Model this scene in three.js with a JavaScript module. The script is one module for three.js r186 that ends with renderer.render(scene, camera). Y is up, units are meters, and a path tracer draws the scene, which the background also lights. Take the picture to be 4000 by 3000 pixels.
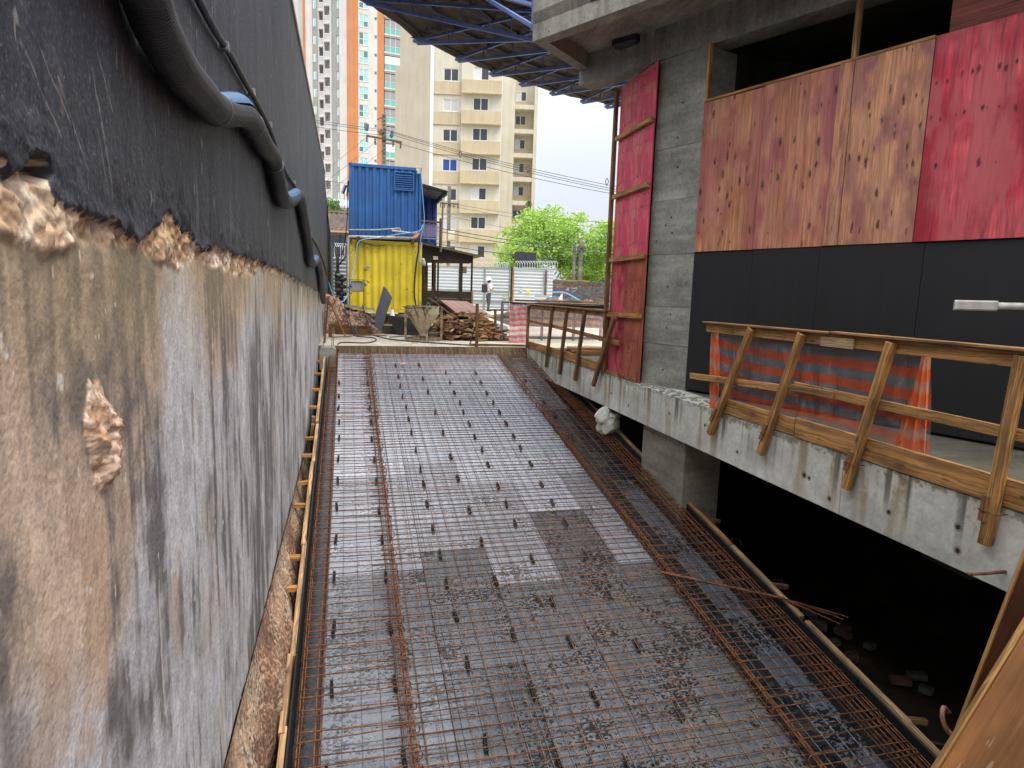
import * as THREE from 'three';
import { mergeGeometries } from 'three/addons/utils/BufferGeometryUtils.js';

// ---------------------------------------------------------------- camera, sky, sun, exposure
const scene = new THREE.Scene();
const D2R = Math.PI / 180;
const camera = new THREE.PerspectiveCamera(61.3, 4 / 3, 0.05, 2000);
camera.rotation.order = 'YXZ';
camera.position.set(0, 1.3, 0);
camera.rotation.set(-8.05 * D2R, -14.4 * D2R, 1.8 * D2R);

const renderer = new THREE.WebGLRenderer({ antialias: true });
renderer.setSize(1024, 768);
renderer.toneMapping = THREE.LinearToneMapping;
renderer.toneMappingExposure = 1.95;
renderer.shadowMap.enabled = true;
renderer.shadowMap.type = THREE.PCFSoftShadowMap;

// ---------------------------------------------------------------- seeded random and noise
function rng(seed) { let a = seed >>> 0; return () => { a = (a + 0x6d2b79f5) >>> 0; let t = Math.imul(a ^ (a >>> 15), 1 | a); t = (t + Math.imul(t ^ (t >>> 7), 61 | t)) ^ t; return ((t ^ (t >>> 14)) >>> 0) / 4294967296; }; }
const R = rng(12345);
const rr = (a, b) => a + (b - a) * R();
function h2(x, y, s) { let n = Math.imul(x | 0, 374761393) + Math.imul(y | 0, 668265263) + Math.imul(s | 0, 1274126177); n = Math.imul(n ^ (n >>> 13), 1274126177); return ((n ^ (n >>> 16)) >>> 0) / 4294967296; }
function vn(x, y, s = 0, px = 0, py = 0) {            // value noise, periodic when px, py are given
  const xi = Math.floor(x), yi = Math.floor(y), fx = x - xi, fy = y - yi;
  const u = fx * fx * (3 - 2 * fx), v = fy * fy * (3 - 2 * fy);
  let x0 = xi, x1 = xi + 1, y0 = yi, y1 = yi + 1;
  if (px) { x0 = ((x0 % px) + px) % px; x1 = ((x1 % px) + px) % px; }
  if (py) { y0 = ((y0 % py) + py) % py; y1 = ((y1 % py) + py) % py; }
  const a = h2(x0, y0, s), b = h2(x1, y0, s), c = h2(x0, y1, s), d = h2(x1, y1, s);
  return a + (b - a) * u + (c - a + (a - b - c + d) * u) * v;
}
function fbm(x, y, oct = 4, s = 0, px = 0, py = 0) { let t = 0, a = 0.5, n = 0; for (let i = 0; i < oct; i++) { t += a * vn(x, y, s + i * 17, px, py); n += a; a *= 0.5; x *= 2; y *= 2; px *= 2; py *= 2; } return t / n; }
const cl = (x, a = 0, b = 1) => Math.min(b, Math.max(a, x));
const ss = (a, b, x) => { const t = cl((x - a) / (b - a)); return t * t * (3 - 2 * t); };
const mx = (a, b, t) => a + (b - a) * t;
const mix3 = (a, b, t) => [mx(a[0], b[0], t), mx(a[1], b[1], t), mx(a[2], b[2], t)];

// overcast sky: brighter overhead than at the horizon, soft cloud mottling all round
{
  const W = 1024, H = 512, data = new Float32Array(W * H * 4);
  for (let j = 0; j < H; j++) for (let i = 0; i < W; i++) {
    const el = (j / H - 0.5) * Math.PI, se = Math.sin(el);
    const up = Math.max(0, se);
    const n = fbm(i / 64, j / 32, 5, 3, 16, 0) - 0.5, n2 = fbm(i / 200 + 9, j / 60, 3, 8, 0, 0) - 0.5;
    let L = 0.42 * (1 + 3.0 * Math.pow(up, 1.5)) * (1 + 0.16 * n + 0.1 * n2);
    let c = [L * 0.93, L * 0.985, L * 1.09];
    if (se < 0) { const k = ss(0, -0.12, se); c = mix3(c, [0.2, 0.19, 0.18], k); }
    const o = (j * W + i) * 4; data[o] = c[0]; data[o + 1] = c[1]; data[o + 2] = c[2]; data[o + 3] = 1;
  }
  const t = new THREE.DataTexture(data, W, H, THREE.RGBAFormat, THREE.FloatType);
  t.mapping = THREE.EquirectangularReflectionMapping; t.magFilter = THREE.LinearFilter; t.minFilter = THREE.LinearFilter; t.wrapS = THREE.RepeatWrapping; t.needsUpdate = true;
  scene.background = t; scene.environment = t;
}
const sun = new THREE.DirectionalLight(0xfff4e6, 1.4);
sun.position.set(15, 40, 10); sun.target.position.set(2, 0, -9);
sun.castShadow = true; sun.shadow.radius = 45; sun.shadow.mapSize.set(2048, 2048);
Object.assign(sun.shadow.camera, { left: -30, right: 30, top: 30, bottom: -30, near: 1, far: 120 });
scene.add(sun); scene.add(sun.target);

// ---------------------------------------------------------------- naming and tagging
const taken = {};
function numbered(n) { if (!(n in taken)) { taken[n] = 0; return n; } taken[n]++; return n + '_' + String(taken[n]).padStart(3, '0'); }
function thing(name, label, category, pos = [0, 0, 0], group) {
  const o = new THREE.Group(); o.name = numbered(name); o.position.set(...pos); o.userData = { label, category };
  if (group) o.userData.group = group;
  scene.add(o); return o;
}
function shadowed(m) { m.castShadow = true; m.receiveShadow = true; return m; }
// geometry is given in world coordinates; the part is stored relative to its thing's base
function part(t, name, geo, mat, label) {
  let root = t; while (root.parent && root.parent !== scene) root = root.parent;
  const g = Array.isArray(geo) ? (geo.length > 1 ? mergeGeometries(geo.map(flat)) : geo[0]) : geo;
  g.translate(-root.position.x, -root.position.y, -root.position.z);
  const m = shadowed(new THREE.Mesh(g, mat)); m.name = name; if (label) m.userData.label = label;
  t.add(m); return m;
}
// a thing that is one mesh: origin set at its base
function solo(name, label, category, geo, mat, group, pos) {
  const g = Array.isArray(geo) ? (geo.length > 1 ? mergeGeometries(geo.map(flat)) : geo[0]) : geo;
  if (!pos) { g.computeBoundingBox(); const b = g.boundingBox; pos = [(b.min.x + b.max.x) / 2, b.min.y, (b.min.z + b.max.z) / 2]; }
  g.translate(-pos[0], -pos[1], -pos[2]);
  const m = shadowed(new THREE.Mesh(g, mat)); m.position.set(...pos); m.name = numbered(name); m.userData = { label, category }; if (group) m.userData.group = group;
  scene.add(m); return m;
}
function structure(name, geo, mat) { const m = shadowed(new THREE.Mesh(Array.isArray(geo) ? mergeGeometries(geo.map(flat)) : geo, mat)); m.name = numbered(name); m.userData = { kind: 'structure' }; scene.add(m); return m; }
function flat(g) { const q = NI(g); for (const k of Object.keys(q.attributes)) if (!['position', 'normal', 'uv', 'color'].includes(k)) q.deleteAttribute(k); return q; }

// ---------------------------------------------------------------- geometry helpers (all world coordinates, uv in metres)
const V = (x, y, z) => new THREE.Vector3(x, y, z);
const NI = (g) => (g.index ? g.toNonIndexed() : g);
const v3 = (p) => (p.isVector3 ? p : new THREE.Vector3(...p));
class GB {                                             // triangle collector with flat or given normals
  constructor() { this.p = []; this.n = []; this.t = []; this.c = []; }
  tri(a, b, c, ua, ub, uc, na, nb, nc) {
    if (!na) { na = nb = nc = V(0, 0, 0).crossVectors(V(b.x - a.x, b.y - a.y, b.z - a.z), V(c.x - a.x, c.y - a.y, c.z - a.z)).normalize(); }
    for (const q of [a, b, c]) this.p.push(q.x, q.y, q.z);
    for (const q of [na, nb, nc]) this.n.push(q.x, q.y, q.z);
    for (const q of [ua, ub, uc]) this.t.push(q[0], q[1]);
  }
  quad(a, b, c, d, ua, ub, uc, ud) { this.tri(a, b, c, ua, ub, uc); this.tri(a, c, d, ua, uc, ud); }
  geo() {
    const g = new THREE.BufferGeometry();
    g.setAttribute('position', new THREE.Float32BufferAttribute(this.p, 3)); g.setAttribute('normal', new THREE.Float32BufferAttribute(this.n, 3)); g.setAttribute('uv', new THREE.Float32BufferAttribute(this.t, 2));
    return g;
  }
}
// squared timber or steel bar from a to b, w wide (across up), h high (along up), with chamfered edges
function bar(a, b, w, h, up = [0, 1, 0], ch = 0.004, seed = R()) {
  a = v3(a); b = v3(b);
  const f = b.clone().sub(a), L = f.length(); f.normalize();
  let s = V(0, 0, 0).crossVectors(f, v3(up)); if (s.lengthSq() < 1e-6) s = V(0, 0, 0).crossVectors(f, V(1, 0, 0)); s.normalize();
  const u = V(0, 0, 0).crossVectors(s, f).normalize();
  ch = Math.min(ch, w * 0.3, h * 0.3);
  const X = w / 2, Y = h / 2, o = [[-X + ch, -Y], [X - ch, -Y], [X, -Y + ch], [X, Y - ch], [X - ch, Y], [-X + ch, Y], [-X, Y - ch], [-X, -Y + ch]];
  const at = (q, [x, y], k = 1) => q.clone().addScaledVector(s, x * k).addScaledVector(u, y * k);
  const g = new GB(), u0 = seed * 7.3; let v = seed * 3.1;
  for (let i = 0; i < 8; i++) {
    const p = o[i], q = o[(i + 1) % 8], d = Math.hypot(p[0] - q[0], p[1] - q[1]);
    g.quad(at(a, p), at(a, q), at(b, q), at(b, p), [u0, v], [u0, v + d], [u0 + L, v + d], [u0 + L, v]); v += d;
  }
  for (let i = 1; i < 7; i++) {
    const e = (p) => [u0 + p[0] * 0.15, v + p[1]];
    g.tri(at(b, o[0]), at(b, o[i]), at(b, o[i + 1]), e(o[0]), e(o[i]), e(o[i + 1]));
    g.tri(at(a, o[0]), at(a, o[i + 1]), at(a, o[i]), e(o[0]), e(o[i + 1]), e(o[i]));
  }
  return g.geo();
}
// axis-aligned box given by its corners
const box = (x0, y0, z0, x1, y1, z1, ch = 0.004) => {
  const w = x1 - x0, h = y1 - y0, d = z1 - z0;
  if (w >= h && w >= d) return bar([x0, (y0 + y1) / 2, (z0 + z1) / 2], [x1, (y0 + y1) / 2, (z0 + z1) / 2], d, h, [0, 1, 0], ch);
  if (d >= h) return bar([(x0 + x1) / 2, (y0 + y1) / 2, z0], [(x0 + x1) / 2, (y0 + y1) / 2, z1], w, h, [0, 1, 0], ch);
  return bar([(x0 + x1) / 2, y0, (z0 + z1) / 2], [(x0 + x1) / 2, y1, (z0 + z1) / 2], w, d, [0, 0, 1], ch);
};
// prism: plan polygon (x, z) between two heights
function prism(pts, y0, y1) {
  const g = new GB(), n = pts.length; let u = 0;
  let area = 0; for (let i = 0; i < n; i++) { const [a, b] = pts[i], [c, d] = pts[(i + 1) % n]; area += a * d - c * b; }
  const P = area > 0 ? pts.slice().reverse() : pts;
  for (let i = 0; i < n; i++) {
    const [ax, az] = P[i], [bx, bz] = P[(i + 1) % n], d = Math.hypot(ax - bx, az - bz);
    g.quad(V(ax, y0, az), V(bx, y0, bz), V(bx, y1, bz), V(ax, y1, az), [u, y0], [u + d, y0], [u + d, y1], [u, y1]); u += d;
  }
  const tr = THREE.ShapeUtils.triangulateShape(P.map(([x, z]) => new THREE.Vector2(x, z)), []);
  for (const [i, j, k] of tr) {
    const a = P[i], b = P[j], c = P[k], cr = (b[0] - a[0]) * (c[1] - a[1]) - (c[0] - a[0]) * (b[1] - a[1]);
    const [q, r] = cr < 0 ? [b, c] : [c, b];
    g.tri(V(a[0], y1, a[1]), V(q[0], y1, q[1]), V(r[0], y1, r[1]), a, q, r);
    g.tri(V(a[0], y0, a[1]), V(r[0], y0, r[1]), V(q[0], y0, q[1]), a, r, q);
  }
  return g.geo();
}
// round bar or hose along points
function tube(pts, r, sides = 6, closed = false, caps = true) {
  pts = pts.map(v3); const n = pts.length, pos = [], nor = [], uv = [], idx = []; let len = 0, N = null;
  for (let i = 0; i < n; i++) {
    const a = pts[closed ? (i - 1 + n) % n : Math.max(0, i - 1)], b = pts[closed ? (i + 1) % n : Math.min(n - 1, i + 1)];
    const t = b.clone().sub(a).normalize();
    if (!N) { N = Math.abs(t.y) < 0.9 ? V(0, 1, 0) : V(1, 0, 0); }
    N = N.clone().addScaledVector(t, -N.dot(t)); if (N.lengthSq() < 1e-8) N = V(t.y, t.z, t.x); N.normalize();
    const B = V(0, 0, 0).crossVectors(t, N); if (i) len += pts[i].distanceTo(pts[i - 1]);
    for (let k = 0; k <= sides; k++) {
      const an = k / sides * Math.PI * 2, c = Math.cos(an), s = Math.sin(an), d = N.clone().multiplyScalar(c).addScaledVector(B, s);
      const rad = typeof r === 'function' ? r(i / (n - 1), len) : r;
      pos.push(pts[i].x + d.x * rad, pts[i].y + d.y * rad, pts[i].z + d.z * rad); nor.push(d.x, d.y, d.z); uv.push(len, k / sides * 2 * Math.PI * rad);
    }
  }
  const m = sides + 1, rows = closed ? n : n - 1;
  for (let i = 0; i < rows; i++) for (let k = 0; k < sides; k++) { const a = i * m + k, b = ((i + 1) % n) * m + k; idx.push(a, a + 1, b, a + 1, b + 1, b); }
  if (caps && !closed) for (const [i, f] of [[0, 1], [n - 1, 0]]) for (let k = 1; k < sides - 1; k++) f ? idx.push(i * m, i * m + k + 1, i * m + k) : idx.push(i * m, i * m + k, i * m + k + 1);
  const g = new THREE.BufferGeometry();
  g.setAttribute('position', new THREE.Float32BufferAttribute(pos, 3)); g.setAttribute('normal', new THREE.Float32BufferAttribute(nor, 3)); g.setAttribute('uv', new THREE.Float32BufferAttribute(uv, 2)); g.setIndex(idx);
  return NI(g);
}
const smooth = (pts, n) => new THREE.CatmullRomCurve3(pts.map(v3), false, 'centripetal').getSpacedPoints(n);
// grid surface from f(u, v) -> {p, uv}; smooth normals
function sheet(nu, nv, f, flip = false) {
  const pos = [], uv = [], idx = [];
  for (let j = 0; j <= nv; j++) for (let i = 0; i <= nu; i++) { const q = f(i / nu, j / nv, i, j); pos.push(q[0], q[1], q[2]); uv.push(q[3] ?? i / nu, q[4] ?? j / nv); }
  for (let j = 0; j < nv; j++) for (let i = 0; i < nu; i++) { const a = j * (nu + 1) + i, b = a + 1, c = a + nu + 1, d = c + 1; flip ? idx.push(a, c, b, b, c, d) : idx.push(a, b, c, b, d, c); }
  const g = new THREE.BufferGeometry();
  g.setAttribute('position', new THREE.Float32BufferAttribute(pos, 3)); g.setAttribute('uv', new THREE.Float32BufferAttribute(uv, 2)); g.setIndex(idx); g.computeVertexNormals();
  return NI(g);
}
function lathe(prof, cx, cz, seg = 20, rot = 0) { const g = new THREE.LatheGeometry(prof.map(([r, y]) => new THREE.Vector2(r, y)), seg); g.rotateY(rot); g.translate(cx, 0, cz); return NI(g); }
function rounded(profile2, depth, bevel = 0.01) { const s = new THREE.Shape(profile2.map(([x, y]) => new THREE.Vector2(x, y))); return new THREE.ExtrudeGeometry(s, { depth, bevelEnabled: bevel > 0, bevelSize: bevel, bevelThickness: bevel, bevelSegments: 2, steps: 1 }); }
// closed surface of a distance field on a grid (naive surface nets)
function sdfMesh(f, lo, hi, cell) {
  const n = [0, 1, 2].map((k) => Math.ceil((hi[k] - lo[k]) / cell) + 1), at = (i, j, k) => i + n[0] * (j + n[1] * k), F = new Float32Array(n[0] * n[1] * n[2]);
  for (let k = 0; k < n[2]; k++) for (let j = 0; j < n[1]; j++) for (let i = 0; i < n[0]; i++) F[at(i, j, k)] = f(lo[0] + i * cell, lo[1] + j * cell, lo[2] + k * cell);
  const id = new Int32Array(F.length).fill(-1), pos = [], idx = [];
  for (let k = 0; k < n[2] - 1; k++) for (let j = 0; j < n[1] - 1; j++) for (let i = 0; i < n[0] - 1; i++) {
    let c = 0, x = 0, y = 0, z = 0;
    for (let e = 0; e < 12; e++) {
      const ax = e >> 2, b = e & 3, o = [0, 0, 0]; o[(ax + 1) % 3] = b & 1; o[(ax + 2) % 3] = b >> 1; const q = o.slice(); q[ax] = 1;
      const f0 = F[at(i + o[0], j + o[1], k + o[2])], f1 = F[at(i + q[0], j + q[1], k + q[2])];
      if ((f0 < 0) !== (f1 < 0)) { const t = f0 / (f0 - f1); x += o[0] + t * (q[0] - o[0]); y += o[1] + t * (q[1] - o[1]); z += o[2] + t * (q[2] - o[2]); c++; }
    }
    if (c) { id[at(i, j, k)] = pos.length / 3; pos.push(lo[0] + (i + x / c) * cell, lo[1] + (j + y / c) * cell, lo[2] + (k + z / c) * cell); }
  }
  for (let k = 1; k < n[2] - 1; k++) for (let j = 1; j < n[1] - 1; j++) for (let i = 1; i < n[0] - 1; i++) {
    const f0 = F[at(i, j, k)];
    for (let ax = 0; ax < 3; ax++) {
      const d = [0, 0, 0]; d[ax] = 1; const f1 = F[at(i + d[0], j + d[1], k + d[2])]; if ((f0 < 0) === (f1 < 0)) continue;
      const b = [0, 0, 0], c = [0, 0, 0]; b[(ax + 1) % 3] = 1; c[(ax + 2) % 3] = 1;
      const q = [id[at(i, j, k)], id[at(i - b[0], j - b[1], k - b[2])], id[at(i - b[0] - c[0], j - b[1] - c[1], k - b[2] - c[2])], id[at(i - c[0], j - c[1], k - c[2])]];
      if (q.some((v) => v < 0)) continue;
      f0 < 0 ? idx.push(q[0], q[1], q[2], q[0], q[2], q[3]) : idx.push(q[0], q[2], q[1], q[0], q[3], q[2]);
    }
  }
  const g = new THREE.BufferGeometry(); g.setAttribute('position', new THREE.Float32BufferAttribute(pos, 3)); g.setIndex(idx); g.computeVertexNormals();
  g.setAttribute('uv', new THREE.Float32BufferAttribute(new Float32Array(pos.length / 3 * 2).map((_, i) => pos[(i >> 1) * 3 + (i & 1)]), 2));
  return NI(g);
}
const sMin = (a, b, k) => { const h = cl(0.5 + 0.5 * (b - a) / k); return mx(b, a, h) - k * h * (1 - h); };
function capsule(x, y, z, a, b, ra, rb) { const bx = b[0] - a[0], by = b[1] - a[1], bz = b[2] - a[2], t = cl(((x - a[0]) * bx + (y - a[1]) * by + (z - a[2]) * bz) / (bx * bx + by * by + bz * bz)); return Math.hypot(x - a[0] - bx * t, y - a[1] - by * t, z - a[2] - bz * t) - mx(ra, rb, t); }

// ---------------------------------------------------------------- textures and materials
function tex(w, h, fn, size, srgb = true, wrap = true) {        // size = [metres wide, metres high] of one tile
  const d = new Uint8Array(w * h * 4);
  for (let j = 0; j < h; j++) for (let i = 0; i < w; i++) { const c = fn(i / w, j / h, i, j), o = (j * w + i) * 4; d[o] = cl(c[0], 0, 255); d[o + 1] = cl(c[1], 0, 255); d[o + 2] = cl(c[2], 0, 255); d[o + 3] = c.length > 3 ? cl(c[3], 0, 255) : 255; }
  const t = new THREE.DataTexture(d, w, h, THREE.RGBAFormat); t.magFilter = THREE.LinearFilter; t.minFilter = THREE.LinearMipmapLinearFilter; t.generateMipmaps = true;
  if (srgb) t.colorSpace = THREE.SRGBColorSpace; if (wrap) t.wrapS = t.wrapT = THREE.RepeatWrapping;
  if (size) t.repeat.set(1 / size[0], 1 / size[1]); t.needsUpdate = true; return t;
}
const mono = (v) => [v, v, v];
const lin = (r, g, b) => new THREE.Color().setRGB(r, g, b);
function mat(color, o = {}) { const m = new THREE.MeshStandardMaterial({ roughness: 0.85, metalness: 0, ...o }); m.color = Array.isArray(color) ? lin(...color) : new THREE.Color(color); return m; }

const tWood = tex(512, 256, (u, v) => {
  const w = fbm(u * 6, v * 6, 3, 5, 6, 6) * 0.10, gr = fbm(u * 3, (v + w) * 48, 4, 7, 3, 48), fine = fbm(u * 24, v * 128, 2, 9, 24, 128), blot = fbm(u * 5, v * 5, 4, 21, 5, 5);
  const gc = ss(0.3, 0.7, gr); let k = 142 + 58 * gc + 40 * (fine - 0.5) + 105 * (blot - 0.5); if (blot > 0.62) k *= 1 - 1.2 * (blot - 0.62);
  const kn = vn(u * 7, v * 9, 31, 7, 9); if (kn > 0.9) k *= 1 - (kn - 0.9) * 6;
  return [k * 1.05, k * 0.97, k * 0.86];
}, [1.3, 0.4]);
const bWood = tex(256, 256, (u, v) => mono(255 * (0.6 * fbm(u * 2, v * 40, 4, 3, 2, 40) + 0.4 * fbm(u * 16, v * 64, 2, 4, 16, 64))), [0.8, 0.4], false);
const tConc = tex(1024, 1024, (u, v) => {
  const a = fbm(u * 6, v * 6, 5, 41, 6, 6), b = fbm(u * 60, v * 60, 3, 42, 60, 60), s = fbm(u * 30, v * 4, 4, 43, 30, 4), pit = vn(u * 90, v * 90, 44, 90, 90);
  let k = 178 + 70 * (a - 0.5) + 40 * (b - 0.5) + 45 * (s - 0.5); if (pit > 0.93) k *= 0.72;
  return [k, k * 0.99, k * 0.95];
}, [2, 2]);
const bConc = tex(512, 512, (u, v) => { const pit = vn(u * 60, v * 60, 54, 60, 60); return mono(255 * (0.5 * fbm(u * 8, v * 8, 5, 51, 8, 8) + 0.5 * fbm(u * 64, v * 64, 3, 52, 64, 64)) * (pit > 0.92 ? 0.5 : 1)); }, [1, 1], false);
const tGrime = tex(512, 512, (u, v) => { const a = fbm(u * 5, v * 5, 5, 61, 5, 5), s = fbm(u * 40, v * 3, 4, 62, 40, 3); const k = 200 + 60 * (a - 0.5) + 60 * (s - 0.5); return [k, k * 0.985, k * 0.96]; }, [2, 2]);
const tRust = tex(256, 256, (u, v) => { const a = fbm(u * 8, v * 8, 4, 71, 8, 8), b = fbm(u * 40, v * 40, 2, 72, 40, 40); const k = 120 + 170 * (a - 0.5) + 90 * (b - 0.5) + 60; return [k * 1.05, k * 0.95, k * 0.85]; }, [0.5, 0.5]);

const M = {
  pine: mat([0.80, 0.47, 0.18], { map: tWood, bumpMap: bWood, bumpScale: 0.0015, roughness: 0.75 }),
  pinePale: mat([0.88, 0.66, 0.42], { map: tWood, bumpMap: bWood, bumpScale: 0.0015, roughness: 0.78 }),
  pineOld: mat([0.56, 0.33, 0.15], { map: tWood, bumpMap: bWood, bumpScale: 0.002, roughness: 0.85 }),
  woodBrown: mat([0.38, 0.22, 0.11], { map: tWood, bumpMap: bWood, bumpScale: 0.002, roughness: 0.8 }),
  woodDark: mat([0.035, 0.027, 0.024], { map: tWood, bumpMap: bWood, bumpScale: 0.002, roughness: 0.8 }),
  woodGrey: mat([0.3, 0.25, 0.2], { map: tWood, bumpMap: bWood, bumpScale: 0.002, roughness: 0.9 }),
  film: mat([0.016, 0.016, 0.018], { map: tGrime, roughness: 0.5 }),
  conc: mat([0.62, 0.61, 0.57], { map: tConc, bumpMap: bConc, bumpScale: 0.003, roughness: 0.9 }),
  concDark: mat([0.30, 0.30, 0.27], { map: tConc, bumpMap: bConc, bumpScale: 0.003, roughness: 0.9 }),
  concPale: mat([0.78, 0.76, 0.7], { map: tConc, bumpMap: bConc, bumpScale: 0.003, roughness: 0.9 }),
  rust: mat([0.28, 0.125, 0.05], { map: tRust, roughness: 0.85 }),
  rustDark: mat([0.17, 0.075, 0.036], { map: tRust, roughness: 0.85 }),
  rustTop: mat([0.16, 0.092, 0.057], { map: tRust, roughness: 0.75 }),
  barGrey: mat([0.30, 0.21, 0.15], { map: tRust, roughness: 0.7 }),
  dowel: mat([0.42, 0.26, 0.1], { map: tRust, roughness: 0.8 }),
  black: mat([0.02, 0.02, 0.022], { roughness: 0.55 }),
  plasticBlack: mat([0.012, 0.012, 0.013], { roughness: 0.42 }),
  white: mat([0.78, 0.77, 0.74], { map: tGrime, roughness: 0.55 }),
  steel: mat([0.55, 0.57, 0.58], { roughness: 0.45, metalness: 0.6, map: tGrime }),
  zinc: mat([0.46, 0.50, 0.515], { roughness: 0.5, metalness: 0.3 }),
};
// ---------------------------------------------------------------- the setting: yard, basement floor, bank behind the wall
const rampY = (z) => -0.1 - 0.185 * (z + 15.03);       // level of the reinforcement on the ramp
const deckY = (z) => rampY(z) - 0.055;
const tYard = tex(1024, 1024, (u, v) => {
  const a = fbm(u * 5, v * 5, 6, 81, 5, 5), b = fbm(u * 90, v * 90, 2, 82, 90, 90), c = fbm(u * 14, v * 14, 4, 83, 14, 14);
  const k = 205 + 60 * (a - 0.5) + 28 * (b - 0.5); const d = ss(0.58, 0.75, c) * 0.35;
  return [mx(k, 140, d), mx(k * 0.97, 120, d), mx(k * 0.9, 95, d)];
}, [4, 4]);
const tMud = tex(512, 512, (u, v) => { const a = fbm(u * 6, v * 6, 6, 91, 6, 6), b = fbm(u * 40, v * 40, 3, 92, 40, 40); const k = 120 + 150 * (a - 0.5) + 70 * (b - 0.5); return [k, k * 0.9, k * 0.7]; }, [3, 3]);
const yardY = (z) => 0.25 * ss(-19, -27, z);
{
  const zs = [-14.97, -17, -19, -20, -21, -22, -23, -24, -25, -26, -27, -30, -60, -150, -700], g = new GB();
  for (let i = 0; i + 1 < zs.length; i++) {
    const a = zs[i], b = zs[i + 1], X0 = -400, X1 = 400;
    g.quad(V(X0, yardY(a), a), V(X1, yardY(a), a), V(X1, yardY(b), b), V(X0, yardY(b), b), [X0, -a], [X1, -a], [X1, -b], [X0, -b]);
  }
  structure('ground', g.geo(), mat([0.95, 0.91, 0.83], { map: tYard, bumpMap: bConc, bumpScale: 0.004, roughness: 0.9 }));
  // poured lip of the yard slab where the ramp meets it
  structure('slab_lip', sheet(120, 8, (u, v) => { const x = mx(-0.3, 4.19, u), n = fbm(x * 6, v * 3, 4, 101) - 0.5; return [x, mx(0.002, -0.42, v), -14.955 + 0.05 * n + 0.02 * Math.sin(v * 3), x, v * 0.42]; }), mat([0.36, 0.27, 0.17], { map: tConc, bumpMap: bConc, bumpScale: 0.006 }));
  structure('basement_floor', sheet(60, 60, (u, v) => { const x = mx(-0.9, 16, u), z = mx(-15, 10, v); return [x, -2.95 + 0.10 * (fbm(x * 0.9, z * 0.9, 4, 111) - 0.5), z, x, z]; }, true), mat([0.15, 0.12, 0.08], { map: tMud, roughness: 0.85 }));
  structure('raised_bank', new THREE.PlaneGeometry(80, 42).rotateX(-Math.PI / 2).translate(-40.95, 4.2, -9), mat([0.2, 0.17, 0.1], { map: tMud }));
}

// ---------------------------------------------------------------- retaining wall on the left
const wallX = -0.62;
const EU = [[-0.8, 1.5], [1.2, 1.52], [1.393, 1.513], [1.431, 1.492], [1.485, 1.519], [1.587, 1.535], [1.612, 1.455], [1.789, 1.439], [2.021, 1.448], [2.174, 1.42], [2.406, 1.472], [2.537, 1.527], [2.872, 1.486], [3.011, 1.437], [3.405, 1.458], [3.667, 1.464], [4.552, 1.459], [6.04, 1.443], [8, 1.38], [12, 1.25], [19, 1.03], [22, 0.95]];
const EL = [[-0.8, 1.36], [1.372, 1.376], [1.46, 1.358], [1.647, 1.362], [1.867, 1.394], [2.186, 1.395], [2.429, 1.373], [2.716, 1.349], [2.975, 1.402], [3.352, 1.381], [3.9, 1.353], [4.609, 1.37], [5.131, 1.413], [6.0, 1.40], [8, 1.37], [12, 1.245], [19, 1.028], [22, 0.948]];
const along = (T, x) => { for (let i = 1; i < T.length; i++) if (x <= T[i][0]) return mx(T[i - 1][1], T[i][1], cl((x - T[i - 1][0]) / (T[i][0] - T[i - 1][0]))); return T[T.length - 1][1]; };
const edgeY = (z) => along(EU, -z) + 0.05 * (fbm(z * 9, 5.1, 3, 122) - 0.5) + 0.02 * (fbm(z * 40, 2.1, 2, 126) - 0.5);
const bandW = (z) => Math.max(0.004, edgeY(z) - along(EL, -z) - 0.05 * (fbm(z * 7, 8.3, 3, 123) - 0.5));
function chunkAt(z, y) { const dz = (z + 1.83) / 0.095, dy = (y - 0.9) / 0.13, a = dz * 0.8 - dy * 0.6, b = dz * 0.6 + dy * 0.8; return 1.05 - Math.hypot(a * 1.15, b * 0.8) + 0.55 * (fbm(z * 22, y * 22, 3, 124) - 0.5); }
const holeAt = (z, y) => 1 - Math.hypot((z + 1.54) / 0.055, (y - 1.515) / 0.028) + 0.7 * (fbm(z * 18, y * 18, 3, 125) - 0.5);
function wallDisp(z, y) {                              // outward relief in metres
  const e = edgeY(z), w = bandW(z), n = fbm(z * 2.2, y * 2.2, 3, 131) - 0.5, f = fbm(z * 30, y * 24, 3, 132) - 0.5;
  let d = 0.012 * n + 0.0035 * f;
  const black = ss(e - 0.012, e + 0.012, y);
  d += 0.022 * black;
  const inBand = ss(e - w - 0.02, e - w + 0.012, y) * (1 - black);
  const rid = (f, k) => 1 - Math.abs(2 * fbm(z * f, y * f * 1.35, 2, k) - 1);
  d += inBand * (0.036 * (fbm(z * 6, y * 8, 3, 133) - 0.5) + 0.02 * (rid(11, 134) - 0.74) + 0.016 * (fbm(z * 34, y * 34, 3, 138) - 0.5) + 0.008 * (fbm(z * 90, y * 90, 2, 139) - 0.5) + 0.002);
  d += ss(e + 0.22, e, y) * black * 0.03 * (fbm(z * 12, y * 14, 4, 135) - 0.5) * (z > -7 ? 1 : 0.2);
  if (z > -3) { const c = chunkAt(z, y); if (c > 0) d += Math.min(0.04, c * 0.08) * (0.2 + 1.0 * fbm(z * 22, y * 22, 4, 136) + 0.7 * (fbm(z * 70, y * 70, 3, 167) - 0.3)); const h = holeAt(z, y); if (h > 0) d -= 0.09 * ss(0, 0.25, h); }
  d += 0.01 * (fbm(z * 1.2, y * 0.8, 2, 137) - 0.5);
  return d;
}
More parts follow.
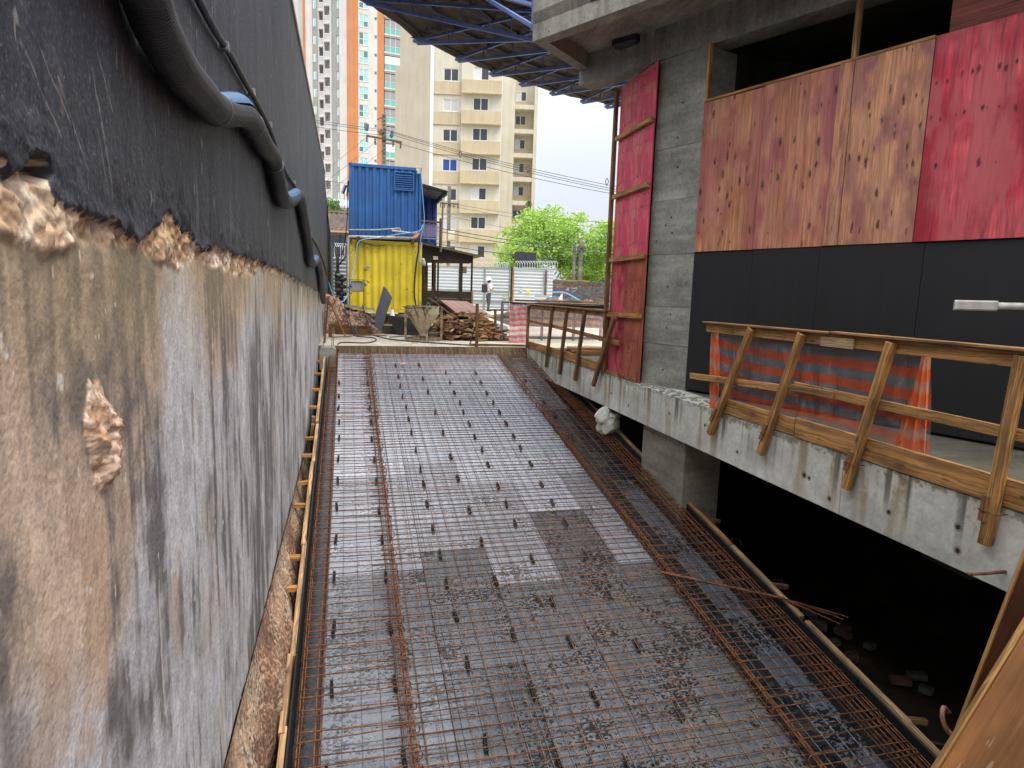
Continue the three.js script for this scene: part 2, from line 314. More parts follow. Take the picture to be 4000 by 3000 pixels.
const sq = rng(313), SCR = Array.from({ length: 22 }, (_, i) => { const z = -1.3 - 4.2 * sq() * sq() - 0.2, y = 1.55 + 0.75 * sq(), l = 0.05 + 0.2 * sq(), a = 0.4 + 0.9 * sq(); return [z, y, z - l * Math.cos(a), y - l * Math.sin(a), 0.002 + 0.002 * sq()]; });
const DRIPS = [[-2.92, 1.28, 0.62, 0.012], [-3.6, 1.25, 0.95, 0.008], [-4.4, 0.5, -0.1, 0.012], [-5.2, 1.2, 0.1, 0.014], [-5.7, 1.0, -0.6, 0.012], [-3.3, -0.3, -1.1, 0.014], [-4.1, -0.5, -1.2, 0.016], [-2.3, 0.3, -0.2, 0.008], [-6.8, 1.2, 0.2, 0.02], [-7.6, 0.8, -0.4, 0.02], [-9, 1.1, -0.2, 0.03]];
function wallCol(z, y) {                               // paint, plaster, stains and exposed ground
  const e = edgeY(z), w = bandW(z), fine = fbm(z * 70, y * 70, 2, 141) - 0.5;
  const st = fbm(z * 14, y * 0.9, 4, 142), st2 = fbm(z * 45, y * 1.6, 3, 143), pat = fbm(z * 1.1, y * 0.8, 4, 144), pat2 = fbm(z * 2.6 + 4, y * 1.5, 4, 145);
  const onBlack = y > e - 0.06, onBare = y < e + 0.06;
  let bl = [52, 52, 55], lo = [170, 160, 150], rock = lo;
  if (onBlack) { // black bituminous coat
  let k = 52 + 26 * (st - 0.5) + 20 * (st2 - 0.5) + 24 * (pat - 0.5) + 12 * fine;
  bl = [k * 0.95, k * 0.99, k * 1.12];
  const spk = fbm(z * 170, y * 150, 2, 169); bl = bl.map((q) => q * (1 + 0.9 * (spk - 0.5))); if (spk > 0.83) bl = mix3(bl, [128, 126, 124], 0.7);
  const pale = ss(0.66, 0.80, fbm(z * 5, y * 1.2, 4, 146)) * (0.35 + 0.3 * st2); bl = mix3(bl, [112, 112, 116], pale);
  const drip = ss(0.70, 0.78, fbm(z * 26, y * 0.7, 3, 147)) * ss(0.4, 0.6, fbm(z * 2, y * 1.6, 2, 148)); bl = mix3(bl, [20, 20, 23], drip * 0.8);
  const scr = fbm(z * 34, y * 9, 3, 149); if (scr > 0.80) bl = mix3(bl, [150, 142, 132], ss(0.80, 0.86, scr) * 0.8);
  const ochre = ss(0.69, 0.80, fbm(z * 9 + 3, y * 3.2, 4, 150)) * ss(-3.2, -1.9, z); bl = mix3(bl, [138, 104, 74], ochre * 0.6);
  for (const [sz, sy, ez, ey, wd] of SCR) { const lz = ez - sz, ly = ey - sy, t = cl(((z - sz) * lz + (y - sy) * ly) / (lz * lz + ly * ly)), d = Math.hypot(z - sz - lz * t, y - sy - ly * t) + 0.004 * fine; if (d < wd) bl = mix3(bl, [166, 158, 146], 0.75 * ss(wd, wd * 0.3, d) * (0.3 + 0.9 * st2)); }
  }
  let rk = 0.5; if (onBare) { // bare lower wall
  const tan = [198, 175, 152], grey = [198, 198, 199], dark = [92, 88, 86], cream = [205, 196, 182], olive = [176, 154, 110];
  const tanness = cl(ss(0.38, 0.62, pat + 0.26 * ss(-3.0, -1.5, z) + 0.5 * (y - 1.0) - 0.10));
  const near = ss(-4.5, -1.8, z), iso = fbm(z * 9, y * 7, 5, 158), iso2 = fbm(z * 24, y * 18, 4, 160), grit = fbm(z * 130, y * 130, 2, 161), hair = fbm(z * 90, y * 4, 3, 157);
  lo = mix3(grey, tan, tanness); lo = lo.map((c) => c * (1 + mx(0.32, 0.12, near) * (st - 0.5) + mx(0.30, 0.08, near) * (st2 - 0.5) + 0.10 * fine + mx(0.2, 0.08, near) * (hair - 0.5) + 0.30 * (iso - 0.5) + 0.24 * (iso2 - 0.5) + 0.20 * (grit - 0.5)));
  lo = mix3(lo, dark, 0.85 * ss(0.43, 0.68, mx(0.55, 0.25, near) * st + mx(0.60, 0.62, near) * pat2 + 0.34 * near * iso - 0.03 * near + 0.16 * (st2 - 0.5) + 0.2 * (iso2 - 0.5) - 0.05));
  lo = mix3(lo, [186, 150, 120], 0.4 * ss(0.62, 0.75, fbm(z * 4 + 2, y * 3.4, 4, 163)) * near);
  lo = mix3(lo, cream, 0.65 * ss(0.60, 0.74, fbm(z * 18 + 7, y * 0.8, 4, 151)) * ss(-3, -6, z));
  lo = mix3(lo, olive, 0.45 * ss(e - 0.55, e - 0.18, y + 0.25 * (st - 0.5)) * (0.5 + 0.7 * pat2));
  for (const [dz, ya, yb, w] of DRIPS) if (Math.abs(z - dz) < 0.05 && y < ya && y > yb) { const d = Math.abs(z - dz - 0.012 * (fbm(y * 5, dz, 3, 164) - 0.5)) / (w * (0.4 + fbm(y * 14, dz * 3, 3, 165))); if (d < 1) lo = mix3(lo, [214, 204, 184], 0.85 * ss(1, 0.6, d) * ss(0.25, 0.45, iso2)); }
  const chip = fbm(z * 26, y * 13, 3, 152); if (chip > 0.82) lo = mix3(lo, [222, 216, 206], 0.8 * ss(0.82, 0.87, chip));
  if (z > -3) { const c = chunkAt(z, y); lo = mix3(lo, [214, 186, 160], ss(-0.02, 0.08, c) * 0.85); if (c > 0) lo = mix3(lo, [168, 128, 98], 0.7 * ss(0.5, 0.62, fbm(z * 45, y * 45, 4, 168))).map((q) => q * (0.62 + 0.76 * fbm(z * 110, y * 110, 3, 153))); }
  // broken edge of ochre and cream ground
  rk = fbm(z * 10, y * 12, 4, 154); const ru = fbm(z * 16 + 9, y * 20, 3, 155);
  rock = mix3([198, 164, 126], [222, 202, 178], ss(0.3, 0.7, rk + 0.25 * (ru - 0.5))); rock = mix3(rock, [172, 122, 82], ss(0.46, 0.8, ru + 0.3 * (fbm(z * 60, y * 60, 2, 166) - 0.5)) * 0.6); rock = rock.map((c) => c * (1 + 0.45 * fine + 0.7 * (fbm(z * 45, y * 45, 4, 159) - 0.5)));
  }
  const black = ss(e - 0.004, e + 0.004, y + 0.03 * fine), inBand = ss(e - w - 0.02, e - w + 0.015, y + 0.05 * (rk - 0.5));
  let c = mix3(lo, rock, inBand); c = mix3(c, bl, black);
  if (black < 0.5) { const run = ss(0.56, 0.66, fbm(z * 30, y * 0.5, 3, 156)) * ss(e - 0.28, e - 0.02, y) * ss(-6, -9, z); c = mix3(c, [30, 29, 31], run); }
  return c;
}
const bWall = tex(512, 512, (u, v) => mono(255 * (0.6 * fbm(u * 30, v * 22, 4, 161, 30, 22) + 0.4 * fbm(u * 90, v * 80, 3, 162, 90, 80))), [0.9, 0.9], false);
{
  const t = thing('retaining_wall', 'tall retaining wall with black painted top and bare stained lower face', 'wall', [wallX, -1.3, -9]);
  const seg = (z0, z1, nz, rows, tw, th) => {
    const y0 = rows[0], y1 = rows[rows.length - 1];
    const T = tex(tw, th, (u, v) => wallCol(mx(z0, z1, u), mx(y0, y1, v)), null, true, false);
    const B = bWall.clone(); B.repeat.set(Math.abs(z1 - z0) / 0.9, (y1 - y0) / 0.9); B.needsUpdate = true;
    const m = mat([1, 1, 1], { map: T, bumpMap: B, bumpScale: 0.0045, roughness: 0.62 });
    const g = sheet(nz, rows.length - 1, (u, v, i, j) => { const z = mx(z0, z1, u), y = rows[j]; let x = wallX + wallDisp(z, y); const low = ss(-1.12, -1.3, y); x -= low * 0.06 * (0.4 + fbm(z * 12, y * 9, 3, 171)); const yy = j || y > 0 ? y : y + 0.16 * (fbm(z * 4, 1, 4, 172) - 0.5); return [x, yy, z, u, (y - y0) / (y1 - y0)]; });
    part(t, 'wall_face', g, m);
  };
  const rows = (ya, yb, f, g2) => { const r = []; let y = ya; while (y < yb - 0.004) { r.push(y); y += (y > 1.22 && y < 1.66) || (f < 0.01 && y > 0.72 && y < 1.08) ? f : g2; } r.push(yb); return r; };
  seg(0.3, -1.1, 40, rows(-1.32, 2.6, 0.03, 0.06), 256, 512);
  seg(-1.1, -3.3, 300, rows(-1.32, 2.6, 0.0075, 0.022), 1792, 1792);
  seg(-3.3, -6.6, 280, rows(-1.32, 2.6, 0.011, 0.03), 1280, 1280);
  seg(0.3, -6.6, 70, rows(2.6, 4.45, 0.1, 0.1), 1024, 512);
  seg(-6.6, -20, 240, rows(-1.32, 4.45, 0.03, 0.07), 1280, 640);
  // sloping end of the wall towards the street
  const P = [[-20, -1.3], [-20, 4.42], [-23, 3.75], [-30, 2.95], [-33, 2.3], [-33, -0.1]];
  { const cp = rounded(P.map(([z, y]) => [z, y]), 0.24, 0); const a = cp.attributes.position, o = []; for (let i = 0; i < a.count; i++) o.push(wallX + 0.015 - a.getZ(i), a.getY(i), a.getX(i)); cp.setAttribute('position', new THREE.Float32BufferAttribute(o, 3)); cp.computeVertexNormals(); part(t, 'wall_end', cp, mat([0.075, 0.077, 0.085], { map: tGrime, roughness: 0.7 })); }
  part(t, 'wall_core', box(-0.95, -3.2, -20, -0.78, 4.44, 2, 0), M.concDark);
  for (let z = 0.6; z > -19.6; z -= 2.55) part(t, 'coping', box(-0.96, 4.452, z - 2.535, -0.575, 4.51, z, 0.006), M.concPale);
  // crumbling footing of clay and mortar under the wall
  const cT = tex(1024, 1024, (u, v) => {
    const a = fbm(u * 5, v * 6, 5, 181, 5, 6), b = fbm(u * 18, v * 18, 4, 182, 18, 18), f = fbm(u * 120, v * 120, 3, 183, 120, 120) - 0.5, m = fbm(u * 9, v * 9, 4, 184, 9, 9);
    let c = mix3([134, 104, 82], [186, 166, 142], ss(0.3, 0.7, a + 0.6 * (b - 0.5) + 0.5 * f)); c = mix3(c, [116, 80, 60], 0.5 * ss(0.4, 0.75, b + 0.6 * f));
    return c.map((k) => k * (1 + 1.1 * f + 0.4 * (b - 0.5)));
  }, [2.2, 2.2]);
  part(t, 'footing', sheet(700, 60, (u, v) => {
    const z = mx(0.5, -13.5, u), top = -1.26, out = 0.02 + 0.16 * ss(0, 0.35, v) * (0.3 + fbm(z * 1.6, 3, 3, 185)) * ss(-12.5, -9, z) + 0.05 * ss(0.4, 1, v);
    const r = 0.11 * (fbm(z * 5, v * 5, 4, 186) - 0.45) * ss(0, 0.15, v) * ss(-13, -8, z); const y = mx(top, -3.0, v);
    const fr = 0.02 * (fbm(z * 18, y * 18, 3, 187) - 0.5) + 0.012 * (fbm(z * 50, y * 50, 2, 188) - 0.5); return [wallX - 0.045 + Math.min(out + r, 0.18) + fr * ss(0, 0.1, v), y, z, z, y];
  }), mat([1, 1, 1], { map: cT, bumpMap: bConc, bumpScale: 0.01, roughness: 0.95 }));
}

// ---------------------------------------------------------------- hoses fixed along the wall
{
  const bRib = tex(64, 8, (u) => mono(255 * (0.5 + 0.5 * Math.sin(u * Math.PI * 2))), [0.011, 0.1], false);
  const tHose = tex(512, 64, (u, v) => { const k = 120 + 110 * (fbm(u * 20, v * 4, 4, 191, 20, 4) - 0.5) + 60; return [k, k, k]; }, [1.5, 0.44]);
  const P = [[2.3, -1.0], [2.13, -1.75], [2.07, -2.09], [2.05, -2.13], [2.02, -2.22], [1.99, -2.44], [2.0, -2.72], [2.01, -2.99], [2.07, -3.32], [2.2, -3.92], [2.22, -4.3], [2.21, -4.77], [2.23, -5.25], [2.16, -5.45], [2.07, -5.68], [2.03, -6.08], [2.13, -6.93], [2.28, -7.7], [2.3, -8.2], [2.15, -8.74], [1.93, -9.54], [1.71, -10.08], [1.67, -11.24], [1.77, -12.42], [1.67, -13.44], [1.42, -14.17], [1.2, -14.9], [0.95, -15.9]].map(([y, z]) => V(-0.53, y, z));
  const t = thing('drain_hose', 'thick black ribbed hose sagging along the black wall', 'hose', [-0.53, 0.9, -8]);
  part(t, 'hose', tube(smooth(P, 420), 0.066, 18), mat([0.062, 0.067, 0.078], { map: tHose, bumpMap: bRib, bumpScale: 0.004, roughness: 0.5 }));
  const blue = mat([0.07, 0.23, 0.52], { map: tGrime, roughness: 0.5 });
  const flap = (z0, z1, k) => { const c = smooth(P, 420).filter((p) => p.z <= z0 && p.z >= z1); part(t, 'blue_lining', sheet(10, c.length - 1, (u, v, i, j) => { const p = c[j], a = mx(0.15, 1.55, u) * Math.PI / 2 + 0.15, s = Math.sin(v * Math.PI), r = 0.070 + 0.03 * s * k; return [p.x - Math.cos(a) * r * 0.7 + 0.0, p.y + Math.sin(a) * r, p.z]; }), blue); };
  flap(-3.1, -4.15, 1); flap(-6.2, -7.75, 0.8); flap(-11.0, -12.5, 0.9); flap(-13.0, -14.0, 0.6);
  for (const z of [-3.05, -4.2, -5.35, -7.8, -9.3, -11.1]) { const c = smooth(P, 420), i = c.findIndex((p) => p.z <= z), q = c[i], d = c[i + 1].clone().sub(c[i - 1]).normalize(), ring = []; const n = V(1, 0, 0), b = V(0, 0, 0).crossVectors(d, n); for (let k = 0; k < 16; k++) { const a = k / 16 * Math.PI * 2; ring.push(q.clone().addScaledVector(n, Math.cos(a) * 0.0685).addScaledVector(b, Math.sin(a) * 0.0685)); } part(t, 'tie_wire', tube(ring, 0.0025, 4, true), M.steel); }
  const Q = [[2.45, -2.0], [2.43, -3.0], [2.43, -3.33], [2.46, -3.78], [2.47, -4.2], [2.49, -4.73], [2.5, -5.54], [2.46, -6.0], [2.4, -6.7], [2.42, -7.83], [2.44, -8.69], [2.26, -10.09], [2.14, -10.88], [2.12, -13.3], [2.02, -15.63], [1.85, -18.31], [1.63, -20.4]].map(([y, z]) => V(-0.575, y, z));
  const c = thing('cable_conduit', 'thin dark cable conduit running above the thick hose', 'conduit', [-0.575, 1.6, -10]);
  part(c, 'conduit', tube(smooth(Q, 240), 0.017, 10), mat([0.09, 0.088, 0.085], { map: tHose, roughness: 0.55 }));
  for (const [y, z] of [[2.43, -3.6], [2.48, -4.55], [2.5, -5.5], [2.43, -7.9], [2.43, -8.8], [2.15, -10.8], [2.12, -13.3]]) part(c, 'clip', box(-0.6, y - 0.012, z - 0.02, -0.552, y + 0.03, z + 0.02, 0.003), M.steel);
}
// ---------------------------------------------------------------- ramp formwork, deck panels and reinforcement
const onRamp = (x, z, h = 0) => V(x, rampY(z) + h, z);
{
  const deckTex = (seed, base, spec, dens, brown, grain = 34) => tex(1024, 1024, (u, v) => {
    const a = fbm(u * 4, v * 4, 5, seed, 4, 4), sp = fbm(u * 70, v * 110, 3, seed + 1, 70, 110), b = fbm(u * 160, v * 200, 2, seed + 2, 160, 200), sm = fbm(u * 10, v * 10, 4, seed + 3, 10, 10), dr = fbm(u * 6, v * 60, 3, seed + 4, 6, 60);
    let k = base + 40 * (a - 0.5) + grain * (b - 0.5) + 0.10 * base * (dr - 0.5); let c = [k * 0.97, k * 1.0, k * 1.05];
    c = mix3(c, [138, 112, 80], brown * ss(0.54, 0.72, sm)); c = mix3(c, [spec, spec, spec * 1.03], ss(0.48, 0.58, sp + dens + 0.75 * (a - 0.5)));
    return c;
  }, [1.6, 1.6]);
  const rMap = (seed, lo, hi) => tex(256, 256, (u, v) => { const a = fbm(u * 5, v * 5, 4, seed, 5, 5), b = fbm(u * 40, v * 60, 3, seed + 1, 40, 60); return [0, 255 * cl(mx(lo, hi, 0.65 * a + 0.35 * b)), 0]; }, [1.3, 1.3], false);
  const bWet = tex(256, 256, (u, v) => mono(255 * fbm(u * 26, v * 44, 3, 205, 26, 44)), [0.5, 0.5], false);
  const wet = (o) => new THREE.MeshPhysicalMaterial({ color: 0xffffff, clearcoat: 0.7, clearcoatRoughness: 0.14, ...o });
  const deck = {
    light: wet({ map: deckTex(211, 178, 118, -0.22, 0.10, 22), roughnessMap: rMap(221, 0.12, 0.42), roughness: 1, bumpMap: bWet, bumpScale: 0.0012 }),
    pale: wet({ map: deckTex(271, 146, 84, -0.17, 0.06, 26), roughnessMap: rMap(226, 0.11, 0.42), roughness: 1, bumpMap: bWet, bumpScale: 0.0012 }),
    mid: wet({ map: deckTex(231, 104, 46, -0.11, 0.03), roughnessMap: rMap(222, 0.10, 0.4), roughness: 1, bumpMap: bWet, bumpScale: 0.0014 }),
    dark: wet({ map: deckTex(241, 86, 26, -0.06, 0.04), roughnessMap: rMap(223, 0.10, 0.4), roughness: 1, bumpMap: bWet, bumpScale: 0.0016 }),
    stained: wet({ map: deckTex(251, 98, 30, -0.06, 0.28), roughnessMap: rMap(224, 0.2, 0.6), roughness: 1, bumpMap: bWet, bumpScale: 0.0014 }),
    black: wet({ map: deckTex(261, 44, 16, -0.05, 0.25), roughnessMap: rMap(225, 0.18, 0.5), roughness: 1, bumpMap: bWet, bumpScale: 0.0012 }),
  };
  const t = thing('ramp_deck', 'wet sloping formwork deck of grey and blackened panels under the steel mesh', 'formwork', [1.9, -2.9, -8.5]);
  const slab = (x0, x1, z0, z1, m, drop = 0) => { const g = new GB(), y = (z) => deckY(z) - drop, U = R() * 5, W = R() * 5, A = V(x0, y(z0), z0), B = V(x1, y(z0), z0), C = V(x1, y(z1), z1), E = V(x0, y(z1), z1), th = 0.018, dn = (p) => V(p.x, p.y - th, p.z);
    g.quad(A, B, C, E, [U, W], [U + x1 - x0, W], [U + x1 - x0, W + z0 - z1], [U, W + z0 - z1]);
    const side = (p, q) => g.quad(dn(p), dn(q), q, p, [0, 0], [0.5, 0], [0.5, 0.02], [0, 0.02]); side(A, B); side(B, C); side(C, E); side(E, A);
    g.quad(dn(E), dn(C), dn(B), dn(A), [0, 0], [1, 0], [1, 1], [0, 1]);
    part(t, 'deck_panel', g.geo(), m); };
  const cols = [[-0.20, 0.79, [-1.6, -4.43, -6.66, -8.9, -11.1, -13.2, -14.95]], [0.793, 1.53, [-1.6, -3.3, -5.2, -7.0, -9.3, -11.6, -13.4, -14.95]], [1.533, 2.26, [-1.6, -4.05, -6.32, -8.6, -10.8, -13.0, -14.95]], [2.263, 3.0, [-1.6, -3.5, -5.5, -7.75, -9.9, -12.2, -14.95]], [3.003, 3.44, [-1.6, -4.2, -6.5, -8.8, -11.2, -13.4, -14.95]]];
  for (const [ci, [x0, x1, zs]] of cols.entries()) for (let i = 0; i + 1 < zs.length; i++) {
    const zm = (zs[i] + zs[i + 1]) / 2; let m = zm < -8.7 ? deck.light : ci >= 3 ? (zm < -7.4 ? deck.pale : deck.stained) : zm < -6.9 ? deck.pale : zm < -5.1 ? deck.mid : deck.dark;  // panels paler uphill: grazing sky sheen put into the colour, beside real stains
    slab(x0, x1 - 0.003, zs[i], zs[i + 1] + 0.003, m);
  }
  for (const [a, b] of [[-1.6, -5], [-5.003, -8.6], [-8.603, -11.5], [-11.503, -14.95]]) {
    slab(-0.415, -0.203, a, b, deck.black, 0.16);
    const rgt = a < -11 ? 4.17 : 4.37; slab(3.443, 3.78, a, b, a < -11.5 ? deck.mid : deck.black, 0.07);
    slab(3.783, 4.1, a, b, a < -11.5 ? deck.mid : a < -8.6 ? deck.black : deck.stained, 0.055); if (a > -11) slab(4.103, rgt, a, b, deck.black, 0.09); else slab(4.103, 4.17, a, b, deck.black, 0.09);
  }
  // bearers that carry the deck
  for (let z = -2.5; z > -14.8; z -= 1.15) part(t, 'bearer', bar([-0.42, deckY(z) - 0.215, z], [4.36, deckY(z) - 0.215, z], 0.07, 0.07), M.pineOld);
  for (let z = -3.0; z > -14.5; z -= 2.3) for (const x of [0.4, 1.6, 2.8, 4.2]) if (deckY(z) > -2.55) part(t, 'prop', bar([x, -2.93, z], [x, deckY(z) - 0.26, z], 0.08, 0.08, [0, 0, 1]), M.pineOld);

  // ------------------------------------------------ side forms
  const L = thing('edge_form', 'pale timber edge form wedged against the stained wall', 'formwork', [-0.46, -2.3, -9]);
  const segs = [[-2.2, -4.62], [-4.55, -5.35], [-5.35, -7.1], [-7.02, -9.05], [-9.08, -10.42], [-10.5, -12.0], [-12.03, -14.1]];
  segs.forEach(([a, b], i) => { const dx = [0, -0.012, 0.004, -0.008, 0.002, -0.006, 0][i], h = [0.125, 0.14, 0.115, 0.13, 0.12, 0.13, 0.115][i];
    part(L, 'edge_board', bar(V(-0.462 + dx, rampY(a) + h - 0.075, a), V(-0.462 + dx, rampY(b) + h - 0.075, b), 0.045, 0.15), M.pinePale); });
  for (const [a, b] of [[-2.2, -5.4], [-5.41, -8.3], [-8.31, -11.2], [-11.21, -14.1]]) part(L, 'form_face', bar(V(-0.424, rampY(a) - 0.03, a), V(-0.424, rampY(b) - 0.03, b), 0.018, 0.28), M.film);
  for (const z of [-13.98, -13.1, -12.18, -11.27, -9.99, -9.39, -8.58, -7.97, -6.87, -6.34, -5.81, -4.75, -3.7, -2.9]) part(L, 'strut', bar(V(-0.625, rampY(z) + 0.055 + rr(-0.02, 0.02), z + rr(-0.03, 0.03)), V(-0.487, rampY(z) + 0.06, z), rr(0.06, 0.075), 0.05), M.pine);
  for (const [z, h] of [[-10.72, 0.12], [-10.5, 0.08], [-10.62, 0.03], [-4.93, 0.1]]) part(L, 'packing_block', bar(V(-0.535 - rr(0, 0.02), rampY(z) + h - 0.18, z), V(-0.53, rampY(z) + h, z), 0.05, 0.14, [0, 0, 1]), M.pineOld);
  const Rt = thing('edge_form', 'dark edge form with weathered timber top beside the open basement', 'formwork', [4.4, -2.3, -7.5]);
  for (const [i, [a, b]] of [[-1.8, -3.95], [-3.9, -5.15], [-5.22, -6.5], [-6.52, -8.1], [-8.55, -10.3], [-10.35, -12.0]].entries()) part(Rt, 'edge_board', bar(V(4.435 + [0.0, 0.012, -0.004, 0.008, 0, 0.006][i], rampY(a) + 0.02, a), V(4.43 + [0.004, 0.0, 0.01, 0, 0.008, 0][i], rampY(b) + 0.02, b), 0.05, 0.13), i === 3 ? M.pine : M.pinePale);
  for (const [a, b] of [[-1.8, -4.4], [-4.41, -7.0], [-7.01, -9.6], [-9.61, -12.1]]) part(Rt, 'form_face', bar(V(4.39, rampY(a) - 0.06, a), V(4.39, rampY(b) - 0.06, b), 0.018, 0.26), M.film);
  for (const z of [-3.2, -4.6, -5.7, -6.5, -7.4, -8.2, -9.6]) { const c = []; for (let k = 0; k <= 14; k++) { const a = k / 14 * Math.PI * 2.4; c.push(V(4.47 + 0.05 * Math.cos(a) + 0.004 * k, rampY(z) + 0.10 + 0.05 * Math.sin(a), z + 0.03 * Math.cos(a * 1.3))); } part(Rt, 'tie_wire', tube(c, 0.0022, 4), M.rustDark); }
  for (const z of [-4.05, -5.9, -7.3, -8.9]) part(Rt, 'side_strut', bar(V(4.46, rampY(z) - 0.03, z), V(4.75, rampY(z) - 0.07, z + 0.04), 0.045, 0.05), M.pineOld);

  // ------------------------------------------------ welded bottom mesh and top mesh
  const bent = (pts, r, s = 5) => tube(pts, r, s, false, false);
  const bm = thing('steel_mesh', 'thin lower reinforcement mesh lying close to the deck', 'rebar mesh', [1.7, -1.3, -8.5]);
  for (let z = -2.6; z > -14.8; z -= 0.15) { const zz = z + rr(-0.006, 0.006); part(bm, 'cross_bar', bent([onRamp(-0.1, zz, -0.036), onRamp(1.7, zz + rr(-0.006, 0.006), -0.038), onRamp(3.42, zz + rr(-0.01, 0.01), -0.036)], 0.003, 4), M.rustDark); }
  for (let x = -0.05; x < 3.42; x += 0.152) part(bm, 'long_bar', bent([onRamp(x, -2.5, -0.041), onRamp(x + rr(-0.01, 0.01), -8, -0.043), onRamp(x, -14.85, -0.041)], 0.0026, 4), M.steel);
  const tm = thing('steel_mesh', 'rusty upper reinforcement mesh held above the ramp deck', 'rebar mesh', [1.75, -1.2, -8.5]);
  for (let z = -2.5, i = 0; z > -14.82; z -= rr(0.088, 0.112), i++) { const a = rr(-0.012, 0.012); part(tm, 'cross_bar', bent([onRamp(0.30 + rr(-0.06, 0.06), z - a, 0.012), onRamp(1.2, z + rr(-0.006, 0.006), 0.010 + rr(-0.003, 0.003)), onRamp(2.4, z + rr(-0.006, 0.006), 0.010 + rr(-0.003, 0.003)), onRamp(3.66 + rr(-0.1, 0.1), z + a, 0.012)], 0.0054), i % 7 === 3 ? M.rust : M.rustTop); }
  for (let x = 0.56; x < 3.40; x += 0.121) part(tm, 'long_bar', bent([onRamp(x + rr(-0.01, 0.01), -2.4, 0.004), onRamp(x + rr(-0.012, 0.012), -5, 0.002), onRamp(x + rr(-0.012, 0.012), -8, 0.003), onRamp(x + rr(-0.012, 0.012), -11.5, 0.002), onRamp(x, -14.8, 0.004)], 0.0036), M.barGrey);
  // starter bars that reach out of the yard slab
  const dw = thing('starter_bars', 'row of short bent starter bars sticking out of the slab edge', 'rebar', [1.9, -0.1, -14.6]);
  for (let x = -0.12; x < 4.05; x += 0.165) { const l = rr(0.38, 0.6), j = rr(-0.05, 0.02); part(dw, 'starter_bar', tube(smooth([[x, -0.05, -14.99], [x + j * 0.2, -0.035, -14.9], [x + j * 0.6, -0.07, -14.78], [x + j, rampY(-14.95 + l) + 0.022, -14.95 + l]], 8), 0.0062, 6), M.dowel); }

  // ------------------------------------------------ edge beam cages: hoops and long bars
  const hoop = (xa, xb, z, ha, hb, da, db, sk) => { const r = 0.025, P = [onRamp(xa + r * 2, z, ha - da), onRamp(xa + r * 0.3, z, ha - da + 0.004), onRamp(xa, z, ha - da + r), onRamp(xa, z + sk * 0.3, ha - r), onRamp(xa + r * 0.3, z + sk * 0.3, ha - r * 0.3), onRamp(xa + r, z + sk * 0.3, ha), onRamp((xa + xb) / 2, z + sk * 0.6, (ha + hb) / 2 - 0.003), onRamp(xb - r, z + sk, hb), onRamp(xb - r * 0.3, z + sk, hb - r * 0.3), onRamp(xb, z + sk, hb - r), onRamp(xb, z + sk, hb - db + r), onRamp(xb - r * 0.3, z + sk, hb - db + 0.004), onRamp(xb - r * 2, z + sk, hb - db)]; return tube(P, 0.0052, 5, false, false); };
  const lc = thing('rebar_cage', 'long rusty rebar cage along the left edge of the ramp', 'rebar cage', [0.05, -1.4, -8.5]);
  for (let z = -2.4, i = 0; z > -14.7; z -= rr(0.07, 0.125), i++) part(lc, 'stirrup', hoop(-0.375 + rr(-0.012, 0.012), 0.49 + rr(-0.02, 0.035), z, 0.05, 0.035 + rr(0, 0.02), 0.22, rr(0.06, 0.085), rr(-0.045, 0.045)), i % 3 ? M.rust : M.rustDark);
  for (const [x, h, r] of [[-0.365, 0.038, 0.006], [-0.365, -0.06, 0.006], [-0.365, -0.16, 0.006], [-0.245, 0.036, 0.006], [-0.23, -0.16, 0.006], [0.435, 0.026, 0.006], [0.462, -0.012, 0.006], [0.48, 0.018, 0.006], [0.40, -0.03, 0.005], [-0.2, 0.03, 0.005]]) part(lc, 'long_bar', bent([-2.3, -5, -8, -11, -14.75].map((z) => onRamp(x + rr(-0.012, 0.012), z, h + rr(-0.005, 0.005))), r), M.rust);
  for (let z = -2.6; z > -14; z -= 0.33) part(lc, 'binding_wire', tube(smooth([onRamp(0.45, z, 0.05), onRamp(0.485, z - 0.02, 0.065), onRamp(0.50, z - 0.06, 0.05), onRamp(0.47, z - 0.05, -0.02)], 6), 0.002, 4, false, false), M.rust);
  const rc = thing('rebar_cage', 'wide rusty rebar cage along the right edge of the ramp below the concrete slab', 'rebar cage', [3.9, -1.4, -8.5]);
  for (let z = -2.4, i = 0; z > -14.6; z -= rr(0.075, 0.13), i++) { const xr = z < -12.35 ? mx(4.12, 4.14, R()) : 4.33; part(rc, 'stirrup', hoop(3.41 + rr(-0.015, 0.02), xr + rr(-0.012, 0.012), z, 0.06 + rr(-0.006, 0.006), 0.055, rr(0.09, 0.12), z < -12 ? 0.08 : 0.16, rr(-0.05, 0.05)), i % 4 ? M.rust : M.rustDark); }
  for (const [x, h] of [[3.425, 0.045], [3.43, -0.03], [3.47, 0.05], [3.52, -0.03], [4.12, 0.042], [4.17, 0.04], [4.22, 0.045], [4.27, 0.043], [4.31, 0.04], [4.305, -0.03], [4.3, -0.09], [4.2, -0.09], [4.13, -0.05]]) { const end = x > 4.13 ? -12.3 : -14.7; part(rc, 'long_bar', bent([-2.3, -4.5, -7, -9.5, end].map((z) => onRamp(x + rr(-0.014, 0.014), z, h + rr(-0.006, 0.006))), 0.0065), M.rust); }
  for (const x of [3.6, 3.72, 3.84, 3.96]) part(rc, 'thin_bar', bent([-2.3, -6, -10, -14.7].map((z) => onRamp(x + rr(-0.01, 0.01), z, -0.035)), 0.003, 4), M.steel);
  for (const x of [3.78, 3.83]) part(rc, 'long_bar', bent([-11.0, -12.5, -14.7].map((z) => onRamp(x - (z + 11) * 0.03, z, 0.075)), 0.0065), M.rust);

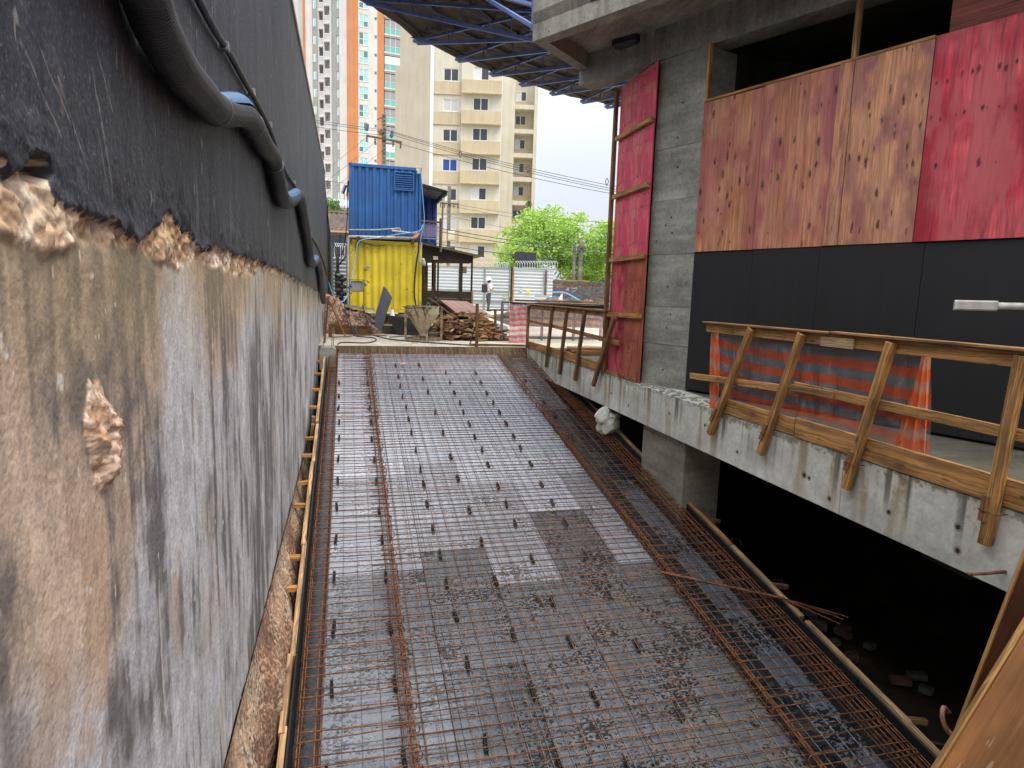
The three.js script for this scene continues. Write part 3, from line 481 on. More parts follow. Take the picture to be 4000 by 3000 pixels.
  // ------------------------------------------------ plastic spacer strips under the mesh
  const sg = []; for (const x of [-0.010, 0.010]) { sg.push(bar([x, 0.024, -0.085], [x, 0.024, 0.085], 0.006, 0.007)); sg.push(bar([x, -0.046, -0.08], [x, -0.046, 0.08], 0.008, 0.006)); }
  for (const z of [-0.075, -0.045, -0.015, 0.015, 0.045, 0.075]) { sg.push(bar([-0.013, 0.0, z], [0.013, 0.0, z], 0.009, 0.05)); sg.push(bar([-0.010, 0.028, z], [-0.010, 0.036, z], 0.008, 0.01, [0, 0, 1])); sg.push(bar([0.010, 0.028, z], [0.010, 0.036, z], 0.008, 0.01, [0, 0, 1])); }
  const spacer = mergeGeometries(sg); spacer.scale(1, 0.6, 1); spacer.rotateX(Math.atan(0.185));
  const spM = mat([0.018, 0.016, 0.015], { roughness: 0.6 });
  const spots = [];
  for (const [x, zs] of [[-0.14, [-12.83, -12.09, -11.48, -10.84, -10.18, -9.45, -8.77, -8.07, -7.33, -6.62, -5.84, -5.1, -4.3]], [0.38, [-13.44, -12.77, -12.08, -11.46, -10.82, -10.12, -9.36, -8.7, -7.91, -7.26, -6.55, -5.76, -5.08, -4.35]], [1.0, [-13.94, -13.2, -12.64, -12.02, -11.49, -10.92, -10.34, -9.67, -9.02, -8.57, -8.02, -7.42, -6.88, -6.36, -5.84, -5.21, -4.38]], [1.5, [-14.01, -13.07, -12.28, -11.22, -10.3, -9.39, -8.7, -7.82, -7.08, -6.33, -5.51, -4.81, -4.1]], [2.01, [-13.46, -12.84, -12.22, -11.69, -11.2, -10.65, -10.1, -9.62, -9.08, -8.41, -7.92, -7.43, -6.68, -5.91, -5.34, -4.67, -4.0]], [2.64, [-13.44, -12.82, -12.19, -11.65, -11.17, -10.64, -10.08, -9.63, -9.05, -8.41, -7.9, -7.39, -6.67, -5.97, -5.2, -4.4]], [3.62, [-12.9, -11.6, -10.9, -9.9]]]) for (const z of zs) spots.push([x, z]);
  for (const [x, z] of spots) { const m = shadowed(new THREE.Mesh(spacer, spM)); m.name = numbered('rebar_spacer'); m.position.set(x + rr(-0.015, 0.015), deckY(z) + 0.031, z); m.rotation.y = rr(-0.12, 0.12); m.userData = { label: 'small black plastic rebar spacer strip under the ramp mesh', category: 'spacer', group: 'black spacer strips under the ramp mesh' }; scene.add(m); }

  // ------------------------------------------------ loose bars and a filled plastic bag on the right cage
  const from = [3.27, -6.11], to = [4.84, -5.1];
  for (let i = 0; i < 6; i++) { const o = (i - 2.5) * 0.016, e = rr(-0.25, 0.05), sp = (i - 2.5) * 0.02; const a = V(from[0] + rr(-0.03, 0.05), rampY(from[1]) + 0.072 + 0.006 * (i % 2), from[1] + o), b = V(4.38, rampY(-5.45) + 0.11 + 0.007 * (i % 2), -5.45 + o * 0.6), c = V(to[0] + e, rampY(-5.3) + 0.075 + 0.012 * (i % 3), to[1] + sp - e * 0.6);
    solo('loose_rebar', ['long loose rebar lying across the right cage, first from the wall side', 'second of the loose rebars crossing the right cage', 'third of the loose rebars crossing the right cage', 'fourth of the loose rebars crossing the right cage', 'fifth of the loose rebars crossing the right cage', 'loose rebar nearest the camera among those crossing the right cage'][i], 'rebar', tube([a, b, c], 0.0062, 6), M.rust, 'loose rebars crossing the right cage'); }
  const bg = thing('plastic_bag', 'knotted whitish plastic bag of dirt sitting on the right rebar cage', 'bag', [4.22, rampY(-9.9) + 0.06, -9.9]);
  const by = rampY(-9.9) + 0.06;
  const bagM = new THREE.MeshPhysicalMaterial({ color: lin(0.74, 0.73, 0.60), roughness: 0.28, transmission: 0.2, thickness: 0, side: THREE.DoubleSide });
  const crumple = (dir, k) => { let r = 9; for (let n = 0; n < 26; n++) { const a = h2(n, k, 331) * 6.283, b = h2(n, k, 332) * 2 - 1, q = Math.sqrt(1 - b * b), d = dir.x * Math.cos(a) * q + dir.y * b + dir.z * Math.sin(a) * q; if (d > 0.05) r = Math.min(r, (0.74 + 0.34 * h2(n, k, 333)) / d); } return Math.min(r, 1.35); };
  const bagGeo = (cx, cy, cz, sx, sy, sz, k, flat0) => { const q = new THREE.IcosahedronGeometry(1, 22), p = q.attributes.position; for (let i = 0; i < p.count; i++) { const d = V(p.getX(i), p.getY(i), p.getZ(i)).normalize(), r = crumple(d, k) * (1 + 0.10 * (fbm(d.x * 4 + d.z * 2.2 + k, d.y * 4 + d.z * 3, 4, 334) - 0.5)); let y = d.y * r; if (y < flat0) y = flat0 + (y - flat0) * 0.1; p.setXYZ(i, cx + d.x * r * sx, cy + y * sy, cz + d.z * r * sz); } q.computeVertexNormals(); return NI(q); };
  part(bg, 'bag_body', bagGeo(4.22, by + 0.15, -9.9, 0.19, 0.185, 0.17, 1, -0.8), bagM); part(bg, 'bag_top', bagGeo(4.16, by + 0.30, -9.92, 0.15, 0.13, 0.13, 5, -0.9), bagM); part(bg, 'bag_fold', bagGeo(4.3, by + 0.30, -9.86, 0.10, 0.07, 0.09, 9, -0.9), bagM);
}
// ---------------------------------------------------------------- concrete building on the right
const WA = 20.8 * D2R, wd = [Math.sin(WA), Math.cos(WA)];                 // plan direction of the boarded front, towards the camera
const wp = (s, y, o = 0) => V(4.62 + wd[0] * s - wd[1] * o, y, -8.16 + wd[1] * s + wd[0] * o);   // s along the front, o out towards the camera
const tEdge = tex(2048, 192, (u, v) => {
  const z = u * 13, y = v * 0.56, a = fbm(z * 1.4, y * 3, 5, 401), b = fbm(z * 30, y * 30, 3, 402) - 0.5, st = fbm(z * 7, y * 0.7, 4, 403), st2 = fbm(z * 16 + 3, y * 0.6, 3, 404);
  let k = 212 + 60 * (a - 0.5) + 34 * b + 30 * (fbm(z * 9, y * 9, 4, 405) - 0.5); let c = [k, k * 0.995, k * 0.95];
  c = mix3(c, [148, 124, 84], 0.8 * ss(0.55, 0.74, st + 0.2 * (b)) * (0.35 + 0.65 * v)); c = mix3(c, [92, 90, 84], 0.8 * ss(0.60, 0.76, st2) * ss(0.1, 0.9, v + 0.3 * (a - 0.5)));
  c = mix3(c, [110, 106, 92], 0.7 * ss(0.86, 1.0, v + 0.3 * (b + a - 0.5)));
  for (const [hz, hy, r] of [[9.2, 0.36, 0.018], [9.9, 0.22, 0.02], [9.97, 0.21, 0.014], [10.25, 0.1, 0.016], [8.1, 0.33, 0.014], [7.2, 0.30, 0.014], [11.5, 0.3, 0.018], [11.52, 0.13, 0.018], [5.2, 0.26, 0.014], [5.9, 0.18, 0.014], [8.8, 0.17, 0.014], [10.9, 0.2, 0.016]]) { const d = Math.hypot((z - hz), (y - hy)); if (d < r) c = [46, 40, 38]; else if (d < r * 1.9) c = mix3(c, [120, 104, 84], 0.5); }
  return c;
}, null);
{
  const b = thing('concrete_building', 'raw concrete building frame with floor slab, columns and overhanging roof', 'building', [5, -2.9, -8]);
  const bEdge = bConc.clone(); bEdge.repeat.set(13, 0.56); bEdge.needsUpdate = true;
  // floor slab: edge beam in pours with fine joints, rest of the slab behind it
  const pours = [-14.96, -13.95, -13.1, -11.65, -9.95, -8.05, -6.15, -4.62, -2.2, 2.5];
  for (let i = 0; i + 1 < pours.length; i++) {
    const z0 = pours[i] + 0.003, z1 = pours[i + 1] - 0.003, g = new GB(), x = 4.2 + [0, 0.004, -0.002, 0.003, 0, 0.002, -0.002, 0.001, 0][i];
    const U = (z) => (z + 15) / 13, c = 0.012;
    g.quad(V(x, -0.55, z0), V(x, -0.55, z1), V(x, -c, z1), V(x, -c, z0), [U(z0), 0], [U(z1), 0], [U(z1), 0.97], [U(z0), 0.97]);
    g.quad(V(x, -c, z0), V(x, -c, z1), V(x + c, 0, z1), V(x + c, 0, z0), [U(z0), 0.97], [U(z1), 0.97], [U(z1), 1], [U(z0), 1]);
    g.quad(V(x + c, 0, z0), V(x + c, 0, z1), V(4.6, 0, z1), V(4.6, 0, z0), [U(z0), 0.2], [U(z1), 0.2], [U(z1), 0.9], [U(z0), 0.9]);
    g.quad(V(4.6, -0.55, z0), V(4.6, -0.55, z1), V(x, -0.55, z1), V(x, -0.55, z0), [U(z0), 0], [U(z1), 0], [U(z1), 0.9], [U(z0), 0.9]);
    g.quad(V(x, -0.55, z0), V(x, 0, z0), V(4.6, 0, z0), V(4.6, -0.55, z0), [0, 0], [0, 1], [0.03, 1], [0.03, 0]); g.quad(V(x, -0.55, z1), V(4.6, -0.55, z1), V(4.6, 0, z1), V(x, 0, z1), [0, 0], [0.03, 0], [0.03, 1], [0, 1]);
    part(b, 'slab_edge', g.geo(), mat([0.88, 0.87, 0.83], { map: tEdge, bumpMap: bEdge, bumpScale: 0.003, roughness: 0.88 }));
  }
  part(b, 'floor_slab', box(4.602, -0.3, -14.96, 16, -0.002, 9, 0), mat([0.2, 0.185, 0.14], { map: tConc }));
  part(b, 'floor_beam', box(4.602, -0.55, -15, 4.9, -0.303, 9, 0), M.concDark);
  // mortar crumbs and rough screed along the slab edge by the column
  { const g = []; for (let i = 0; i < 90; i++) { const s = rr(0.008, 0.035), x = 4.22 + Math.abs(rr(-0.22, 0.22)), z = rr(-9.3, -6.3); const q = new THREE.IcosahedronGeometry(s, 0); q.scale(rr(0.8, 1.6), rr(0.4, 0.8), rr(0.8, 1.6)); q.rotateY(rr(0, 6)); q.translate(x, s * 0.3, z); g.push(flat(q)); } const m = part(b, 'mortar_crumbs', g, M.conc); m.userData.kind = 'stuff'; }
  // column in pour lifts, tie holes left by the formwork
  const lifts = [-0.002, 0.62, 1.16, 1.905, 2.66, 3.38, 3.6, 4.6], cT = tConc.clone(); cT.needsUpdate = true;
  const colM = mat([0.58, 0.57, 0.50], { map: cT, bumpMap: bConc, bumpScale: 0.004, roughness: 0.85 });
  for (let i = 0; i + 1 < lifts.length; i++) { const o = [0, 0.006, -0.003, 0.004, 0, 0.005, -0.002][i], y0 = lifts[i] + 0.004, y1 = lifts[i + 1]; part(b, 'column_lift', bar(wp(-0.425, y0, -0.3 + o), wp(-0.425, y1, -0.3 + o), 0.85, 0.6, [wd[1], 0, -wd[0]], 0.006), colM); }
  for (const [s, y] of [[-0.43, 0.25], [-0.41, 0.86], [-0.44, 1.45], [-0.42, 2.2], [-0.45, 2.42], [-0.40, 3.1], [-0.43, 3.5], [-0.38, 3.95], [-0.55, 2.32], [-0.7, 2.1], [-0.35, 1.06]]) { const q = new THREE.CylinderGeometry(0.014, 0.014, 0.008, 10); q.rotateX(Math.PI / 2); q.rotateY(-Math.PI / 2 + WA + Math.PI / 2); const p = wp(s, y, 0.005); q.translate(p.x, p.y, p.z); part(b, 'tie_hole', NI(q), M.black); }
  // column under the slab, basement walls
  part(b, 'basement_column', box(4.3, -3.0, -8.75, 4.85, -0.552, -7.5, 0.01), mat([0.54, 0.49, 0.40], { map: tConc, bumpMap: bConc, bumpScale: 0.004 }));
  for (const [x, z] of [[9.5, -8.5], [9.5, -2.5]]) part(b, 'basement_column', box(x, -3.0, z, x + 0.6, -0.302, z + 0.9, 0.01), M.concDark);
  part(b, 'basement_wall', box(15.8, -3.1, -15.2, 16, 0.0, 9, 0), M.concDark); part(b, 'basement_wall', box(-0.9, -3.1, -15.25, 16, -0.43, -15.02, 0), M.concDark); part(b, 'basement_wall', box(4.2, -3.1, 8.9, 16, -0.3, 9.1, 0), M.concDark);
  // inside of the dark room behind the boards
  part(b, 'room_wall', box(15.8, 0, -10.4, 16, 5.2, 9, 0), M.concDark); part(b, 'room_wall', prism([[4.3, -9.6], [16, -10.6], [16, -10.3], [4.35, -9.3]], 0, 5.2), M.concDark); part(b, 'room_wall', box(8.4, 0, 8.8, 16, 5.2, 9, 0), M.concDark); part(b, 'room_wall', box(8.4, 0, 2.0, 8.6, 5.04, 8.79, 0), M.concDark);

  // roof: beam over the front, overhanging slab, deep outer beam and end beam
  const BA = 25 * D2R, bd = [Math.sin(BA), Math.cos(BA)], c0 = [4.50, -8.52];
  const bp = (s, o) => [c0[0] + bd[0] * s - bd[1] * o, c0[1] + bd[1] * s + bd[0] * o];
  const strip = (f, s0, s1, o0, o1) => [f(s0, o0), f(s1, o0), f(s1, o1), f(s0, o1)];
  const beamM = mat([0.50, 0.50, 0.46], { map: tConc, bumpMap: bConc, bumpScale: 0.004, roughness: 0.88 });
  for (const [a, c] of [[-2.05, -0.55], [-0.545, 1.25], [1.255, 3.6], [3.605, 8.5]]) part(b, 'roof_beam', prism(strip(bp, a, c, -0.32, 0.03), 4.602, 5.06), beamM);
  const FA = 29 * D2R, fd = [Math.sin(FA), Math.cos(FA)], f0 = [2.56, -9.42];
  const fp = (s, o) => [f0[0] + fd[0] * s + fd[1] * o, f0[1] + fd[1] * s - fd[0] * o];
  const e0 = fp(0, 0), e1 = fp(9, 0), w0 = bp(-2.05, -0.3), w1 = bp(9, -0.3);
  part(b, 'roof_slab', prism([e0, e1, w1, w0], 5.04, 5.2), mat([0.60, 0.52, 0.46], { map: tConc, bumpMap: bConc, bumpScale: 0.004 }));
  part(b, 'roof_slab', prism([w0, w1, [8.4, 9], [16, 9], [16, -10.4], [6, -10.4]], 5.045, 5.205), M.concDark);
  for (const [a, c] of [[0, 1.98], [1.985, 5.1], [5.105, 9]]) part(b, 'fascia_beam', prism(strip(fp, a, c, 0, 0.2), 4.82, 6.1), mat([0.60, 0.56, 0.48], { map: tConc, bumpMap: bConc, bumpScale: 0.004, roughness: 0.88 }));
  const eb = bp(-2.05, 0.0); const ed = Math.hypot(eb[0] - f0[0], eb[1] - f0[1]), en = [(eb[0] - f0[0]) / ed, (eb[1] - f0[1]) / ed];
  part(b, 'end_beam', prism([[f0[0] + en[0] * 0.02, f0[1] + en[1] * 0.02], [eb[0] + en[0] * 0.3, eb[1] + en[1] * 0.3], [eb[0] + en[0] * 0.3 - en[1] * 0.18, eb[1] + en[1] * 0.3 + en[0] * 0.18], [f0[0] + en[0] * 0.1 - en[1] * 0.18, f0[1] + en[1] * 0.1 + en[0] * 0.18]], 4.823, 5.6), mat([0.56, 0.50, 0.45], { map: tConc, bumpMap: bConc, bumpScale: 0.004 }));
  // dark ceiling lamp
  const lp = thing('ceiling_lamp', 'dark rectangular lamp fixed under the concrete overhang', 'lamp', [4.05, 4.96, -9.45]);
  part(lp, 'housing', bar([3.93, 4.985, -9.62], [4.16, 4.985, -9.28], 0.3, 0.1, [0, 1, 0], 0.02), M.black); part(lp, 'lens', bar([3.95, 4.93, -9.58], [4.14, 4.93, -9.32], 0.24, 0.012, [0, 1, 0], 0.003), mat([0.05, 0.05, 0.055], { roughness: 0.2 }));
}

// ---------------------------------------------------------------- plywood boards closing the front
{
  const ply = (seed, o) => tex(512, 1024, (u, v) => {
    const gr = fbm(u * 46, v * 4, 4, seed), fine = fbm(u * 200, v * 16, 2, seed + 1) - 0.5, blot = fbm(u * 3, v * 4, 4, seed + 2), blot2 = fbm(u * 4 + 5, v * 5, 5, seed + 3), wear = fbm(u * 9, v * 3, 4, seed + 4);
    let c = mix3(o.a, o.b, ss(0.35, 0.65, blot)); c = c.map((k) => k * (0.72 + 0.56 * gr + 0.34 * fine));
    c = mix3(c, o.stain, o.amount * ss(0.42, 0.74, blot2 + 0.3 * (gr - 0.5) + (o.edge ? 0.3 * ss(0.75, 1, u) + 0.12 * ss(0.2, 0, u) : 0)));
    c = mix3(c, o.worn ?? [196, 146, 120], (o.wornAmount ?? 0.35) * ss(0.54, 0.72, wear));
    for (const [x, y, a] of o.knots) { const dx = (u - x) * o.w * (1 + 0.5 * fine), dy = (v - y) * 1.95; const k2 = 0.45 + 0.9 * Math.abs(Math.sin(x * 91 + y * 57)), d = Math.hypot(dx / (0.010 + 0.006 * a), dy / (0.024 + 0.022 * a)) / k2 + 0.9 * (vn(u * 90, v * 90, seed + 9) - 0.5); if (d < 1.7) c = mix3(c, [44, 22, 18], (0.35 + 0.55 * Math.abs(Math.sin(x * 37 + y * 71))) * ss(1.7, 0.2, d)); }
    return c;
  }, null);
  const kr = rng(77), knots = (n) => Array.from({ length: n }, () => [kr(), kr(), kr()]);
  const rowsOf = (ys, n) => ys.flatMap((y) => Array.from({ length: n }, (_, i) => [(i + kr() * 0.9) / n, y + (kr() - 0.5) * 0.03, kr() * 0.5 - 0.35]));
  const P1 = ply(501, { a: [176, 116, 78], b: [190, 130, 92], stain: [140, 60, 78], amount: 0.42, edge: true, w: 0.93, knots: knots(34) });
  const P2 = ply(521, { a: [182, 118, 86], b: [192, 130, 98], stain: [144, 58, 84], amount: 0.5, edge: true, w: 0.93, knots: knots(22) });
  const P3 = ply(541, { a: [196, 138, 100], b: [202, 148, 104], stain: [120, 62, 82], amount: 0.55, edge: true, w: 0.93, knots: knots(30) });
  const P4 = ply(561, { a: [182, 46, 62], b: [198, 82, 88], stain: [150, 18, 34], amount: 0.8, w: 1.4, worn: [196, 96, 96], wornAmount: 0.75, knots: rowsOf([0.78, 0.6], 15).concat(rowsOf([0.36], 5)) });
  const P5 = ply(581, { a: [208, 78, 92], b: [220, 104, 106], stain: [214, 40, 90], amount: 0.6, w: 0.7, worn: [214, 128, 118], wornAmount: 0.6, knots: rowsOf([0.9, 0.72, 0.2], 9) });
  const pm = (t, r = 0.68) => mat([0.9, 0.86, 0.86], { map: t, bumpMap: bWood, bumpScale: 0.001, roughness: r });
  const M1 = pm(P1), M2 = pm(P2), M3 = pm(P3), M4 = pm(P4), M5 = pm(P5), M6 = mat([0.72, 0.42, 0.36], { map: P1, roughness: 0.75 });
  const board = (t, name, s0, s1, y0, y1, m, o = 0.02, th = 0.018) => { const g = new GB(), a = wp(s0, y0, o), b = wp(s1, y0, o), c = wp(s1, y1, o), d = wp(s0, y1, o), A = wp(s0, y0, o - th), B = wp(s1, y0, o - th), C = wp(s1, y1, o - th), E = wp(s0, y1, o - th);
    g.quad(a, b, c, d, [0, 0], [1, 0], [1, 1], [0, 1]); g.quad(B, A, E, C, [0, 0], [1, 0], [1, 1], [0, 1]); g.quad(d, c, C, E, [0, 0.96], [1, 0.96], [1, 0.99], [0, 0.99]); g.quad(A, B, b, a, [0, 0.01], [1, 0.01], [1, 0.03], [0, 0.03]); g.quad(A, a, d, E, [0.01, 0], [0.03, 0], [0.03, 1], [0.01, 1]); g.quad(b, B, C, c, [0.97, 0], [0.99, 0], [0.99, 1], [0.97, 1]);
    return part(t, name, g.geo(), m); };
  const h = thing('hoarding', 'boarded front of stained pink and orange plywood above black sheets', 'hoarding', [5.3, 0, -6.3]);
  board(h, 'plywood_sheet', 0.01, 0.915, 1.925, 3.86, M1, 0.024); board(h, 'plywood_sheet', 0.918, 1.83, 1.93, 3.875, M2, 0.02);
  board(h, 'plywood_sheet', 1.838, 2.0, 1.935, 3.88, M3, 0.03); board(h, 'plywood_sheet', 2.006, 2.785, 1.935, 3.885, M3, 0.022);
  board(h, 'plywood_sheet', 2.80, 4.25, 1.935, 3.90, M4, 0.036); board(h, 'plywood_sheet', 4.255, 5.7, 1.935, 3.9, M4, 0.03); board(h, 'plywood_sheet', 2.88, 5.7, 3.925, 4.6, mat([0.36, 0.10, 0.08], { map: tWood, roughness: 0.75 }), -0.03);
  board(h, 'plywood_sheet', 5.705, 11, 0, 4.6, M4, 0.02);
  const blk = mat([0.013, 0.012, 0.013], { map: tGrime, roughness: 0.7 });
  for (const [a, b2] of [[0.0, 0.915], [0.92, 1.8], [1.805, 2.9], [2.905, 4.3], [4.305, 5.7]]) board(h, 'black_sheet', a, b2, 0.03, 1.915 + 0.012 * (a % 1), blk, 0.006 + 0.003 * (a % 2));
  part(h, 'top_batten', bar(wp(0.02, 3.885, 0.01), wp(2.78, 3.905, 0.01), 0.04, 0.03), M.pine);
  part(h, 'upright', bar(wp(0.04, 3.87, 0.0), wp(0.03, 4.6, 0.0), 0.07, 0.04, [wd[0], 0, wd[1]]), M.pine); part(h, 'upright', bar(wp(1.98, 3.9, 0.0), wp(1.98, 4.6, 0.0), 0.07, 0.05, [wd[0], 0, wd[1]]), M.pineOld);

  // narrow pink boarded panel between column and yard
  const p = thing('hoarding', 'narrow pink boarded panel with timber battens beside the column', 'hoarding', [4.25, 0, -9.5]);
  const side = (z0, z1, y0, y1, m, o = 0) => { const g = new GB(), x = 4.24 - o; const q = (xx) => [V(xx, y0, z0), V(xx, y0, z1), V(xx, y1, z1), V(xx, y1, z0)]; const a = q(x), b = q(x + 0.018), T = [[0, 0], [1, 0], [1, 1], [0, 1]]; g.quad(...a, ...T); g.quad(b[1], b[0], b[3], b[2], ...T); for (let i = 0; i < 4; i++) { const j = (i + 1) % 4; g.quad(a[j], a[i], b[i], b[j], [0, 0], [0.03, 0], [0.03, 0.03], [0, 0.03]); } part(p, 'plywood_sheet', g.geo(), m); };
  const ys = [0.02, 1.0, 1.88, 2.89, 3.79, 4.58];
  for (let i = 0; i < 5; i++) { const y0 = ys[i] + 0.004, y1 = ys[i + 1] - 0.004; if (i === 4) side(-10.12, -8.86, y0, y1, M5); else { side(-10.12, -9.55, y0, y1, i < 2 ? M4 : M5, 0.002); side(-9.546, -8.86, y0, y1, i < 1 ? M6 : i < 2 ? M6 : M5, 0.005); } }
  for (const [y, e] of [[1.0, 0.05], [1.88, 0.03], [2.89, 0.04], [3.79, 0.02]]) part(p, 'batten', bar([4.20, y - e * 0.3, -10.14], [4.20, y + e * 0.2, -8.86], 0.045, 0.07), M.pine);
  part(p, 'edge_post', bar([4.19, 0.0, -10.16], [4.19, 2.3, -10.17], 0.06, 0.08, [0, 0, 1]), M.woodBrown); part(p, 'edge_post', bar([4.20, 2.25, -10.20], [4.20, 4.55, -10.2], 0.06, 0.07, [0, 0, 1]), M.woodBrown);
  part(p, 'sill_board', bar([4.23, 0.03, -10.1], [4.23, 0.03, -8.95], 0.05, 0.06), M.pineOld);
}

// ---------------------------------------------------------------- timber guard rails on the slab edge
{
  const a = thing('guard_rail', 'orange timber guard rail with leaning posts along the near slab edge', 'guard rail', [4.17, -0.3, -5]);
  for (const [zb, zt] of [[-6.7, -6.05], [-5.72, -5.26], [-4.52, -4.21], [-3.25, -3.18], [-1.9, -1.85]]) { part(a, 'post', bar([4.155, -0.28, zb], [4.155, 1.0, zt], 0.06, 0.075, [0, 0, 1], 0.005), M.pine); part(a, 'cleat', bar([4.125, -0.12, mx(zb, zt, 0.12) - 0.03], [4.125, 0.06, mx(zb, zt, 0.27) - 0.03], 0.03, 0.05, [0, 0, 1]), M.pineOld); part(a, 'binding_wire', tube([[4.10, -0.04, mx(zb, zt, 0.19) - 0.055], [4.11, -0.05, mx(zb, zt, 0.19) + 0.06], [4.19, -0.04, mx(zb, zt, 0.19) + 0.08]], 0.004, 5), M.rustDark); }
  part(a, 'top_rail', bar([4.20, 0.955, -7.0], [4.20, 0.965, -4.75], 0.025, 0.10), M.pine); part(a, 'top_rail', bar([4.203, 0.965, -5.0], [4.203, 0.975, -1.5], 0.025, 0.10), M.pine);
  part(a, 'cap_board', bar([4.19, 1.018, -7.02], [4.19, 1.03, -4.9], 0.10, 0.02), M.pineOld); part(a, 'cap_board', bar([4.19, 1.035, -4.89], [4.19, 1.045, -1.5], 0.10, 0.022), M.pineOld);
  part(a, 'splice_block', bar([4.178, 0.95, -5.02], [4.178, 0.955, -4.62], 0.02, 0.09), M.pinePale);
  part(a, 'mid_rail', bar([4.195, 0.33, -7.3], [4.195, 0.47, -5.0], 0.025, 0.075), M.pine); part(a, 'mid_rail', bar([4.20, 0.49, -5.35], [4.20, 0.49, -1.5], 0.025, 0.08), M.pine);
  part(a, 'mid_rail_splice', bar([4.172, 0.47, -5.36], [4.172, 0.485, -4.8], 0.02, 0.07), M.pineOld);
  part(a, 'toe_board', bar([4.212, 0.085, -6.6], [4.212, 0.09, -5.3], 0.03, 0.17), M.pine); part(a, 'toe_board', bar([4.205, 0.095, -5.28], [4.205, 0.10, -1.5], 0.03, 0.19), M.pine);
  // striped safety net tied inside the near rail
  const tNet = tex(512, 512, (u, v) => { const w = v * 5 + 0.10 * Math.sin(u * 7) + 0.06 * fbm(u * 8, v * 3, 3, 603), s = (w % 1 + 1) % 1, or = s < 0.52, m = ((Math.floor(u * 256) % 2) + (Math.floor(v * 256) % 2)) * 12; const k = fbm(u * 30, v * 30, 3, 601) * 40 - 20, fo = 45 * ss(0.55, 0.75, fbm(u * 40, v * 3, 3, 602)); return or ? [204 + k, 100 + k * 0.6 - m, 44 + k * 0.4, 132 + fo] : [160 + k - m, 158 + k - m, 164 + k - m, 84 + fo]; }, null);
  const netM = mat([1, 1, 1], { map: tNet, transparent: true, side: THREE.DoubleSide, roughness: 0.8 });
  const fold = (z, y) => 0.02 * Math.sin(z * 23 + y * 2) * ss(0.95, 0.4, y) + 0.06 * (fbm(z * 4, y * 2.5, 3, 611) - 0.5);
  const nt = thing('safety_net', 'orange and grey striped safety net hanging inside the near guard rail', 'net', [4.27, 0.02, -5.4]);
  part(nt, 'net_sheet', sheet(130, 40, (u, v) => { const z = mx(mx(-6.72, -3.82, u), mx(-6.92, -3.93, u), v), y = mx(0.03, 0.93 - 0.05 * Math.sin(u * Math.PI), v); return [4.262 + fold(z, y), y, z + ss(0.05, 0, u) * 0.03 * Math.sin(v * 14), u, v]; }), netM);
  const tGat = tex(128, 256, (u, v) => { const s = ((v * 5 + 0.2 * Math.sin(u * 20)) % 1 + 1) % 1, k = 60 * (fbm(u * 20, v * 4, 3, 604) - 0.5); return s < 0.52 ? [220 + k, 104 + k, 48 + k * 0.5, 200] : [212 + k, 150 + k, 120 + k, 150]; }, null), gatM = mat([1, 1, 1], { map: tGat, transparent: true, side: THREE.DoubleSide, roughness: 0.8 });
  part(nt, 'net_gather', sheet(18, 30, (u, v) => { const w = mx(0.34, 0.05, v), z = -3.95 + (u - 0.7) * w; return [4.235 + 0.03 * Math.sin(u * 16), mx(0.02, 0.92, v), z, u, v]; }), gatM); part(nt, 'net_gather', sheet(18, 30, (u, v) => { const w = mx(0.12, 0.10, v) + 0.09 * Math.sin(v * 3.1), z = -6.83 + (u - 0.35) * w - 0.06 * v; return [4.238 + 0.03 * Math.sin(u * 15 + v * 4), mx(0.0, 0.93, v), z, u, v]; }), gatM);
  // far rail
  const f = thing('guard_rail', 'brown timber guard rail at the top of the ramp by the pink panel', 'guard rail', [4.17, -0.3, -12.5]);
  for (const [zb, yb, zt] of [[-14.85, 0.0, -14.84], [-13.28, -0.27, -12.98], [-12.36, -0.3, -12.05], [-11.42, -0.3, -11.07]]) part(f, 'post', bar([4.155, yb, zb], [4.155, 1.0, zt], 0.06, 0.075, [0, 0, 1], 0.005), M.woodBrown);
  part(f, 'post', bar([4.13, -0.25, -10.42], [4.13, 0.95, -9.66], 0.065, 0.075, [0, 0, 1], 0.005), M.woodBrown);
  part(f, 'top_rail', bar([4.20, 0.965, -14.85], [4.20, 0.985, -12.4], 0.03, 0.09), M.pineOld); part(f, 'top_rail', bar([4.20, 0.985, -12.39], [4.20, 0.985, -10.1], 0.03, 0.09), M.pineOld); part(f, 'cap_board', bar([4.18, 1.035, -14.88], [4.18, 1.05, -10.05], 0.10, 0.02), M.pineOld);
  part(f, 'mid_rail', bar([4.195, 0.64, -14.85], [4.195, 0.61, -12.1], 0.025, 0.07), M.pineOld); part(f, 'mid_rail', bar([4.185, 0.61, -12.2], [4.175, 0.555, -9.5], 0.03, 0.075), M.pineOld);
  part(f, 'toe_board', bar([4.21, 0.075, -14.85], [4.21, 0.09, -12.9], 0.03, 0.17), M.pine); part(f, 'toe_board', bar([4.21, 0.08, -12.89], [4.21, 0.09, -11.4], 0.03, 0.17), M.pine); part(f, 'toe_board', bar([4.21, 0.075, -11.39], [4.21, 0.08, -10.45], 0.03, 0.17), M.pine);
  part(f, 'cross_rail', bar([4.2, 0.99, -10.15], [6.2, 0.99, -10.3], 0.03, 0.09), M.pineOld); part(f, 'back_post', bar([4.75, 0, -10.55], [4.75, 0.95, -10.55], 0.05, 0.07, [0, 0, 1]), M.pineOld); part(f, 'back_post', bar([4.28, 0, -10.32], [4.28, 1.0, -10.3], 0.07, 0.07, [0, 0, 1]), M.woodBrown);
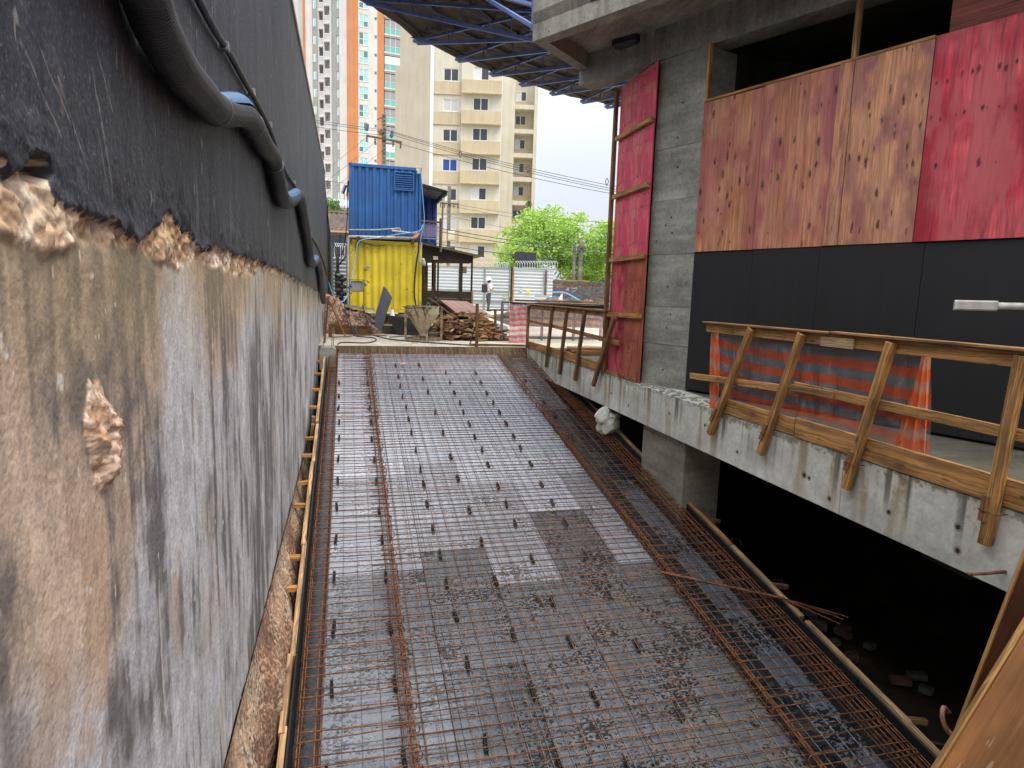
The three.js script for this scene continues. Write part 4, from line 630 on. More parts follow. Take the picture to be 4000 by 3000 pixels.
  // bent rods and wire ring leaning on the pink panel
  solo('steel_rod', 'bent thin steel rod leaning against the pink panel', 'rod', tube(smooth([[4.19, 0.62, -9.85], [4.17, 0.25, -9.6], [4.16, 0.03, -9.42], [4.15, 0.05, -9.32], [4.15, 0.10, -9.36], [4.16, 0.06, -9.44]], 20), 0.006, 6), M.rustDark);
  solo('anchor_rod', 'short rusty rod sticking out of the slab face near the leaning boards', 'rod', tube([[4.22, -0.42, -3.12], [4.06, -0.44, -3.16], [3.98, -0.455, -3.2]], 0.011, 8), M.rust);
  // white prop end and the two plywood boards in the near right corner
  const w = thing('white_prop', 'white painted timber prop end poking out before the black sheets', 'prop', [5.0, 1.27, -4.45]);
  part(w, 'head', bar([5.0, 1.31, -4.46], [5.22, 1.313, -4.26], 0.085, 0.085, [0, 1, 0], 0.012), M.white); part(w, 'shaft', tube([[5.21, 1.313, -4.27], [5.24, 1.314, -4.24], [6.6, 1.33, -3.1]], (k) => 0.029, 14), M.white);
  const leanBoard = (b0, b1, wv, wid, th) => { const g = new GB(), d = v3(b1).sub(v3(b0)).normalize(), wv3 = v3(wv).normalize(), nn = V(0, 0, 0).crossVectors(d, wv3).normalize(), L = v3(b1).distanceTo(v3(b0)); const P = (s, q, o) => v3(b0).addScaledVector(d, s).addScaledVector(wv3, q).addScaledVector(nn, o); const Q = [[0, 0], [L, 0], [L, wid], [0, wid]]; const f = Q.map(([s, q]) => P(s, q, th / 2)), k = Q.map(([s, q]) => P(s, q, -th / 2)); g.quad(...f, ...Q); g.quad(k[1], k[0], k[3], k[2], Q[1], Q[0], Q[3], Q[2]); for (let i = 0; i < 4; i++) { const j = (i + 1) % 4; g.quad(f[j], f[i], k[i], k[j], [0, 0], [L, 0], [L, 0.02], [0, 0.02]); } return g.geo(); };
  const tBrd = tex(512, 512, (u, v) => { const a = fbm(u * 4, v * 5, 5, 621, 4, 5), b2 = fbm(u * 3, v * 60, 4, 622, 3, 60), s = fbm(u * 9, v * 26, 3, 623, 9, 26); let k = 168 + 110 * (a - 0.5) + 50 * (b2 - 0.5); let c = [k, k * 0.78, k * 0.55]; if (s > 0.74) c = mix3(c, [206, 196, 186], 0.7); return c; }, [1.1, 1.1]);
  const edgeM = mat([0.62, 0.38, 0.15], { map: tWood });
  const q = thing('plywood_board', 'large weathered plywood board leaning in the near right corner', 'board', [0.9, -2.5, -1.6]);
  part(q, 'board_face', leanBoard([0.62, -2.56, -1.62], [2.90, 1.17, -1.62], [0.855, -0.522, 0.05], 1.1, 0.018), mat([0.60, 0.44, 0.30], { map: tBrd, roughness: 0.7 })); part(q, 'board_edge', bar([0.61, -2.55, -1.62], [2.89, 1.18, -1.62], 0.019, 0.012, [0.855, -0.522, 0.05], 0.003), edgeM);
  const q2 = thing('plywood_board', 'dark brown narrow board leaning behind the weathered plywood', 'board', [2.2, -2.45, -2.25]);
  part(q2, 'board_face', leanBoard([2.29, -2.42, -2.2], [3.19, 0.6, -2.2], [0.958, -0.286, 0.06], 0.55, 0.02), mat([0.16, 0.085, 0.045], { map: tBrd, roughness: 0.6 })); part(q2, 'board_edge', bar([2.283, -2.42, -2.2], [3.183, 0.6, -2.2], 0.021, 0.010, [0.958, -0.286, 0.06], 0.003), edgeM);
  solo('wire_hook', 'bent rusty hook gripping the edges of the leaning boards', 'hook', tube(smooth([[2.40, -0.36, -1.93], [2.33, -0.31, -1.90], [2.31, -0.34, -1.88], [2.33, -0.39, -1.86], [2.42, -0.42, -1.80]], 14), 0.009, 8), mat([0.42, 0.27, 0.2], { map: tRust }));
}

// ---------------------------------------------------------------- blue steel canopy
{
  const cT = tex(256, 256, (u, v) => { const k = 120 + 170 * (fbm(u * 6, v * 20, 4, 701, 6, 20) - 0.5) + 60; return [k, k * 0.92, k * 0.84]; }, [2, 2]);
  const shM = mat([0.12, 0.095, 0.08], { map: cT, roughness: 0.75, side: THREE.DoubleSide }), blue = mat([0.15, 0.22, 0.58], { map: tGrime, roughness: 0.45, metalness: 0.1 }), dkM = mat([0.03, 0.028, 0.03], { roughness: 0.7 });
  const tips = [[0.15, -12.4, 4], [0.416, -14.212, 9], [1.623, -16.02, 47], [2.728, -16.874, 60], [3.746, -17.633, 63], [4.70, -18.192, 68], [5.728, -18.671, 73], [6.812, -19.109, 78], [7.685, -19.353, 82], [8.9, -19.6, 86]];
  const c = thing('steel_canopy', 'dark corrugated roof canopy on blue tapering steel trusses', 'canopy', [4, 5.2, -14]);
  const at = (i, d, y) => { const [x, z, a] = tips[i], k = a * D2R; return V(x + Math.cos(k) * d, y, z + Math.sin(k) * d); };
  const LEN = 4.9;
  tips.forEach((_, i) => {
    const bot = (d) => 6.93 - 0.145 * d;
    part(c, 'bottom_chord', bar(at(i, -0.02, bot(0)), at(i, LEN, bot(LEN)), 0.06, 0.07), blue);
    const o = 0.16, off = (p) => p; part(c, 'top_chord', bar(at(i, -0.14, 7.0), at(i, LEN, 7.0), 0.055, 0.06), blue);
    part(c, 'tip_plate', bar(at(i, -0.15, 7.0), at(i, 0.02, 6.92), 0.05, 0.05), blue);
    for (let k = 0, d = 0.9; d < LEN; d += 1.0, k++) { part(c, 'web_post', bar(at(i, d, bot(d)), at(i, d, 7.0), 0.026, 0.026, [1, 0, 0]), blue); if (d + 1 < LEN) part(c, 'web_diagonal', bar(at(i, d, 7.0), at(i, d + 1.0, bot(d + 1.0)), 0.022, 0.022), blue); }
  });
  for (let i = 0; i + 1 < tips.length; i++) {
    const nd = 56;
    part(c, 'roof_sheet', sheet(3, nd, (u, v, a, j) => { const d = mx(-0.10, LEN, v) - (j === 0 ? 0.05 * ((i * 7 + a) % 3) : 0); const p = at(i, d, 0).lerp(at(i + 1, d, 0), mx(-0.04, 1.04, u)); return [p.x, 7.07 + (i % 2) * 0.004 + 0.055 * [0, 0, 1, 1][j % 4] + 0.012 * (fbm(i * 3 + u * 2, v * 5, 2, 711) - 0.5), p.z, u * 1.4 + i, d]; }), shM);
    for (const d of [0.15, 1.1, 2.1, 3.1, 4.2]) part(c, 'purlin', bar(at(i, d, 7.045), at(i + 1, d, 7.045), 0.05, 0.03), dkM);
  }
  for (let i = 0; i + 1 < tips.length; i++) part(c, 'ring_beam', bar(at(i, LEN, 6.55), at(i + 1, LEN, 6.55), 0.1, 0.16), blue);
  for (const i of [6, 8]) { const p = at(i, LEN, 0); part(c, 'support_post', bar([p.x, 0, p.z], [p.x, 6.47, p.z], 0.16, 0.16, [1, 0, 0]), blue); }
  // fixings on the outer concrete beam
  part(c, 'bracket_post', bar([2.81, 5.3, -10.3], [2.81, 6.95, -10.3], 0.07, 0.07, [1, 0, 0]), blue); part(c, 'bracket_arm', bar([2.80, 5.36, -10.28], [2.40, 6.75, -12.7], 0.06, 0.06), blue);
  part(c, 'base_plate', bar([2.82, 5.24, -10.28], [2.82, 5.46, -10.28], 0.16, 0.02, [0.875, 0, -0.485]), dkM); part(c, 'bracket_post', bar([3.10, 5.12, -8.42], [3.10, 6.95, -8.42], 0.07, 0.07, [1, 0, 0]), blue); part(c, 'bracket_arm', bar([3.08, 5.16, -8.44], [2.5, 6.3, -9.9], 0.05, 0.05), blue); part(c, 'base_plate', bar([3.10, 5.05, -8.42], [3.10, 5.25, -8.42], 0.16, 0.02, [0.875, 0, -0.485]), dkM);
}
// ---------------------------------------------------------------- the yard at the top of the ramp
{
  // concrete stub at the wall and sticks beside it
  const st = thing('concrete_stub', 'small concrete stub beside the wall at the ramp head', 'stub', [-0.4, -0.5, -14.75]);
  part(st, 'stub', box(-0.575, -0.52, -14.95, -0.245, 0.005, -14.42, 0.05), M.conc); for (const [x, z] of [[-0.5, -14.7], [-0.33, -14.62], [-0.30, -14.8]]) part(st, 'rebar_end', tube(smooth([[x, -0.01, z], [x + 0.01, 0.14, z], [x - 0.02, rr(0.35, 0.8), z - 0.05]], 8), 0.007, 6), M.rust);
  solo('timber_stick', 'upright rusty brown stick against the end of the wall', 'stick', bar([-0.51, 0.0, -15.6], [-0.46, 1.03, -17.2], 0.045, 0.03), M.rustDark);
  solo('timber_stick', 'pale stick leaning from the wall down to the slab', 'stick', bar([-0.05, 0.015, -17.7], [-0.45, 0.98, -17.2], 0.035, 0.03), M.pine);
  solo('timber_stick', 'thin stick lying on the slab near the leaning pale stick', 'stick', bar([-0.36, 0.03, -17.1], [0.12, 0.03, -17.6], 0.03, 0.028), M.pineOld);
  // earth mound with a broken slab on top and boards in front
  const mT = tex(512, 512, (u, v) => { const a = fbm(u * 7, v * 7, 5, 801, 7, 7), b = fbm(u * 40, v * 40, 3, 802, 40, 40); let c = mix3([92, 58, 40], [150, 118, 92], ss(0.4, 0.65, a)); if (b > 0.62) c = mix3(c, [186, 172, 152], 0.6); return c.map((k) => k * (0.75 + 0.5 * b)); }, [1, 1]);
  const md = thing('earth_mound', 'brown earth mound with broken concrete crust by the wall', 'mound', [0.1, 0, -20]);
  part(md, 'earth', sheet(80, 50, (u, v) => { const x = mx(-0.6, 1.15, u), z = mx(-18.75, -21.6, v); const h = ss(0, 0.28, v) * ss(1.05, 0.55, u) * (0.62 + 0.35 * ss(0.5, 0, u)) * ss(1.3, 0.7, v); return [x, 0.002 + h * (0.85 + 0.5 * (fbm(x * 4, z * 4, 4, 811) - 0.3)) + 0.07 * h * (fbm(x * 16, z * 16, 3, 812) - 0.5), z + 0.1 * (fbm(x * 6, v * 5, 3, 813) - 0.5), x, z]; }), mat([1, 1, 1], { map: mT, bumpMap: bConc, bumpScale: 0.01, roughness: 0.95 }));
  part(md, 'broken_crust', sheet(30, 12, (u, v) => { const x = mx(-0.15, 0.8, u), z = mx(-19.45, -20.3, v), e = Math.sin(v * Math.PI); return [x + 0.06 * (fbm(v * 6, 2, 3, 821) - 0.5), 0.74 - 0.1 * u + 0.05 * e + 0.05 * (fbm(x * 9, z * 9, 3, 822) - 0.5), z, x, z]; }), M.concDark);
  for (let i = 0; i < 26; i++) { const q = new THREE.IcosahedronGeometry(rr(0.03, 0.1), 1), p = q.attributes.position; for (let k = 0; k < p.count; k++) { const s = 1 + 0.5 * (vn(p.getX(k) * 40 + i, p.getY(k) * 40 + p.getZ(k) * 30, 831) - 0.5); p.setXYZ(k, p.getX(k) * s, p.getY(k) * s * 0.7, p.getZ(k) * s); } q.computeVertexNormals(); q.translate(rr(-0.5, 0.95), rr(0.02, 0.12) + (i % 3) * 0.22, rr(-19.2, -18.75) - (i % 3) * 0.25); part(md, 'rubble_stone', NI(q), i % 2 ? M.concDark : mat([0.3, 0.2, 0.14], { map: mT })); }
  part(md, 'grass_tuft', Array.from({ length: 26 }, () => { const x = rr(-0.42, -0.3), z = rr(-18.7, -18.55); return tube([[x, 0.1, z], [x + rr(-0.03, 0.03), rr(0.2, 0.3), z + 0.02], [x + rr(-0.08, 0.08), rr(0.22, 0.36), z + 0.05]], 0.004, 3, false, false); }), mat([0.08, 0.19, 0.03])).userData.kind = 'stuff';
  solo('form_board', 'dark brown board on edge holding back the earth mound', 'board', bar([-0.32, 0.13, -18.5], [0.66, 0.13, -18.42], 0.03, 0.25), M.woodBrown);
  solo('form_board', 'short brown stake board at the left end of the mound', 'board', bar([-0.42, 0.0, -17.4], [-0.42, 0.33, -17.45], 0.06, 0.10, [1, 0, 0]), M.woodBrown);
  solo('timber_stake', 'short pale stake driven before the mound', 'stake', bar([0.56, 0.0, -19.1], [0.55, 0.52, -19.15], 0.06, 0.05, [1, 0, 0]), M.pineOld);
  // grey panel leaning
  { const P = [[0.68, 0.10], [0.99, 0.0], [1.08, 0.46], [1.29, 1.03], [1.14, 1.27], [1.05, 1.36]]; const g = rounded(P.map(([x, y]) => [x, y]), 0.03, 0.003); const a = g.attributes.position; for (let i = 0; i < a.count; i++) a.setZ(i, -19.25 - 0.28 * a.getY(i) + a.getZ(i)); g.computeVertexNormals(); const t = thing('leaning_panel', 'tall slate grey panel with pale edge leaning on the yellow container side', 'panel', [0.9, 0, -19.3]); part(t, 'panel_face', NI(g), mat([0.16, 0.175, 0.21], { map: tGrime, roughness: 0.6 })); part(t, 'panel_edge', bar([0.675, 0.10, -19.25], [1.042, 1.36, -19.60], 0.04, 0.016, [1, 0, 0]), M.pinePale); }
  // concrete block
  { const t = thing('concrete_block', 'greenish concrete block with round holes beside the leaning grey panel', 'block', [1.2, 0, -19]); part(t, 'block', bar([1.02, 0.12, -19.12], [1.42, 0.12, -19.02], 0.26, 0.24, [0, 1, 0], 0.008), mat([0.17, 0.18, 0.13], { map: tConc })); for (const [x, y] of [[1.13, 0.07], [1.32, 0.15]]) part(t, 'hole', new THREE.CylinderGeometry(0.025, 0.025, 0.01, 12).rotateX(Math.PI / 2).translate(x, y, -18.958 + (x - 1.13) * 0.25).toNonIndexed(), M.black); }
  // dark board behind hopper
  solo('form_board', 'large blackened board leaning behind the hopper', 'board', (() => { const g = new GB(), a = V(1.09, 0.55, -18.95), b = V(2.15, 0.44, -18.6), c = V(2.55, 0.02, -18.1), d = V(1.38, 0.02, -18.55); const n = V(0, -0.01, 0.03); const q = [a, b, c, d].map((p) => p.clone().add(n)); g.quad(q[3], q[2], q[1], q[0], [0, 0], [1.2, 0], [1.2, 0.6], [0, 0.6]); g.quad(a, b, c, d, [0, 0], [1.2, 0], [1.2, 0.6], [0, 0.6]); for (const [i, j] of [[0, 1], [1, 2], [2, 3], [3, 0]]) g.quad([a, b, c, d][i], [a, b, c, d][j], q[j], q[i], [0, 0], [1, 0], [1, 0.03], [0, 0.03]); return g.geo(); })(), M.woodDark);
  // concrete bucket on its stand
  {
    const t = thing('concrete_hopper', 'cement crusted steel hopper on a four legged stand', 'hopper', [1.9, 0, -16.9]);
    const hT = tex(512, 256, (u, v) => { const a = fbm(u * 8, v * 5, 5, 841, 8, 5), s = fbm(u * 40, v * 3, 4, 842, 40, 3); let c = mix3([214, 203, 172], [184, 172, 140], a); c = mix3(c, [118, 72, 40], 0.8 * ss(0.52, 0.68, s) * ss(0.35, 0.8, v)); return c.map((k) => k * (0.85 + 0.3 * fbm(u * 60, v * 40, 2, 843, 60, 40))); }, null);
    const hm = mat([0.9, 0.9, 0.9], { map: hT, bumpMap: bConc, bumpScale: 0.006, roughness: 0.85, side: THREE.DoubleSide }), cx = 1.9, cz = -16.95;
    const sq = (a, k) => { const c = Math.cos(a), s = Math.sin(a), m = Math.pow(Math.pow(Math.abs(c), k) + Math.pow(Math.abs(s), k), 1 / k); return [c / m, s / m]; };
    const wall = (y0, r0, y1, r1, k0, k1) => sheet(48, 6, (u, v) => { const a = u * Math.PI * 2 + 0.3, p = sq(a, mx(k0, k1, v)), r = mx(r0, r1, v); return [cx + p[0] * r, mx(y0, y1, v), cz + p[1] * r, u, (mx(y0, y1, v) - 0.1) / 0.8]; }, true);
    part(t, 'rim_band', wall(0.69, 0.40, 0.88, 0.41, 5, 5), hm); part(t, 'cone', wall(0.17, 0.085, 0.69, 0.40, 3, 5), hm); part(t, 'spout', wall(0.10, 0.085, 0.17, 0.085, 3, 3), hm);
    part(t, 'inside_crust', wall(0.72, 0.30, 0.84, 0.39, 4, 5), M.concDark);
    const legs = [[1.46, -16.9], [1.96, -16.47], [2.37, -16.8], [1.87, -17.35]], lm = mat([0.66, 0.59, 0.45], { map: tRust, roughness: 0.85 });
    legs.forEach(([x, z]) => part(t, 'leg', bar([x, 0, z], [x, 0.86, z], 0.055, 0.055, [1, 0, 0.2]), lm));
    for (let i = 0; i < 4; i++) { const a = legs[i], b = legs[(i + 1) % 4]; part(t, 'base_rail', bar([a[0], 0.05, a[1]], [b[0], 0.05, b[1]], 0.05, 0.06), lm); part(t, 'top_rail', bar([a[0], 0.84, a[1]], [b[0], 0.84, b[1]], 0.035, 0.035), M.rustDark); }
    for (const [x, z] of [[1.86, -17.2], [2.0, -16.62]]) { const r = []; for (let k = 0; k <= 10; k++) { const a = k / 10 * Math.PI; r.push([x + 0.045 * Math.cos(a), 0.88 + 0.09 * Math.sin(a), z]); } part(t, 'lifting_ring', tube(r, 0.01, 6), M.steel); }
    part(t, 'lever', tube(smooth([[1.38, 0.86, -16.75], [1.5, 0.82, -16.55], [1.85, 0.83, -16.5], [1.9, 0.68, -16.48], [1.98, 0.55, -16.47]], 16), 0.012, 6), M.rust); part(t, 'brace', bar([1.47, 0.75, -16.9], [1.72, 0.12, -16.85], 0.035, 0.012), M.rust);
  }
  // heap of scrap timber: every piece is its own
  const hr = rng(4242), H = (a, b) => a + (b - a) * hr();
  const heap = (x, z) => { const dx = (x - 3.25) / 1.15, dz = (z + 18.2) / 1.45; return 0.62 * Math.max(0, 1 - dx * dx - dz * dz); };
  const palette = [M.pine, M.pinePale, M.pineOld, M.pinePale, M.pinePale, M.pine, mat([0.40, 0.16, 0.11], { map: tWood }), M.woodBrown];
  for (let i = 0; i < 285; i++) {
    let x = H(2.35, 4.25), z = H(-19.2, -16.75), y = heap(x, z); if (y <= 0 && (z < -17.6)) continue; if (y <= 0 && hr() > 0.4) continue;
    const l = i < 26 ? H(0.35, 0.8) : H(0.10, 0.34), a = H(0, Math.PI * 2), tl = H(-0.35, 0.35) * (y > 0.1 ? 1 : 0.1), w = H(0.04, 0.10), t = H(0.025, 0.06), cx = Math.cos(a) * l / 2, cz = Math.sin(a) * l / 2, yy = Math.max(y + 0.02 + H(0, 0.05), Math.abs(tl) * l / 2 + 0.02);
    solo('timber_offcut', 'short sawn timber offcut in the heap of scrap wood', 'timber', bar([x - cx, yy - tl * l / 2, z - cz], [x + cx, yy + tl * l / 2, z + cz], w, t, [H(-0.3, 0.3), 1, H(-0.3, 0.3)], 0.003, hr()), palette[Math.floor(hr() * palette.length)], 'timber offcuts in the scrap heap');
  }
  solo('scrap_base', 'dark layer of earth and splinters under the scrap timber heap', 'debris', sheet(40, 40, (u, v) => { const x = mx(2.2, 4.35, u), z = mx(-19.4, -16.8, v); return [x, 0.004 + 0.72 * heap(x, z) + 0.03 * heap(x, z) * fbm(x * 9, z * 9, 3, 851), z, x, z]; }, true), mat([0.28, 0.2, 0.14], { map: mT }));
  // plywood sheets lying over the heap
  const plyS = (name, label, P, m, th = 0.018) => { const g = new GB(), q = P.map(v3), n = V(0, 0, 0).crossVectors(q[1].clone().sub(q[0]), q[3].clone().sub(q[0])).normalize().multiplyScalar(th), lo = q.map((p) => p.clone().sub(n)); const T = [[0, 0], [1, 0], [1, 1], [0, 1]]; g.quad(q[0], q[1], q[2], q[3], ...T); g.quad(lo[3], lo[2], lo[1], lo[0], T[3], T[2], T[1], T[0]); for (let i = 0; i < 4; i++) { const j = (i + 1) % 4; g.quad(lo[i], lo[j], q[j], q[i], [0, 0], [1, 0], [1, 0.02], [0, 0.02]); } return solo(name, label, 'plywood', g.geo(), m); };
  const salmon = mat([0.66, 0.35, 0.27], { map: tGrime, roughness: 0.7 }), maroon = mat([0.17, 0.06, 0.05], { map: tWood, roughness: 0.6 });
  plyS('plywood_sheet', 'large salmon plywood sheet lying on top of the scrap heap', [[3.13, 0.60, -18.6], [4.2, 0.57, -18.6], [3.62, 0.98, -20.1], [2.72, 1.0, -20.2]], salmon);
  plyS('plywood_sheet', 'maroon plywood sheet tilted up behind the salmon sheet', [[3.08, 0.55, -18.7], [3.16, 0.58, -18.55], [2.74, 1.03, -20.15], [2.55, 1.16, -20.1]], maroon);
  plyS('plywood_sheet', 'maroon plywood sheet under the tilted one', [[3.02, 0.50, -18.75], [3.12, 0.52, -18.62], [2.7, 0.95, -20.2], [2.48, 1.02, -20.15]], M.woodBrown);
  plyS('plywood_sheet', 'black faced sheet slipping under the salmon sheet', [[2.95, 0.45, -18.8], [3.9, 0.44, -18.45], [3.5, 0.85, -20], [2.5, 0.9, -20.1]], M.woodDark);
  plyS('plywood_sheet', 'grey painted sheet sliding out at the right of the heap', [[3.6, 0.36, -18.1], [4.45, 0.16, -17.7], [4.6, 0.3, -18.7], [3.8, 0.5, -19]], mat([0.42, 0.47, 0.53], { map: tGrime }));
  solo('timber_plank', 'curled splintered plank standing up from the scrap heap', 'timber', bar([2.62, 0.95, -20.0], [2.52, 1.42, -20.1], 0.03, 0.016, [0, 0, 1]), maroon);
  solo('timber_plank', 'long plank lying across the front of the scrap heap', 'timber', bar([2.95, 0.50, -17.6], [3.5, 0.32, -17.25], 0.09, 0.03), M.woodGrey);
  // brown post and bar at the edge of the ramp head
  const bp = thing('barrier_post', 'brown wooden post with a low steel bar at the ramp head', 'post', [2.96, 0, -14.95]);
  part(bp, 'post', bar([2.96, 0.0, -15.0], [2.95, 1.01, -15.0], 0.06, 0.07, [1, 0, 0]), M.woodBrown); part(bp, 'low_bar', bar([2.80, 0.045, -15.08], [4.16, 0.04, -15.0], 0.05, 0.05), M.woodBrown); part(bp, 'stay', bar([2.86, 0.02, -15.35], [2.94, 0.55, -15.02], 0.025, 0.025), M.rustDark);
  // cables and hoses on the slab
  const cb = (label, pts, r, m) => solo('power_cable', label, 'cable', tube(smooth(pts, 60), r, 6), m);
  cb('black cable looping from the mound over the slab edge', [[-0.06, 0.87, -19.6], [-0.05, 0.66, -19.2], [0.06, 0.4, -18.6], [0.15, 0.17, -18.3], [0.21, 0.02, -17.9], [0.35, 0.015, -17.6], [0.63, 0.015, -17.3], [0.69, 0.015, -16.4], [0.41, 0.015, -15.6], [-0.07, 0.015, -15.7], [-0.2, 0.015, -15.2], [-0.2, -0.1, -14.9]], 0.014, M.plasticBlack);
  cb('long black cable stretching over the slab behind the barrier post', [[0.43, 0.80, -19.5], [0.53, 0.5, -19.0], [0.6, 0.25, -18.6], [0.7, 0.03, -18.2], [0.82, 0.015, -17.7], [1.13, 0.015, -16.72], [1.69, 0.015, -16.1], [2.23, 0.015, -15.7], [2.85, 0.015, -15.3], [3.3, 0.015, -15.2]], 0.016, M.plasticBlack);
  { const fr = rng(61), F2 = (a, b) => a + (b - a) * fr(); for (let i = 0; i < 18; i++) { const x = F2(5.1, 6.3), z = F2(-7.6, -5.2), a = F2(0, 3), l = F2(0.08, 0.24); solo('broken_brick', 'broken brick lying on the dark basement floor', 'brick', bar([x - Math.cos(a) * l / 2, -2.88, z - Math.sin(a) * l / 2], [x + Math.cos(a) * l / 2, -2.87, z + Math.sin(a) * l / 2], 0.10, 0.07), i % 2 ? M.concDark : mat([0.3, 0.18, 0.11], { map: tConc }), 'broken bricks on the basement floor'); } for (let i = 0; i < 5; i++) solo('timber_lath', 'thin lath lying on the basement floor below the boards', 'timber', bar([4.9 + 0.25 * i, -2.91, -4.9 + 0.3 * i], [6.6 + 0.2 * i, -2.90, -3.9 + 0.22 * i], 0.03, 0.02), M.woodGrey, 'laths on the basement floor'); }
  cb('grey cable hanging down the face of the mound', [[0.0, 0.85, -19.3], [0.2, 0.5, -18.8], [0.32, 0.42, -18.6], [0.52, 0.52, -18.9], [0.55, 0.42, -18.7], [0.3, 0.3, -18.4], [0.22, 0.15, -18.3], [0.3, 0.02, -18.1]], 0.012, mat([0.12, 0.13, 0.14]));
  for (const [i, [a, b]] of [[[0.15, 0.02, -17.9], [0.62, 0.02, -18.1]], [[0.5, 0.02, -18.2], [1.05, 0.02, -18.0]], [[1.1, 0.02, -17.5], [1.5, 0.02, -17.9]]].entries()) solo('timber_strip', ['thin pinkish strip on the slab below the mound', 'thin pale strip on the slab before the leaning panel', 'thin dark strip on the slab left of the hopper'][i], 'timber', bar(a, b, 0.03, 0.025), [mat([0.5, 0.28, 0.2], { map: tWood }), M.pine, M.pineOld][i]);
  solo('wood_chip', 'small orange chip on the slab before the hopper', 'chip', bar([1.5, 0.012, -15.75], [1.66, 0.012, -15.8], 0.05, 0.02), mat([0.75, 0.42, 0.2])); solo('wood_chip', 'small orange chip lying on the ramp mesh', 'chip', bar([1.1, rampY(-13.9) + 0.03, -13.9], [1.2, rampY(-13.92) + 0.03, -13.92], 0.06, 0.012), mat([0.75, 0.42, 0.25]));
}

// ---------------------------------------------------------------- stacked containers
function container(name, label, x0, x1, y0, y1, zf, len, m, prof6 = [0, 0, 0, 1, 1, 1], dep = 0.045) {
  const t = thing(name, label, 'container', [(x0 + x1) / 2, y0, zf - len / 2]);
  const corr = (ax, a0, a1, fix, dir) => { const nn = Math.round((a1 - a0) / 0.038), g = []; return sheet(nn, 1, (u, v, i) => { const q = mx(a0, a1, u), d = -dep * prof6[i % 6] * dir, y = mx(y0 + 0.12, y1 - 0.09, v); return ax ? [q, y, fix + d, q, y] : [fix + d, y, q, q, y]; }, !!ax === (dir < 0)); };
  part(t, 'end_wall', flatN(corr(1, x0 + 0.07, x1 - 0.07, zf - 0.02, 1)), m);
  part(t, 'side_wall', flatN(corr(0, zf - len + 0.07, zf - 0.07, x1 - 0.02, 1)), m); part(t, 'side_wall', flatN(corr(0, zf - len + 0.07, zf - 0.07, x0 + 0.02, -1)), m);
  part(t, 'roof', box(x0 + 0.03, y1 - 0.08, zf - len + 0.02, x1 - 0.03, y1 - 0.035, zf - 0.03, 0.004), m); part(t, 'back_wall', box(x0 + 0.05, y0 + 0.1, zf - len, x1 - 0.05, y1 - 0.1, zf - len + 0.03), m); part(t, 'floor', box(x0 + 0.05, y0 + 0.03, zf - len + 0.04, x1 - 0.05, y0 + 0.1, zf - 0.06), m);
  for (const x of [x0 + 0.04, x1 - 0.04]) for (const z of [zf - 0.04, zf - len + 0.04]) { part(t, 'corner_post', bar([x, y0 + 0.12, z], [x, y1 - 0.11, z], 0.08, 0.08, [0, 0, 1], 0.008), m); for (const y of [y0 + 0.055, y1 - 0.05]) { const c = part(t, 'corner_casting', box(x - 0.048, y - 0.055, z - 0.048, x + 0.048, y + 0.055, z + 0.048, 0.006), m); if (z > zf - 1) part(c, 'casting_hole', new THREE.CylinderGeometry(0.026, 0.026, 0.008, 12).rotateX(Math.PI / 2).translate(x, y, z + 0.049).toNonIndexed(), M.black); } }
  for (const y of [y0 + 0.06, y1 - 0.05]) { part(t, 'frame_rail', box(x0 + 0.09, y - 0.05, zf - 0.085, x1 - 0.09, y + 0.05, zf - 0.005, 0.008), m); for (const x of [x0 + 0.03, x1 - 0.03]) part(t, 'frame_rail', box(x - 0.025, y - 0.04, zf - len + 0.09, x + 0.025, y + 0.04, zf - 0.09, 0.006), m); }
  return t;
}
function flatN(g) { g.computeVertexNormals(); return g; }
const tPaint = (seed, chip) => tex(512, 512, (u, v) => { const a = fbm(u * 5, v * 5, 5, seed, 5, 5), s = fbm(u * 50, v * 3, 4, seed + 1, 50, 3), c = fbm(u * 26, v * 26, 3, seed + 2, 26, 26); let k = 214 + 46 * (a - 0.5) + 34 * (s - 0.5); let o = [k, k, k]; if (c > 0.80) o = mix3(o, chip, ss(0.80, 0.84, c)); return o; }, [2.4, 2.4]);
